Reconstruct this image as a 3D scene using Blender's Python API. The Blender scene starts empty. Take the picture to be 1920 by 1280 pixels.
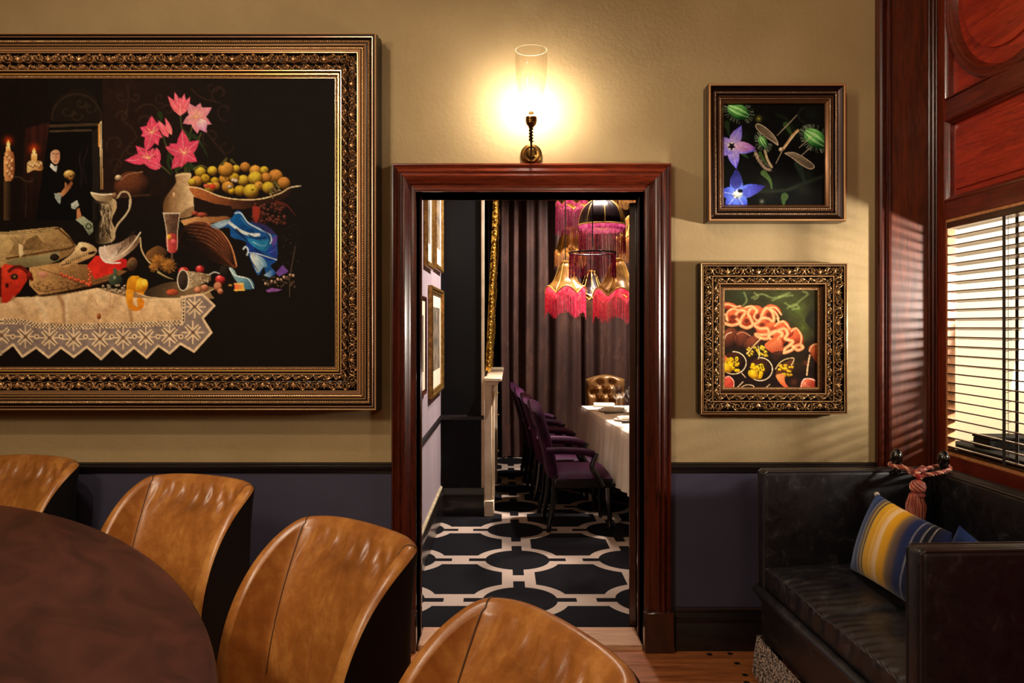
import bpy, bmesh, math, random
import numpy as np
from mathutils import Matrix, Vector

random.seed(7)
RNG = np.random.default_rng(11)
sc = bpy.context.scene
COL = sc.collection
R = math.radians
PI = math.pi

# ------------------------------------------------------------------ camera
F = 1450.0            # focal length in pixels of the 1920 px wide frame
EYE = 1.51            # eye height
HX, HY = 958.0, 612.0 # vanishing point of the lines going away
WY = 3.625            # the wall with the doorway
cam_d = bpy.data.cameras.new('camera')
cam_d.sensor_width = 36.0
cam_d.lens = 36.0 * F / 1920.0
cam_d.shift_x = (960.0 - HX) / 1920.0
cam_d.shift_y = -(640.0 - HY) / 1920.0
cam_d.clip_start = 0.02
cam = bpy.data.objects.new('camera', cam_d)
cam.location = (0, 0, EYE)
cam.rotation_euler = (R(90), 0, 0)
COL.objects.link(cam)
sc.camera = cam

# ------------------------------------------------------------------ view and world
sc.view_settings.view_transform = 'Standard'
sc.view_settings.look = 'None'
sc.view_settings.exposure = 0.0
sc.view_settings.gamma = 1.0
sc.view_settings.use_curve_mapping = False
sc.cycles.use_denoising = True
sc.cycles.max_bounces = 8
sc.cycles.diffuse_bounces = 4
sc.cycles.glossy_bounces = 4
sc.cycles.transparent_max_bounces = 12
sc.cycles.sample_clamp_indirect = 4.0
sc.cycles.caustics_reflective = False
sc.cycles.caustics_refractive = False
world = bpy.data.worlds.new('night')
sc.world = world
world.use_nodes = True
world.node_tree.nodes['Background'].inputs[0].default_value = (0.02, 0.02, 0.03, 1)
world.node_tree.nodes['Background'].inputs[1].default_value = 0.3

# ------------------------------------------------------------------ lamps (unseen spots, plus added fill lights)
def spot(name, loc, aim, power, col, angle=60, blend=0.6, radius=0.06):
    d = bpy.data.lights.new(name, 'SPOT')
    d.energy = power; d.color = col; d.spot_size = R(angle); d.spot_blend = blend
    d.shadow_soft_size = radius
    o = bpy.data.objects.new(name, d)
    o.location = loc
    o.rotation_euler = (Vector(aim) - Vector(loc)).to_track_quat('-Z', 'Y').to_euler()
    COL.objects.link(o)
    return o

def point_light(name, loc, power, col, radius=0.05):
    d = bpy.data.lights.new(name, 'POINT')
    d.energy = power; d.color = col; d.shadow_soft_size = radius
    o = bpy.data.objects.new(name, d)
    o.location = loc
    COL.objects.link(o)
    return o

WARM = (1.0, 0.76, 0.48)
WARM2 = (1.0, 0.84, 0.64)
PALE = (1.0, 0.92, 0.84)
# main room
point_light('room_fill', (-1.75, 0.35, 2.55), 118, WARM2, 0.22)  # unseen fill placed upper left, brightens the back wall
point_light('room_fill', (0.7, -1.6, 2.7), 44, WARM2, 0.25)  # unseen fill added behind the viewer
spot('picture_spot', (-1.35, 1.0, 3.35), (-1.30, 3.6, 1.75), 100, WARM2, 80, 0.7, 0.05)
spot('chair_spot', (-0.75, 1.05, 3.35), (-0.35, 2.0, 0.8), 90, WARM2, 62, 0.7, 0.10)
spot('chair_spot', (-1.7, 1.9, 3.35), (-1.4, 3.1, 0.8), 60, WARM2, 50, 0.7, 0.10)
spot('small_picture_spot', (-0.35, 1.75, 3.35), (1.25, 3.6, 1.75), 44, WARM2, 50, 0.8, 0.05)
spot('sofa_spot', (1.05, 2.75, 3.35), (1.38, 2.75, 0.6), 80, WARM2, 30, 0.8, 0.05)
spot('panel_spot', (0.1, 0.6, 3.35), (1.98, 3.2, 2.6), 115, WARM2, 60, 0.8, 0.10)
# dining room beyond the doorway
spot('dining_spot', (1.35, 6.3, 3.4), (0.98, 6.7, 0.75), 1050, PALE, 52, 0.6, 0.06)
spot('dining_spot', (0.85, 5.95, 3.4), (-0.56, 5.55, 1.35), 700, PALE, 72, 0.7, 0.05)
spot('dining_spot', (1.70, 7.55, 3.3), (0.15, 8.93, 1.1), 400, PALE, 78, 0.7, 0.05)
spot('dining_spot', (0.45, 6.05, 3.4), (0.30, 4.7, 0.0), 230, PALE, 62, 0.7, 0.05)
# room behind the blinds
point_light('side_room_fill', (3.2, 3.4, 2.7), 150, (1.0, 0.95, 0.86), 0.12)  # unseen lamp added to light the cream wall evenly
spot('side_room_spot', (3.05, 2.25, 1.55), (1.45, 3.62, 1.42), 640, (1.0, 0.92, 0.80), 50, 0.5, 0.10)  # unseen spot added to throw the bright wall patch through the slats

# ------------------------------------------------------------------ small helpers
def X(px, Y): return (px - HX) * Y / F
def Z(py, Y): return EYE - (py - HY) * Y / F
def s2l(c):
    c = np.asarray(c, dtype=float) / 255.0
    return np.where(c <= 0.04045, c / 12.92, ((c + 0.055) / 1.055) ** 2.4)
def C(r, g, b):
    v = s2l((r, g, b)); return (float(v[0]), float(v[1]), float(v[2]), 1.0)

WM = {}
def wm(o): return WM.get(o.name, Matrix.Identity(4)) if o is not None else Matrix.Identity(4)

def thing(name, label, cat, loc=(0, 0, 0), rz=0.0, group=None, kind=None):
    o = bpy.data.objects.new(name, None)
    o.empty_display_size = 0.1
    COL.objects.link(o)
    o.location = loc; o.rotation_euler = (0, 0, rz)
    WM[o.name] = Matrix.Translation(Vector(loc)) @ Matrix.Rotation(rz, 4, 'Z')
    tag(o, label, cat, group, kind)
    return o

def tag(o, label=None, cat=None, group=None, kind=None):
    if label: o['label'] = label
    if cat: o['category'] = cat
    if group: o['group'] = group
    if kind: o['kind'] = kind
    return o

class MB:
    """collects verts / faces (and colours) for ONE mesh"""
    def __init__(self):
        self.v = []; self.f = []; self.c = []; self.mi = []
        self.cur = 0
    def add(self, vs, fs, col=None, xf=None):
        n = len(self.v)
        for p in vs:
            if xf is not None: p = xf @ Vector(p)
            self.v.append((p[0], p[1], p[2]))
        for f in fs:
            self.f.append(tuple(i + n for i in f)); self.mi.append(self.cur)
        if col is not None:
            if len(col) and np.ndim(col[0]) == 0: col = [col] * len(vs)
            while len(self.c) < n: self.c.append((1, 1, 1, 1))
            self.c.extend([tuple(k) for k in col])
        return self
    def box(self, x0, x1, y0, y1, z0, z1, b=0.0, xf=None, seg=1, col=None):
        if x1 < x0: x0, x1 = x1, x0
        if y1 < y0: y0, y1 = y1, y0
        if z1 < z0: z0, z1 = z1, z0
        if b <= 0:
            vs = [(x, y, z) for x in (x0, x1) for y in (y0, y1) for z in (z0, z1)]
            fs = [(0, 1, 3, 2), (4, 6, 7, 5), (0, 4, 5, 1), (2, 3, 7, 6), (0, 2, 6, 4), (1, 5, 7, 3)]
            return self.add(vs, fs, col, xf)
        bm = bmesh.new()
        bmesh.ops.create_cube(bm, size=1.0)
        for v in bm.verts:
            v.co = ((x0 + x1) / 2 + v.co.x * (x1 - x0), (y0 + y1) / 2 + v.co.y * (y1 - y0), (z0 + z1) / 2 + v.co.z * (z1 - z0))
        b = min(b, 0.49 * min(x1 - x0, y1 - y0, z1 - z0))
        bmesh.ops.bevel(bm, geom=bm.edges[:], offset=b, segments=seg, affect='EDGES', profile=0.5)
        bm.verts.index_update()
        vs = [v.co.copy() for v in bm.verts]; fs = [[v.index for v in f.verts] for f in bm.faces]
        bm.free()
        return self.add(vs, fs, col, xf)
    def grid(self, pts, closeu=False, closev=False, col=None, xf=None):
        nu = len(pts); nv = len(pts[0])
        vs = [p for row in pts for p in row]
        fs = []
        for i in range(nu if closeu else nu - 1):
            for j in range(nv if closev else nv - 1):
                a = i * nv + j; b = ((i + 1) % nu) * nv + j
                c = ((i + 1) % nu) * nv + (j + 1) % nv; d = i * nv + (j + 1) % nv
                fs.append((a, b, c, d))
        return self.add(vs, fs, col, xf)
    def lathe(self, prof, n=24, c=(0, 0, 0), xf=None, a0=0.0, a1=2 * PI, col=None):
        full = abs(a1 - a0 - 2 * PI) < 1e-6
        m = n if full else n + 1
        pts = [[(c[0] + r * math.cos(a0 + (a1 - a0) * i / n), c[1] + r * math.sin(a0 + (a1 - a0) * i / n), c[2] + z) for (r, z) in prof] for i in range(m)]
        return self.grid(pts, closeu=full, xf=xf, col=col)
    def tube(self, path, r, n=8, caps=True, closed=False, xf=None, col=None):
        path = [Vector(p) for p in path]
        rs = r if hasattr(r, '__len__') else [r] * len(path)
        rows = []; prev = None
        for i, p in enumerate(path):
            if closed: t = path[(i + 1) % len(path)] - path[i - 1]
            else: t = path[min(i + 1, len(path) - 1)] - path[max(i - 1, 0)]
            if t.length < 1e-9: t = Vector((0, 0, 1))
            t.normalize()
            if prev is None:
                u = t.orthogonal().normalized()
            else:
                u = prev - t * prev.dot(t)
                u = u.normalized() if u.length > 1e-6 else t.orthogonal().normalized()
            prev = u
            w = t.cross(u)
            rows.append([tuple(p + (u * math.cos(2 * PI * k / n) + w * math.sin(2 * PI * k / n)) * rs[i]) for k in range(n)])
        n0 = len(self.v)
        self.grid(rows, closeu=closed, closev=True, xf=xf, col=col)
        if caps and not closed:
            self.f.append(tuple(n0 + k for k in range(n))[::-1]); self.mi.append(self.cur)
            e = n0 + (len(rows) - 1) * n
            self.f.append(tuple(e + k for k in range(n))); self.mi.append(self.cur)
        return self
    def ball(self, c, r, n=12, m=8, xf=None, col=None):
        rr = r if hasattr(r, '__len__') else (r, r, r)
        pts = [[(c[0] + rr[0] * math.sin(PI * j / m) * math.cos(2 * PI * i / n), c[1] + rr[1] * math.sin(PI * j / m) * math.sin(2 * PI * i / n), c[2] + rr[2] * math.cos(PI * j / m)) for j in range(m + 1)] for i in range(n)]
        return self.grid(pts, closeu=True, xf=xf, col=col)
    def prism(self, poly, axis, a, b, xf=None, col=None):
        """poly: 2D outline, extruded along axis 'x','y' or 'z' from a to b"""
        def mk(p, t):
            if axis == 'x': return (t, p[0], p[1])
            if axis == 'y': return (p[0], t, p[1])
            return (p[0], p[1], t)
        n = len(poly)
        vs = [mk(p, a) for p in poly] + [mk(p, b) for p in poly]
        fs = [tuple(range(n)), tuple(range(2 * n - 1, n - 1, -1))] + [(i, i + n, (i + 1) % n + n, (i + 1) % n) for i in range(n)]
        return self.add(vs, fs, col, xf)
    def build(self, name, mat, parent=None, smooth=True, angle=38, recalc=True, local=False, kind=None, label=None):
        me = bpy.data.meshes.new(name)
        v = np.array(self.v, dtype=float)
        if parent is not None and not local:
            M = np.array(wm(parent).inverted())
            v = v @ M[:3, :3].T + M[:3, 3]
        me.from_pydata(v.tolist(), [], self.f)
        mats = mat if isinstance(mat, (list, tuple)) else [mat]
        for m in mats: me.materials.append(m)
        if len(mats) > 1: me.polygons.foreach_set('material_index', self.mi)
        if recalc:
            bm = bmesh.new(); bm.from_mesh(me)
            bmesh.ops.remove_doubles(bm, verts=bm.verts, dist=1e-6) if not self.c else None
            bmesh.ops.recalc_face_normals(bm, faces=bm.faces)
            bm.to_mesh(me); bm.free()
        if self.c:
            while len(self.c) < len(self.v): self.c.append((1, 1, 1, 1))
            at = me.color_attributes.new('Col', 'FLOAT_COLOR', 'POINT')
            at.data.foreach_set('color', np.array(self.c, dtype=np.float32).ravel())
        if smooth:
            me.shade_smooth()
            me.set_sharp_from_angle(angle=R(angle))
        me.update()
        o = bpy.data.objects.new(name, me)
        COL.objects.link(o)
        if parent is not None:
            o.parent = parent
            WM[o.name] = wm(parent)
        if kind: o['kind'] = kind
        if label: o['label'] = label
        return o

def copy_tree(o, parent=None):
    c = o.copy(); COL.objects.link(c)
    c.parent = parent
    for ch in list(o.children): copy_tree(ch, c)
    return c

# ------------------------------------------------------------------ materials
class G:
    """tiny node-graph helper: G(mat).m('ADD', a, b) ..."""
    def __init__(self, nt): self.nt = nt
    def node(self, t, **kw):
        n = self.nt.nodes.new(t)
        for k, v in kw.items(): setattr(n, k, v)
        return n
    def put(self, sock, val):
        if isinstance(val, bpy.types.NodeSocket): self.nt.links.new(val, sock)
        else: sock.default_value = val
    def m(self, op, a, b=0.0, c=0.0, clamp=False):
        n = self.node('ShaderNodeMath', operation=op, use_clamp=clamp)
        self.put(n.inputs[0], a); self.put(n.inputs[1], b); self.put(n.inputs[2], c)
        return n.outputs[0]
    def mix(self, fac, a, b, mode='MIX'):
        n = self.node('ShaderNodeMix', data_type='RGBA', blend_type=mode)
        self.put(n.inputs[0], fac); self.put(n.inputs[6], a); self.put(n.inputs[7], b)
        return n.outputs[2]
    def coords(self, scale=(1, 1, 1), rot=(0, 0, 0), loc=(0, 0, 0)):
        t = self.node('ShaderNodeTexCoord')
        mp = self.node('ShaderNodeMapping')
        mp.inputs['Location'].default_value = loc
        mp.inputs['Scale'].default_value = scale
        mp.inputs['Rotation'].default_value = rot
        self.nt.links.new(t.outputs['Object'], mp.inputs['Vector'])
        return mp.outputs[0]
    def noise(self, vec, scale, detail=4, rough=0.55, dist=0.0):
        n = self.node('ShaderNodeTexNoise')
        self.put(n.inputs['Vector'], vec)
        n.inputs['Scale'].default_value = scale; n.inputs['Detail'].default_value = detail
        n.inputs['Roughness'].default_value = rough; n.inputs['Distortion'].default_value = dist
        return n.outputs[0]
    def ramp(self, fac, stops):
        n = self.node('ShaderNodeValToRGB')
        el = n.color_ramp.elements
        while len(el) < len(stops): el.new(0.5)
        for e, (p, c) in zip(el, stops):
            e.position = p
            e.color = c if hasattr(c, '__len__') else (c, c, c, 1)
        self.put(n.inputs[0], fac)
        return n.outputs[0]

def new_mat(name):
    m = bpy.data.materials.new(name); m.use_nodes = True
    nt = m.node_tree
    return m, G(nt), nt.nodes['Principled BSDF'], nt

def mat(name, col, rough=0.5, metal=0.0, spec=0.5, col2=None, scale=8, stretch=(1, 1, 1), lo=0.35, hi=0.65, detail=5,
        bump=0.0, bscale=60, bdist=0.002, coat=0.0, coat_rough=0.1, sheen=0.0, rough2=None, attr=False, dist=0.0):
    m, g, p, nt = new_mat(name)
    vec = g.coords(stretch)
    c = col
    if attr:
        a = g.node('ShaderNodeAttribute', attribute_name='Col')
        c = a.outputs['Color']
        if col is not None: c = g.mix(1.0, c, col, 'MULTIPLY')
    if col2 is not None:
        nz = g.noise(vec, scale, detail, 0.6, dist)
        fac = g.ramp(nz, [(lo, 0.0), (hi, 1.0)])
        c = g.mix(fac, c, col2)
        if rough2 is not None:
            r = g.m('MULTIPLY_ADD', nz, rough2 - rough, rough)
            nt.links.new(r, p.inputs['Roughness'])
    g.put(p.inputs['Base Color'], c)
    if rough2 is None or col2 is None: p.inputs['Roughness'].default_value = rough
    p.inputs['Metallic'].default_value = metal
    p.inputs['Specular IOR Level'].default_value = spec
    p.inputs['Coat Weight'].default_value = coat
    p.inputs['Coat Roughness'].default_value = coat_rough
    if sheen:
        p.inputs['Sheen Weight'].default_value = sheen
        p.inputs['Sheen Roughness'].default_value = 0.4
    if bump:
        bz = g.noise(g.coords((1, 1, 1)), bscale, 4, 0.6)
        b = g.node('ShaderNodeBump'); b.inputs['Strength'].default_value = bump; b.inputs['Distance'].default_value = bdist
        nt.links.new(bz, b.inputs['Height']); nt.links.new(b.outputs[0], p.inputs['Normal'])
    return m

def emit(name, col, strength):
    m, g, p, nt = new_mat(name)
    p.inputs['Base Color'].default_value = (0.8, 0.8, 0.8, 1)
    p.inputs['Emission Color'].default_value = col
    p.inputs['Emission Strength'].default_value = strength
    return m

def wood(name, c1, c2, axis='z', rough=0.3, coat=0.3, scale=10, bump=0.15):
    st = {'z': (6, 6, 0.5), 'x': (0.5, 6, 6), 'y': (6, 0.5, 6)}[axis]
    m, g, p, nt = new_mat(name)
    vec = g.coords(st)
    n1 = g.noise(vec, scale * 0.6, 6, 0.65, 1.2)
    n2 = g.noise(vec, scale * 4, 4, 0.6, 0.3)
    f = g.m('ADD', g.m('MULTIPLY', n1, 0.7), g.m('MULTIPLY', n2, 0.35))
    f = g.ramp(f, [(0.36, 0.0), (0.66, 1.0)])
    g.put(p.inputs['Base Color'], g.mix(f, c1, c2))
    p.inputs['Roughness'].default_value = rough
    p.inputs['Coat Weight'].default_value = coat; p.inputs['Coat Roughness'].default_value = 0.12
    b = g.node('ShaderNodeBump'); b.inputs['Strength'].default_value = bump; b.inputs['Distance'].default_value = 0.001
    nt.links.new(n2, b.inputs['Height']); nt.links.new(b.outputs[0], p.inputs['Normal'])
    return m
# ------------------------------------------------------------------ shared materials
m_wall_up = mat('olive_paint', C(158, 135, 96), 0.75, spec=0.25, col2=C(149, 126, 88), scale=3, bump=0.5, bscale=55, bdist=0.004)
m_wall_low = mat('aubergine_paint', C(58, 55, 72), 0.6, spec=0.3, col2=C(53, 50, 67), scale=3, bump=0.2, bscale=60, bdist=0.003)
m_black_gloss = mat('black_gloss_wood', C(24, 17, 16), 0.28, coat=0.3, bump=0.1, bscale=30)
m_mahog = wood('mahogany_upright', C(32, 10, 6), C(80, 27, 13), 'z', 0.26, 0.12, 10, 0.04)
m_mahog_x = wood('mahogany_crosswise_lit', C(48, 15, 8), C(122, 44, 21), 'x', 0.24, 0.2, 10, 0.04)  # head pieces lightened: the sconce light is put into the colour
m_mahog_dark = wood('dark_mahogany', C(24, 9, 6), C(58, 24, 13), 'z', 0.22, 0.6)
m_pilaster = wood('lightened_mahogany_board', C(38, 14, 7), C(98, 42, 16), 'z', 0.42, 0.0, 9, 0.05)  # lamplight on the board is partly put into its colour
m_pilaster.node_tree.nodes['Principled BSDF'].inputs['Specular IOR Level'].default_value = 0.3
m_panel_y = wood('red_mahogany_panel', C(104, 20, 10), C(180, 54, 28), 'y', 0.34, 0.25, 12)
m_panel_z = wood('red_mahogany_stile', C(66, 20, 10), C(128, 48, 24), 'z', 0.32, 0.3)
m_rail_y = wood('red_mahogany_rail', C(62, 17, 9), C(112, 38, 20), 'y', 0.32, 0.3)
m_floor = wood('oak_boards', C(104, 54, 24), C(176, 104, 54), 'x', 0.38, 0.2, 9, 0.3)
m_thresh = wood('pale_threshold', C(150, 104, 76), C(204, 156, 122), 'x', 0.4, 0.1, 9, 0.3)
m_ceiling = mat('ceiling_white', C(200, 190, 170), 0.9)
m_room_wall = mat('olive_paint_plain', C(140, 115, 72), 0.8)
m_navy = mat('blue_black_paint', C(8, 8, 11), 0.6, spec=0.2, col2=C(11, 11, 15), scale=2, bump=0.15)
m_lilac = mat('lilac_grey_paint', C(166, 146, 150), 0.7, col2=C(154, 134, 140), scale=3, stretch=(4, 4, .6), bump=0.15)
m_cream = mat('cream_paint', C(246, 234, 208), 0.8)

OPX0, OPX1 = -0.443, 0.622     # the doorway opening
OPZ = 2.14
WT = 0.23                      # wall thickness
RX = 1.98                      # inner face of the panelled wall on the right

# wall with the doorway: olive above, aubergine below
w = MB()
def wall_piece(x0, x1, z0, z1, i):
    w.cur = i; w.box(x0, x1, WY, WY + WT, z0, z1)
wall_piece(-4.0, OPX0, 0.85, 3.6, 0); wall_piece(-4.0, OPX0, 0.0, 0.85, 1)
wall_piece(OPX1, 2.02, 0.85, 3.6, 0); wall_piece(OPX1, 2.02, 0.0, 0.85, 1)
wall_piece(OPX0, OPX1, OPZ, 3.6, 0)
o = w.build('wall_back', [m_wall_up, m_wall_low], smooth=False)
tag(o, 'olive painted wall above aubergine dado around the doorway', kind='structure')

w = MB(); w.box(-4.1, -4.0, -2.6, WY, 0, 3.6)
tag(w.build('wall_left', m_room_wall, smooth=False), 'olive wall on the left, outside the frame', kind='structure')
w = MB(); w.box(-4.1, 2.1, -2.7, -2.6, 0, 3.6)
tag(w.build('wall_front', m_room_wall, smooth=False), 'olive wall behind the viewer', kind='structure')
w = MB(); w.box(-4.1, 4.4, -2.7, 9.3, 3.6, 3.7)
tag(w.build('ceiling', m_ceiling, smooth=False), 'pale ceiling above the rooms', kind='structure')

# floor: a subfloor slab that carries single oak planks
fl = MB(); fl.box(-4.1, 4.4, -2.7, WY + 0.23, -0.12, -0.025)
floor = tag(fl.build('floor', m_black_gloss, smooth=False), 'floor of worn orange-brown oak planks', kind='structure')
rr = random.Random(3)
yy = WY - 0.004; k = 0
while yy > -2.5:
    wdt = 0.168
    cuts = [-4.0] + sorted(rr.uniform(-3.4, 0.6) for _ in range(1)) + [2.0]
    if yy > 2.8: cuts = [-4.0, -0.9 + 0.3 * (k % 2), 2.0]
    for a, b in zip(cuts[:-1], cuts[1:]):
        p = MB(); p.box(a + 0.0015, b - 0.0015, yy - wdt + 0.002, yy - 0.001, -0.025, rr.uniform(-0.0015, 0.0), 0.002)
        p.build('plank', m_floor, floor, smooth=False)
    yy -= wdt; k += 1
nails = MB()
for (px, py) in ((1369, 1225), (1382, 1243), (1397, 1265), (1400, 1279), (1330, 1226)):
    Y = EYE * F / (py - HY)
    nails.lathe([(0.0, 0.0012), (0.012, 0.0012), (0.014, 0.0)], 10, (X(px, Y), Y, 0.0))
nails.build('knot', m_black_gloss, floor, kind='stuff')

# threshold board
t = MB(); t.box(OPX0 + 0.005, OPX1 - 0.005, WY - 0.015, WY + WT - 0.02, -0.02, 0.022, 0.006)
tag(t.build('threshold_1', m_thresh), 'pale worn wooden threshold in the doorway', kind='structure')

# dado rails and skirtings
def run_profile(prof, x0, x1, y=WY, name='trim', m=m_black_gloss, label=''):
    """prof: (protrusion, z) outline along x"""
    b = MB(); b.prism([(y - h, z) for h, z in prof], 'x', x0, x1)
    return tag(b.build(name, m), label, kind='structure')
dado = [(-.002, .826), (.008, .826), (.012, .834), (.012, .842), (.020, .846), (.026, .852), (.026, .860), (.018, .864), (.018, .869), (.010, .875), (-.002, .875)]
run_profile(dado, -3.99, -0.552, name='trim_1', label='black dado rail left of the doorway')
run_profile(dado, 0.748, 1.715, name='trim_2', label='black dado rail right of the doorway')
skirt = [(-.002, 0), (.026, 0), (.026, .118), (.022, .124), (.022, .135), (.028, .140), (.028, .148), (.020, .152), (.014, .175), (.018, .180), (.018, .190), (.010, .197), (-.002, .197)]
run_profile(skirt, -3.99, -0.57, name='baseboard_left', label='black moulded skirting left of the doorway')
run_profile(skirt, 0.768, 1.715, name='baseboard_right', label='black moulded skirting right of the doorway')

# door architrave: moulded profile swept round three sides with mitres
arch_prof = [(0, -.002), (0, .034), (.003, .040), (.010, .041), (.013, .036), (.018, .033), (.024, .036), (.030, .043), (.037, .046), (.044, .044), (.047, .038),
             (.050, .038), (.053, .046), (.060, .049), (.070, .047), (.080, .040), (.090, .030), (.096, .026), (.099, .020), (.108, .018), (.120, .018), (.123, .014), (.123, -.002)]
AX0, AX1, AZ1 = OPX0 - 0.112, OPX1 + 0.123, OPZ + 0.128
a = MB()
def arch_side(pts):
    a.grid(pts)
L_ = [[(AX0 + d * 0.91, WY - h, zz) for d, h in arch_prof] for zz in (0.0,)] + [[(AX0 + d * 0.91, WY - h, AZ1 - d) for d, h in arch_prof]]
T_ = [[(AX0 + d * 0.91, WY - h, AZ1 - d) for d, h in arch_prof], [(AX1 - d, WY - h, AZ1 - d) for d, h in arch_prof]]
R_ = [[(AX1 - d, WY - h, AZ1 - d) for d, h in arch_prof], [(AX1 - d, WY - h, 0.0) for d, h in arch_prof]]
arch = thing('door_frame_1', 'dark mahogany moulded architrave around the doorway', None, (0.09, WY, 0), kind='structure')
for nm, pts, m in (('jamb_moulding', L_, m_mahog), ('head_moulding', T_, m_mahog_x), ('jamb_moulding', R_, m_mahog)):
    a = MB(); a.grid(pts); a.build(nm, m, arch, angle=25)
for x0, x1 in ((AX0 - 0.006, OPX0 + 0.004), (OPX1 - 0.004, AX1 + 0.012)):
    b = MB(); b.box(x0, x1, WY - 0.056, WY, 0, 0.19, 0.006)
    b.build('plinth_block', m_mahog_dark, arch)
# jamb lining of the opening
j = MB(); j.box(OPX0 - 0.02, OPX0, WY - 0.012, WY + WT + 0.005, 0, OPZ); j.build('jamb_lining', m_mahog_dark, arch)
j = MB(); j.box(OPX1, OPX1 + 0.02, WY - 0.012, WY + WT + 0.005, 0, OPZ); j.build('jamb_lining', m_mahog_dark, arch)
j = MB(); j.box(OPX0 - 0.02, OPX1 + 0.02, WY - 0.012, WY + WT + 0.005, OPZ, OPZ + 0.02); j.build('head_lining', m_mahog_x, arch)
for x0, x1 in ((OPX0, OPX0 + 0.012), (OPX1 - 0.012, OPX1)):
    j = MB(); j.box(x0, x1, WY + 0.10, WY + 0.125, 0, OPZ, 0.003); j.build('door_stop', m_mahog_dark, arch)
# the leaf stands open at a right angle in the room beyond
leaf = thing('door_1', 'dark door leaf standing wide open beyond the doorway', None, (OPX1 + 0.014, WY + WT + 0.012, 0), R(-14), kind='structure')
b = MB(); b.box(-0.045, -0.003, 0.0, 0.98, 0.012, OPZ - 0.01, 0.003); b.build('leaf', m_mahog_dark, leaf, local=True)
for z0, z1 in ((0.25, 0.85), (1.05, 1.95)):
    b = MB(); b.box(-0.051, -0.044, 0.12, 0.86, z0, z1, 0.003); b.build('door_panel', m_mahog_dark, leaf, local=True)
b = MB()
b.lathe([(0.0, 0.0), (0.024, 0.0), (0.026, 0.005), (0.012, 0.01), (0.01, 0.03), (0.024, 0.04), (0.03, 0.055), (0.022, 0.068), (0, 0.072)], 16,
        xf=Matrix.Translation((-0.045, 0.91, 1.02)) @ Matrix.Rotation(R(-90), 4, 'Y'))
m_brass_d = mat('aged_brass', C(120, 92, 48), 0.35, 1.0, col2=C(70, 50, 26), scale=14)
b.build('door_knob', m_brass_d, leaf, local=True)

# ------------------------------------------------------------------ panelled right-hand side
# pilaster that closes the corner, facing the viewer
pil = thing('trim_3', 'polished dark mahogany pilaster in the corner beside the blinds', None, (1.85, WY, 0), kind='structure')
b = MB(); b.box(1.762, RX - 0.001, WY - 0.028, WY - 0.0005, 0, 3.598); b.build('board', m_pilaster, pil, smooth=False)
m_bead_prof = [(1.706, -.0005), (1.706, .028), (1.712, .036), (1.722, .040), (1.732, .036), (1.737, .026), (1.740, .026), (1.744, .040), (1.750, .047), (1.757, .048), (1.763, .042), (1.767, .030), (1.772, .028)]
b = MB(); b.prism([(x, WY - h) for x, h in m_bead_prof], 'z', 0, 3.598); b.build('corner_bead', m_mahog, pil, angle=25)
m_prof2 = [(1.936, .027), (1.938, .034), (1.944, .037), (1.950, .034), (1.952, .029), (1.955, .036), (1.961, .040), (1.967, .036), (1.969, .030), (1.972, .036), (1.976, .038), (1.979, .034), (1.979, .027)]
b = MB(); b.prism([(x, WY - h) for x, h in m_prof2], 'z', 0, 3.598); b.build('reeded_bead', m_mahog, pil, angle=25)

# wall on the right: frame-and-panel joinery around the window
WR = 0.038
PY0, PY1 = 2.45, 3.525         # first bay (far end is PY1)
wr = thing('wall_right', 'red mahogany panelled wall with blind-covered window', None, (RX, 2.5, 0), kind='structure')
def wbox(y0, y1, z0, z1, name, m, x0=RX, x1=RX + WR, b=0.004):
    q = MB(); q.box(x0, x1, y0, y1, z0, z1, b); return q.build(name, m, wr, smooth=True)
wbox(PY1, WY - 0.001, 0, 3.599, 'stile', m_panel_z, b=0)
WZ0, WZ1 = 0.93, 1.995
wbox(PY0, PY1, WZ1, 2.08, 'rail', m_rail_y)
wbox(PY0, PY1, 2.446, 2.540, 'rail', m_rail_y)
wbox(PY0, PY1, 3.38, 3.599, 'rail', m_rail_y)
wbox(PY0, PY1, 0.80, WZ0, 'rail', m_rail_y)
wbox(PY0, PY1, 0, 0.80, 'lower_panel', m_panel_y, x0=RX + 0.015)
wbox(2.33, PY0, 0, 3.599, 'stile', m_panel_z)
wbox(-2.6, 2.33, 0, 3.599, 'lower_panel', m_panel_y, x0=RX + 0.015)
# sunk panel with raised field
def raised_panel(y0, y1, z0, z1):
    q = MB()
    X0 = RX + 0.032
    rings = [(0.0, 0.0), (0.012, 0.0), (0.045, -0.004), (0.048, -0.012), (0.052, -0.012)]
    pts = []
    for d, h in rings:
        pts.append([(X0 + h, y0 + d, z0 + d), (X0 + h, y1 - d, z0 + d), (X0 + h, y1 - d, z1 - d), (X0 + h, y0 + d, z1 - d)])
    n0 = len(q.v)
    q.grid(pts, closev=True)
    e = n0 + 4 * (len(rings) - 1); q.f.append((e, e + 1, e + 2, e + 3)); q.mi.append(0)
    q.build('raised_panel', m_panel_y, wr, angle=20)
    # moulding round the panel
    s = MB()
    prof = [(0.0, 0.0), (0.0, -0.004), (0.006, -0.007), (0.012, -0.002), (0.016, 0.008), (0.022, 0.012), (0.024, 0.034)]
    s.grid([[(RX + h, y0 - 0.004 + d, z0 - 0.004 + d), (RX + h, y1 + 0.004 - d, z0 - 0.004 + d), (RX + h, y1 + 0.004 - d, z1 + 0.004 - d), (RX + h, y0 - 0.004 + d, z1 + 0.004 - d)] for d, h in prof], closev=True)
    s.build('panel_moulding', m_rail_y, wr, angle=20)
raised_panel(PY0, PY1, 2.08, 2.446)
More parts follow.
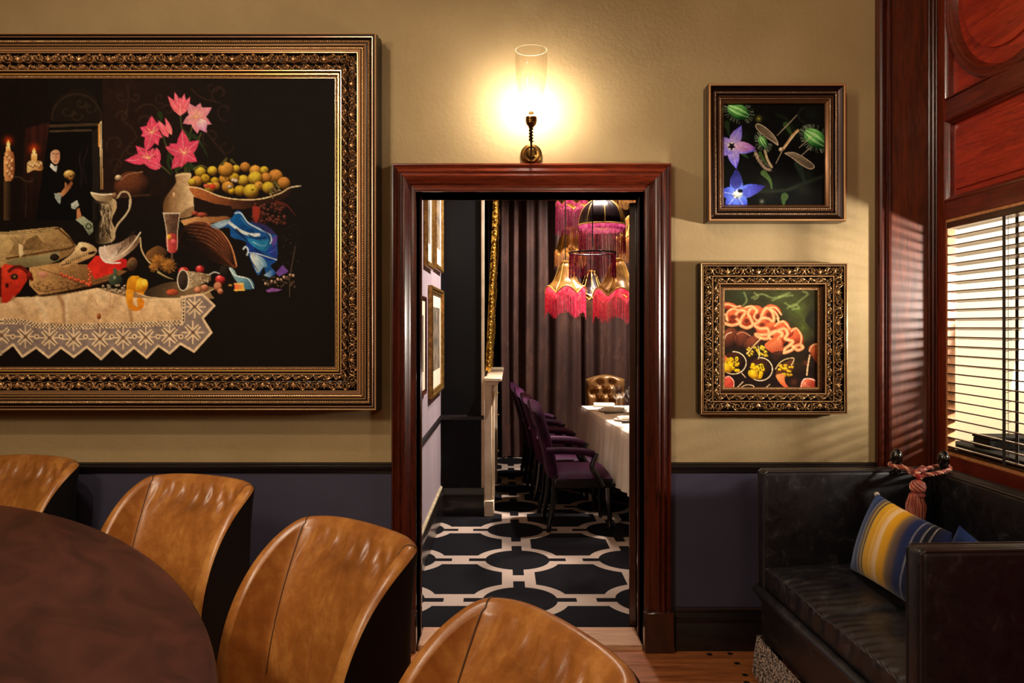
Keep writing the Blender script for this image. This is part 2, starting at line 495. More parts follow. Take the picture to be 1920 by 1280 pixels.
# oval panel in the bay above
OYc, OZc, OA, OB = 3.10, 2.955, 0.40, 0.395
q = MB()
ring_prof = [(1.10, 0.030), (1.085, 0.004), (1.06, -0.004), (1.035, -0.004), (1.01, 0.004), (0.985, 0.000), (0.96, 0.006), (0.945, 0.022), (0.93, 0.034)]
q.grid([[(RX + h, OYc + OA * k * math.cos(2 * PI * i / 72), OZc + OB * k * math.sin(2 * PI * i / 72)) for i in range(72)] for k, h in ring_prof], closev=True)
q.build('oval_moulding', m_rail_y, wr, angle=25)
q = MB()
fld = [(0.95, 0.034), (0.90, 0.032), (0.78, 0.020), (0.77, 0.010), (0.75, 0.010)]
q.grid([[(RX + h, OYc + OA * k * math.cos(2 * PI * i / 72), OZc + OB * k * math.sin(2 * PI * i / 72)) for i in range(72)] for k, h in fld], closev=True)
n0 = len(q.v) - 72; q.f.append(tuple(range(n0, n0 + 72))); q.mi.append(0)
q.build('oval_panel', m_panel_y, wr, angle=20)
wbox(PY0, PY1, 2.54, 3.38, 'spandrel_panel', m_panel_y, x0=RX + 0.030, x1=RX + WR, b=0)
s = MB()
prof = [(0.0, 0.0), (0.0, -0.003), (0.006, -0.006), (0.010, 0.0), (0.014, 0.012), (0.016, 0.034)]
s.grid([[(RX + h, PY0 + d, 2.54 + d), (RX + h, PY1 - d, 2.54 + d), (RX + h, PY1 - d, 3.38 - d), (RX + h, PY0 + d, 3.38 - d)] for d, h in prof], closev=True)
s.build('panel_moulding', m_rail_y, wr, angle=20)
# window lining
win = thing('window_1', 'internal window opening behind the wooden blinds', None, (RX + 0.1, 3.0, WZ0), kind='structure')
m_lining = wood('pale_window_lining', C(150, 84, 44), C(204, 140, 88), 'z', 0.4, 0.1)
for y0, y1, z0, z1, nm in ((PY1 - 0.012, PY1 + 0.01, WZ0, WZ1, 'window_frame'), (PY0 - 0.01, PY0 + 0.012, WZ0, WZ1, 'window_frame'),
                           (PY0 + 0.012, PY1 - 0.012, WZ1 - 0.012, WZ1, 'window_head'), (PY0 + 0.012, PY1 - 0.012, WZ0, WZ0 + 0.014, 'window_sill')):
    b = MB(); b.box(RX + 0.004, RX + 0.0385, y0, y1, z0, z1); b.build(nm, m_lining, win, smooth=False)

# ------------------------------------------------------------------ the room behind the blinds
for nm, bx, m, lb in (('wall_side_far', (2.02, 4.3, 4.7, 4.8, 0, 3.6), m_cream, 'cream wall seen through the blinds'),
                      ('wall_side_right', (4.3, 4.4, 0.8, 4.8, 0, 3.6), m_cream, 'cream wall of the side room, out of view'),
                      ('wall_side_front', (2.02, 4.4, 0.7, 0.8, 0, 3.6), m_cream, 'cream wall of the side room nearest the viewer'),
                      ('wall_side_left', (1.995, 2.02, 3.86, 4.8, 0, 3.6), m_cream, 'cream return wall beside the internal window')):
    b = MB(); b.box(*bx); tag(b.build(nm, m, smooth=False), lb, kind='structure')
b = MB(); b.box(2.02, 4.4, WY + 0.23, 4.8, -0.12, 0.0); tag(b.build('floor_side', m_floor, smooth=False), 'floor of the side room behind the blinds', kind='structure')

# ------------------------------------------------------------------ dining room shell
DX0, DX1, DY1 = -0.56, 1.99, 9.15
b = MB(); b.box(DX0 - 0.1, DX0, WY + WT, 6.17, 0, 3.6); tag(b.build('wall_dining_left', m_lilac, smooth=False), 'lilac grey wall hung with pictures beyond the doorway', kind='structure')
b = MB(); b.box(DX0 - 0.6, -0.215, 6.17, 7.75, 0, 3.6); tag(b.build('chimney_breast', m_navy, smooth=False), 'blue-black chimney breast beyond the doorway', kind='structure')
b = MB(); b.box(DX0 - 0.3, DX0 - 0.2, 7.75, DY1, 0, 3.6); tag(b.build('wall_dining_alcove', m_navy, smooth=False), 'blue-black alcove wall past the chimney breast', kind='structure')
b = MB(); b.box(DX0 - 0.3, DX1, DY1, DY1 + 0.1, 0, 3.6); tag(b.build('wall_dining_back', m_navy, smooth=False), 'blue-black wall behind the brown curtains', kind='structure')
b = MB(); b.box(DX1, DX1 + 0.004, WY + WT, DY1, 0, 3.6)
tag(b.build('wall_dining_right', m_navy, smooth=False), 'blue-black wall of the dining room, out of view', kind='structure')
b = MB(); b.box(-2.0, DX0 - 0.1, WY + WT, WY + WT + 0.1, 0, 3.6)

# patterned carpet (flat woven pattern)
def carpet_mat():
    m, g, p, nt = new_mat('lattice_carpet')
    tc = g.node('ShaderNodeTexCoord'); sp = g.node('ShaderNodeSeparateXYZ'); nt.links.new(tc.outputs['Object'], sp.inputs[0])
    x, y = sp.outputs[0], sp.outputs[1]
    # slight skew of the laying
    x = g.m('MULTIPLY_ADD', y, 0.0125, x)
    P_ = 0.736
    def cell(v, o):
        u = g.m('ADD', g.m('DIVIDE', g.m('SUBTRACT', v, o), P_), 0.5)
        return g.m('ABSOLUTE', g.m('MULTIPLY', g.m('SUBTRACT', g.m('FRACT', u), 0.5), P_))
    a = cell(x, 0.0415 + 0.0125 * 5.01); b = cell(y, 5.01)
    d = g.m('SQRT', g.m('ADD', g.m('MULTIPLY', a, a), g.m('MULTIPLY', b, b)))
    lt = lambda s, v: g.m('LESS_THAN', s, v)
    mx = lambda s, t: g.m('MAXIMUM', s, t)
    beige = mx(mx(lt(d, 0.272), lt(b, 0.092)), lt(a, 0.100))
    # clip connector corners by an octagon flare
    black = mx(mx(lt(d, 0.2075), g.m('MULTIPLY', lt(b, 0.030), lt(a, 0.313))), g.m('MULTIPLY', lt(a, 0.034), lt(b, 0.313)))
    fac = g.m('MULTIPLY', beige, g.m('SUBTRACT', 1.0, black))
    nz = g.noise(g.coords((1, 1, 1)), 260, 3, 0.7)
    tan = g.mix(nz, C(120, 100, 88), C(196, 172, 156))
    nz2 = g.noise(g.coords((1, 1, 1)), 180, 3, 0.7)
    dark = g.mix(nz2, C(6, 5, 7), C(22, 18, 22))
    g.put(p.inputs['Base Color'], g.mix(fac, dark, tan))
    p.inputs['Roughness'].default_value = 0.95; p.inputs['Specular IOR Level'].default_value = 0.1
    bn = g.node('ShaderNodeBump'); bn.inputs['Strength'].default_value = 0.6; bn.inputs['Distance'].default_value = 0.003
    nt.links.new(nz, bn.inputs['Height']); nt.links.new(bn.outputs[0], p.inputs['Normal'])
    return m
b = MB(); b.box(DX0 - 0.3, DX1, WY + WT - 0.02, DY1, -0.1, 0.0)
tag(b.build('carpet', carpet_mat(), smooth=False), 'black fitted carpet with a beige ring lattice pattern', kind='structure')

# skirtings and dado in the dining room
def run_y(prof, x, y0, y1, sgn, name, m, label):
    q = MB(); q.prism([(x + sgn * h, z) for h, z in prof], 'y', y0, y1)
    return tag(q.build(name, m), label, kind='structure')
m_skirt_l = mat('worn_cream_skirting', C(190, 172, 140), 0.4, col2=C(150, 130, 98), scale=12, coat=0.3)
d_sk = [(-.001, 0), (.022, 0), (.022, .16), (.026, .165), (.026, .18), (.014, .205), (.010, .225), (-.001, .225)]
d_dado = [(-.001, .765), (.010, .768), (.014, .778), (.022, .785), (.024, .795), (.012, .802), (-.001, .806)]
run_y(d_sk, DX0, WY + WT + 0.002, 6.145, 1, 'baseboard_dining_left', m_black_gloss, 'dark moulded skirting under the hung pictures')
run_y([(-.001, .225), (.016, .225), (.016, .238), (.006, .245), (-.001, .245)], DX0, WY + WT + 0.002, 6.145, 1, 'trim_4', m_skirt_l, 'pale bead on top of the dark skirting')
run_y(d_dado, DX0, WY + WT + 0.002, 6.145, 1, 'trim_5', m_black_gloss, 'dark dado rail under the hung pictures')
def run_x2(prof, y, x0, x1, name, m, label):
    q = MB(); q.prism([(y - h, z) for h, z in prof], 'x', x0, x1)
    return tag(q.build(name, m), label, kind='structure')
run_x2(d_sk, 6.17, DX0 + 0.001, -0.19, 'baseboard_chimney', m_black_gloss, 'black skirting across the chimney breast')
run_x2(d_dado, 6.17, DX0 + 0.001, -0.191, 'trim_6', m_black_gloss, 'black dado rail across the chimney breast')
# ------------------------------------------------------------------ a small painter for the flat prints in the frames
class Paint:
    """numpy painter; coordinates are photo pixels, values are sRGB 0..255"""
    def __init__(self, x0, y0, x1, y1, bg, ss=2):
        self.x0, self.y0, self.ss = x0, y0, ss
        self.w = int((x1 - x0) * ss); self.h = int((y1 - y0) * ss)
        self.a = np.zeros((self.h, self.w, 3)); self.a[:] = bg
        self.T = (1, 0, 0)
    def tr(self, k, ox, oy): self.T = (k, ox, oy)
    def P(self, pts):
        p = np.asarray(pts, dtype=float)
        k, ox, oy = self.T
        p = p * k + (ox, oy)
        return (p - (self.x0, self.y0)) * self.ss
    def S(self, v): return v * self.T[0] * self.ss
    def _box(self, mn, mx, pad=2):
        i0 = max(0, int(mn[0] - pad)); i1 = min(self.w, int(mx[0] + pad) + 1)
        j0 = max(0, int(mn[1] - pad)); j1 = min(self.h, int(mx[1] + pad) + 1)
        if i1 <= i0 or j1 <= j0: return None
        yy, xx = np.mgrid[j0:j1, i0:i1]
        return slice(j0, j1), slice(i0, i1), xx + 0.5, yy + 0.5
    def _blend(self, sy, sx, m, col):
        m = m[..., None]
        self.a[sy, sx] = self.a[sy, sx] * (1 - m) + np.asarray(col) * m
    @staticmethod
    def spline(pts, n=6, closed=False):
        p = np.asarray(pts, dtype=float); out = []
        N = len(p)
        for i in range(N if closed else N - 1):
            if closed: a, b, c, d = p[i - 1], p[i], p[(i + 1) % N], p[(i + 2) % N]
            else: a, b, c, d = p[max(i - 1, 0)], p[i], p[i + 1], p[min(i + 2, N - 1)]
            for t in np.arange(n) / n:
                out.append(0.5 * ((2 * b) + (c - a) * t + (2 * a - 5 * b + 4 * c - d) * t * t + (3 * b - a - 3 * c + d) * t ** 3))
        if not closed: out.append(p[-1])
        return np.array(out)
    def _inside(self, q, xx, yy):
        ins = np.zeros(xx.shape, bool); n = len(q)
        for i in range(n):
            x1, y1 = q[i]; x2, y2 = q[(i + 1) % n]
            if y1 == y2: continue
            c = ((y1 > yy) != (y2 > yy)) & (xx < (x2 - x1) * (yy - y1) / (y2 - y1) + x1)
            ins ^= c
        return ins
    def poly(self, pts, col, col2=None, grad=None, alpha=1.0, smooth=False, noise=0.0, soft=0):
        if smooth: pts = self.spline(pts, 6, True)
        q = self.P(pts); b = self._box(q.min(0), q.max(0), 2 + 3 * soft)
        if b is None: return
        sy, sx, xx, yy = b
        m = self._inside(q, xx, yy).astype(float)
        for _ in range(int(soft)):
            mm = np.pad(m, 1, mode='edge')
            m = (mm[:-2, 1:-1] + mm[2:, 1:-1] + mm[1:-1, :-2] + mm[1:-1, 2:] + mm[1:-1, 1:-1]) / 5
        c = np.broadcast_to(np.asarray(col, float), xx.shape + (3,))
        if col2 is not None:
            g = self.P([grad[:2], grad[2:]]); d = g[1] - g[0]
            t = np.clip(((xx - g[0][0]) * d[0] + (yy - g[0][1]) * d[1]) / (d @ d), 0, 1)[..., None]
            c = c * (1 - t) + np.asarray(col2, float) * t
        if noise: c = c * (1 + noise * RNG.standard_normal(xx.shape)[..., None])
        self._blend(sy, sx, m * alpha, c)
    def blob(self, cx, cy, rx, ry=None, lit=(255, 255, 255), dark=(0, 0, 0), ang=0, light=(-0.3, -0.6, 0.7), alpha=1.0, noise=0.0, gloss=0.0, soft=0.06):
        """shaded ellipsoid"""
        ry = ry or rx
        c = self.P([(cx, cy)])[0]; r = (self.S(rx), self.S(ry)); mr = max(r)
        b = self._box(c - mr, c + mr)
        if b is None: return
        sy, sx, xx, yy = b
        ca, sa = math.cos(R(ang)), math.sin(R(ang))
        u = ((xx - c[0]) * ca + (yy - c[1]) * sa) / r[0]; v = (-(xx - c[0]) * sa + (yy - c[1]) * ca) / r[1]
        d = np.sqrt(u * u + v * v)
        m = np.clip((1 - d) / max(soft, 1.0 / mr), 0, 1)
        z = np.sqrt(np.clip(1 - d * d, 0, 1))
        L_ = np.asarray(light, float); L_ = L_ / np.linalg.norm(L_)
        ux = u * ca - v * sa; uy = u * sa + v * ca
        s = np.clip(ux * L_[0] + uy * L_[1] + z * L_[2], 0, 1)
        if noise: s = np.clip(s * (1 + noise * RNG.standard_normal(s.shape)), 0, 1)
        col = np.asarray(dark, float) * (1 - s[..., None]) + np.asarray(lit, float) * s[..., None]
        if gloss: col = col + gloss * (np.clip(s, 0, 1) ** 24)[..., None] * 255
        self._blend(sy, sx, m * alpha, np.clip(col, 0, 255))
    def glow(self, cx, cy, r, col, alpha=0.8):
        c = self.P([(cx, cy)])[0]; rr = self.S(r); b = self._box(c - rr, c + rr)
        if b is None: return
        sy, sx, xx, yy = b
        d = np.hypot(xx - c[0], yy - c[1]) / rr
        self._blend(sy, sx, np.clip(1 - d, 0, 1) ** 2 * alpha, col)
    def stroke(self, pts, w, col, alpha=1.0, smooth=True, taper=False, soft=1.0):
        if smooth and len(pts) > 2: pts = self.spline(pts, 5)
        q = self.P(pts); hw = self.S(w) / 2
        b = self._box(q.min(0) - hw, q.max(0) + hw, 3)
        if b is None: return
        sy, sx, xx, yy = b
        best = np.full(xx.shape, 1e9); n = len(q) - 1
        for i in range(n):
            a_, d = q[i], q[i + 1] - q[i]
            L2 = d @ d + 1e-9
            t = np.clip(((xx - a_[0]) * d[0] + (yy - a_[1]) * d[1]) / L2, 0, 1)
            dist = np.hypot(xx - a_[0] - t * d[0], yy - a_[1] - t * d[1])
            if taper: dist = dist + hw * (i + t) / n * 0.9
            best = np.minimum(best, dist)
        self._blend(sy, sx, np.clip((hw - best) / soft + 0.5, 0, 1) * alpha, np.asarray(col, float))
    def petal(self, cx, cy, ang, ln, wd, c1, c2, vein=None, curl=0.0):
        """pointed petal from a base point; c1 at base, c2 at tip"""
        t = np.linspace(0, 1, 9); prof = np.sin(PI * t ** 0.75) * wd / 2
        ca, sa = math.cos(R(ang)), math.sin(R(ang))
        cur = curl * ln * t * t
        l = [(cx + ca * ln * a - sa * (k + u), cy + sa * ln * a + ca * (k + u)) for a, k, u in zip(t, prof, cur)]
        r = [(cx + ca * ln * a - sa * (-k + u), cy + sa * ln * a + ca * (-k + u)) for a, k, u in zip(t, prof, cur)]
        self.poly(l + r[::-1], c1, c2, (cx, cy, cx + ca * ln, cy + sa * ln))
        edge = tuple(min(255, v + 35) for v in c2)
        self.stroke(l, wd * 0.05 + 1, edge, 0.6)
        if vein is not None:
            self.stroke([(cx + ca * ln * a - sa * u, cy + sa * ln * a + ca * u) for a, u in zip(t[:8], cur)], wd * 0.05 + 1, vein, 0.7)
    def leaf(self, pts, w, col):
        self.stroke(pts, w, col, taper=True)
    def mottle(self, k):
        """photographic unevenness at several scales"""
        m = np.zeros((self.h, self.w))
        for cell, w_ in ((5, .5), (11, .7), (26, .6)):
            gh, gw = self.h // cell + 3, self.w // cell + 3
            r = RNG.standard_normal((gh, gw))
            y = np.arange(self.h) / cell; x = np.arange(self.w) / cell
            i, j = y.astype(int), x.astype(int); fy, fx = (y - i)[:, None], (x - j)[None]
            fy, fx = fy * fy * (3 - 2 * fy), fx * fx * (3 - 2 * fx)
            m += w_ * (r[i][:, j] * (1 - fy) * (1 - fx) + r[i + 1][:, j] * fy * (1 - fx) + r[i][:, j + 1] * (1 - fy) * fx + r[i + 1][:, j + 1] * fy * fx)
        self.a *= np.clip(1 + k * m, .3, 1.8)[..., None]
    def contrast(self, k):
        v = np.clip(self.a, 0, 255) / 255
        self.a = 255 * (v * (1 - k) + k * (v * v * (3 - 2 * v)))
    def grain(self, k):
        self.a *= (1 + k * RNG.standard_normal(self.a.shape[:2]))[..., None]
    def sample(self, xs, ys):
        """bilinear after a small box blur"""
        a = np.clip(self.a, 0, 255)
        u = np.clip((np.asarray(xs) - self.x0) * self.ss - 0.5, 0, self.w - 1.001); v = np.clip((np.asarray(ys) - self.y0) * self.ss - 0.5, 0, self.h - 1.001)
        U, V = np.meshgrid(u, v); i = U.astype(int); j = V.astype(int); fu = (U - i)[..., None]; fv = (V - j)[..., None]
        return a[j, i] * (1 - fu) * (1 - fv) + a[j, i + 1] * fu * (1 - fv) + a[j + 1, i] * (1 - fu) * fv + a[j + 1, i + 1] * fu * fv

def print_mesh(name, paint, xs, ys, Y, parent, m, sx, sy):
    """flat print: a vertex-coloured sheet; xs/ys in photo pixels, sx/sy map them to metres"""
    colr = s2l(paint.sample(xs, ys))
    nx, ny = len(xs), len(ys)
    v = np.empty((ny, nx, 3)); v[..., 0] = sx(np.asarray(xs))[None, :]; v[..., 2] = sy(np.asarray(ys))[:, None]; v[..., 1] = Y
    M = np.array(wm(parent).inverted()); v = v.reshape(-1, 3) @ M[:3, :3].T + M[:3, 3]
    i = np.arange(ny - 1)[:, None] * nx + np.arange(nx - 1)[None, :]
    q = np.stack([i, i + nx, i + nx + 1, i + 1], -1).reshape(-1, 4)
    me = bpy.data.meshes.new(name)
    me.vertices.add(len(v)); me.vertices.foreach_set('co', v.ravel())
    me.loops.add(q.size); me.loops.foreach_set('vertex_index', q.ravel().astype(np.int32))
    me.polygons.add(len(q)); me.polygons.foreach_set('loop_start', np.arange(0, q.size, 4, dtype=np.int32))
    me.update(calc_edges=True)
    at = me.color_attributes.new('Col', 'FLOAT_COLOR', 'POINT')
    rgba = np.ones((nx * ny, 4), np.float32); rgba[:, :3] = colr.reshape(-1, 3)
    at.data.foreach_set('color', rgba.ravel())
    me.materials.append(m)
    o = bpy.data.objects.new(name, me); COL.objects.link(o); o.parent = parent; WM[o.name] = wm(parent)
    return o

m_print = mat('varnished_print', (1.0, 1.0, 1.0, 1), 0.6, spec=0.06, attr=True)
m_gilt = mat('antique_gilt', (1, 1, 1, 1), 0.27, 0.65, attr=True)
GOLD = (0.78, 0.44, 0.19, 1); BRONZE = (0.17, 0.075, 0.032, 1); DARK = (0.008, 0.004, 0.003, 1); UMBER = (0.03, 0.013, 0.008, 1); YELLOW = (0.72, 0.43, 0.12, 1)

# ---- carved relief tiles for the frames
def arc_pts(cx, cy, r, a0, a1, r1=None, n=14):
    r1 = r if r1 is None else r1
    return [(cx + (r + (r1 - r) * i / n) * math.cos(R(a0 + (a1 - a0) * i / n)), cy + (r + (r1 - r) * i / n) * math.sin(R(a0 + (a1 - a0) * i / n))) for i in range(n + 1)]

class Tile:
    def __init__(self, period, height, ss=3):
        self.p, self.h, self.ss = period, height, ss
        self.a = np.zeros((int(height * ss), int(period * ss)))
        self.nx = self.a.shape[1]
    def st(self, pts, w, top=1.0, taper=False):
        p = np.asarray(pts, float)
        yy, xx = np.mgrid[0:self.a.shape[0], 0:self.nx]
        xx = (xx + .5) / self.ss; yy = (yy + .5) / self.ss
        for off in (-self.p, 0, self.p):
            best = np.full(xx.shape, 1e9); n = len(p) - 1
            for i in range(n):
                a = p[i] + (off, 0); d = p[i + 1] - p[i]; L2 = d @ d + 1e-9
                t = np.clip(((xx - a[0]) * d[0] + (yy - a[1]) * d[1]) / L2, 0, 1)
                dist = np.hypot(xx - a[0] - t * d[0], yy - a[1] - t * d[1])
                if taper: dist = dist + w / 2 * 0.8 * (i + t) / n
                best = np.minimum(best, dist)
            hgt = top * np.sqrt(np.clip(1 - (best / (w / 2)) ** 2, 0, 1))
            self.a = np.maximum(self.a, hgt)
    def at(self, u, v):
        i = (np.mod(u, self.p) * self.ss).astype(int) % self.nx
        j = np.clip((v * self.ss).astype(int), 0, self.a.shape[0] - 1)
        return self.a[j, i]

def scroll_tile():
    t = Tile(57.8, 30)
    t.st([(-3, 2), (3, 14)], 2.4); t.st([(3, 2), (-3, 14)], 2.4)
    for s in (-1, 1):
        f = lambda pts: [(s * x, y) for x, y in pts]
        t.st(f(arc_pts(10, 8.5, 6.2, 200, 560, 2.2, 22)), 2.2)
        t.st(f(arc_pts(12, 9, 8.5, 250, 410, 5, 14)), 1.8)
        t.st(f([(18, 5), (22, 10), (28.9, 13)]), 2.2, taper=True)
        t.st(f([(17, 13), (23, 14), (28.9, 16)]), 1.6)
        for k in range(4):
            t.st(f([(28.9, 14), (21 + 2 * k, 3 + 0.4 * k)]), 1.9, taper=True)
        t.st(f([(5, 15), (9, 17), (14, 15.5)]), 1.6)
    t.st([(28.9, 3), (28.9, 13)], 2.4)
    for k in range(12): t.st([(2.4 + 4.8 * k, 18), (3.4 + 4.8 * k, 18.6)], 1.4, 0.6)
    return t
def leaf_tile():
    t = Tile(38.5, 14)
    t.st([(0, 12), (5, 3), (10, 6), (16, 11), (24, 10), (30, 4), (36, 8)], 2.0)
    for k in range(5): t.st([(8 + 3.4 * k, 9.5), (5 + 3.4 * k, 3.5)], 1.8, taper=True)
    t.st(arc_pts(28, 8, 4.5, 180, 500, 1.5, 16), 1.8)
    t.st([(32, 12), (37, 9), (40, 12)], 1.6)
    t.st([(20, 3), (26, 2), (30, 4)], 1.6)
    return t
T_SCROLL, T_LEAF = scroll_tile(), leaf_tile()

def frame_builder(root, name, label, x0, x1, z0, z1, yback, depth, K):
    """K: photo px per metre at the frame's front; returns add functions. Frame outline x0..x1, z0..z1."""
    fr = {}
    def rect(d):
        d = d / K
        return (x0 + d, x1 - d, z0 + d, z1 - d)
    def plain(nm, prof, m=m_gilt, parent=root):
        """prof: list (inset px, height m above yback, colour)"""
        b = MB(); rows = []; cols = []
        for d, h, c in prof:
            a0, a1, b0, b1 = rect(d)
            rows.append([(a0, yback - h, b0), (a1, yback - h, b0), (a1, yback - h, b1), (a0, yback - h, b1)]); cols += [c] * 4
        b.grid(rows, closev=True, col=cols)
        return b.build(nm, m, parent, angle=30)
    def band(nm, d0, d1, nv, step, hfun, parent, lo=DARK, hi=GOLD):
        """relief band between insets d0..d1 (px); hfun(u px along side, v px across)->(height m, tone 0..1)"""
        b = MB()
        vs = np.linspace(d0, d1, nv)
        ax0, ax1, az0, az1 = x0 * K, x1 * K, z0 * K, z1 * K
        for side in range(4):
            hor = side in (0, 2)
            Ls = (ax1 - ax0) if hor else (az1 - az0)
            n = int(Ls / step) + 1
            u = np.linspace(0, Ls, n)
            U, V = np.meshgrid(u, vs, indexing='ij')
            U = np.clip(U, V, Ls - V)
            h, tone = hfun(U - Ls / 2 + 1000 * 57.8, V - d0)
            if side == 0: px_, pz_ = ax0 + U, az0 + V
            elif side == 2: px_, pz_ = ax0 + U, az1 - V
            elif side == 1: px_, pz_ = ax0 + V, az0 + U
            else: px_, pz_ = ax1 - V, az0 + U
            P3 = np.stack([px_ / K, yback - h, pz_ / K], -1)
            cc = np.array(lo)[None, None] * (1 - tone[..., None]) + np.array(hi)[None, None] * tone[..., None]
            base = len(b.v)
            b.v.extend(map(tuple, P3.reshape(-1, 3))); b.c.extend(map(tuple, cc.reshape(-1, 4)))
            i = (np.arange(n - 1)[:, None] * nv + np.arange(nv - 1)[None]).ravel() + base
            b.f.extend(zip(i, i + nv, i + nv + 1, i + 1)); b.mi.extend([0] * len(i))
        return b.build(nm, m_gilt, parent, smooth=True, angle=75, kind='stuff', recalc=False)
    return plain, band, rect

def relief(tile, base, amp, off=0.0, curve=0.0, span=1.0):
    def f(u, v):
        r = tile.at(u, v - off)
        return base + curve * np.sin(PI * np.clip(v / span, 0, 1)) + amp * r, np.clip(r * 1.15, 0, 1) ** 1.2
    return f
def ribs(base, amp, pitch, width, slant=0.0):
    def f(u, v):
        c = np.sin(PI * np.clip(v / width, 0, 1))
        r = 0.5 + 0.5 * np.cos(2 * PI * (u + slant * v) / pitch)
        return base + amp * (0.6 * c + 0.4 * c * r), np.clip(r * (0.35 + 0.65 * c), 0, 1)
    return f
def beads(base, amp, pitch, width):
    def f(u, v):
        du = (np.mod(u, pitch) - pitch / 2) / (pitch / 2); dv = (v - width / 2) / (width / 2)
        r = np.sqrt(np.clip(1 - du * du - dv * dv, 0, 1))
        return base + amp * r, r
    return f

# ------------------------------------------------------------------ the large still life
KB = F / (WY - 0.15)                     # px per metre at the face of the big frame
def bx(px): return (px - HX) / KB
def bz(py): return EYE - (py - HY) / KB
BX0, BX1, BZ0, BZ1 = bx(-360), bx(704.5), bz(769), bz(61)
big = thing('framed_picture', 'huge still life of lilies, fruit and lace cloth in a wide carved gilt frame', 'picture', ((BX0 + BX1) / 2, WY, BZ0))
q = MB()
for rowpair in (0,):
    prof = [(0, 0.0, DARK), (0, 0.012, DARK), (-2.6, 0.02, DARK), (-2.6, 0.06, DARK), (-1.0, 0.075, DARK), (-1.0, 0.11, DARK), (0, 0.125, DARK), (0, 0.140, UMBER)]
plain, band, rect = frame_builder(big, 'frame', None, BX0, BX1, BZ0, BZ1, WY - 0.0005, 0.15, KB)
plain('frame_side', prof)
fr = plain('frame', [(0, .140, UMBER), (0.3, .1455, GOLD), (1.6, .147, GOLD), (2.4, .1455, GOLD), (2.8, .142, DARK), (5.0, .140, DARK), (5.8, .1425, BRONZE), (6.6, .144, (.5, .27, .17, 1)), (8.0, .1435, BRONZE), (8.6, .136, DARK), (10.2, .130, DARK), (10.8, .131, DARK)])
plain('frame_fillet', [(17.8, .131, DARK), (19.6, .131, DARK), (20.2, .137, GOLD), (21.6, .138, GOLD), (22.4, .133, DARK), (23.2, .131, DARK)], parent=fr)
plain('frame_fillet', [(29.3, .131, DARK), (29.9, .137, GOLD), (31.2, .1385, (.6, .33, .17, 1)), (33.6, .139, (.55, .3, .14, 1)), (34.0, .1365, DARK), (34.6, .1365, DARK), (35.0, .138, GOLD), (36.0, .138, GOLD), (36.8, .132, DARK), (37.2, .130, DARK)], parent=fr)
plain('frame_fillet', [(65.8, .118, DARK), (66.2, .122, DARK), (66.8, .1255, GOLD), (68.4, .1255, GOLD), (69.0, .120, DARK), (70.6, .114, DARK), (71.2, .113, BRONZE), (72.4, .117, YELLOW), (74.4, .117, YELLOW), (75.4, .111, BRONZE), (75.8, .108, DARK)], parent=fr)
plain('frame_fillet', [(78.9, .107, DARK), (79.3, .109, BRONZE), (80.2, .109, GOLD), (80.8, .100, DARK)], parent=fr)
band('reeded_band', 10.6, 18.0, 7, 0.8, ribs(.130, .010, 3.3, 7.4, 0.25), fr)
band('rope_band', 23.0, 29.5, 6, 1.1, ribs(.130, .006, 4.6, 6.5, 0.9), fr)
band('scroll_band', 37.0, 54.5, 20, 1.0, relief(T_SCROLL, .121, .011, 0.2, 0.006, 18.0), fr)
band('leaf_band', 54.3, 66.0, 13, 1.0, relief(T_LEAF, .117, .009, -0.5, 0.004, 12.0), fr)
band('bead_band', 75.6, 79.0, 5, 0.8, beads(.106, .005, 3.0, 3.4), fr)

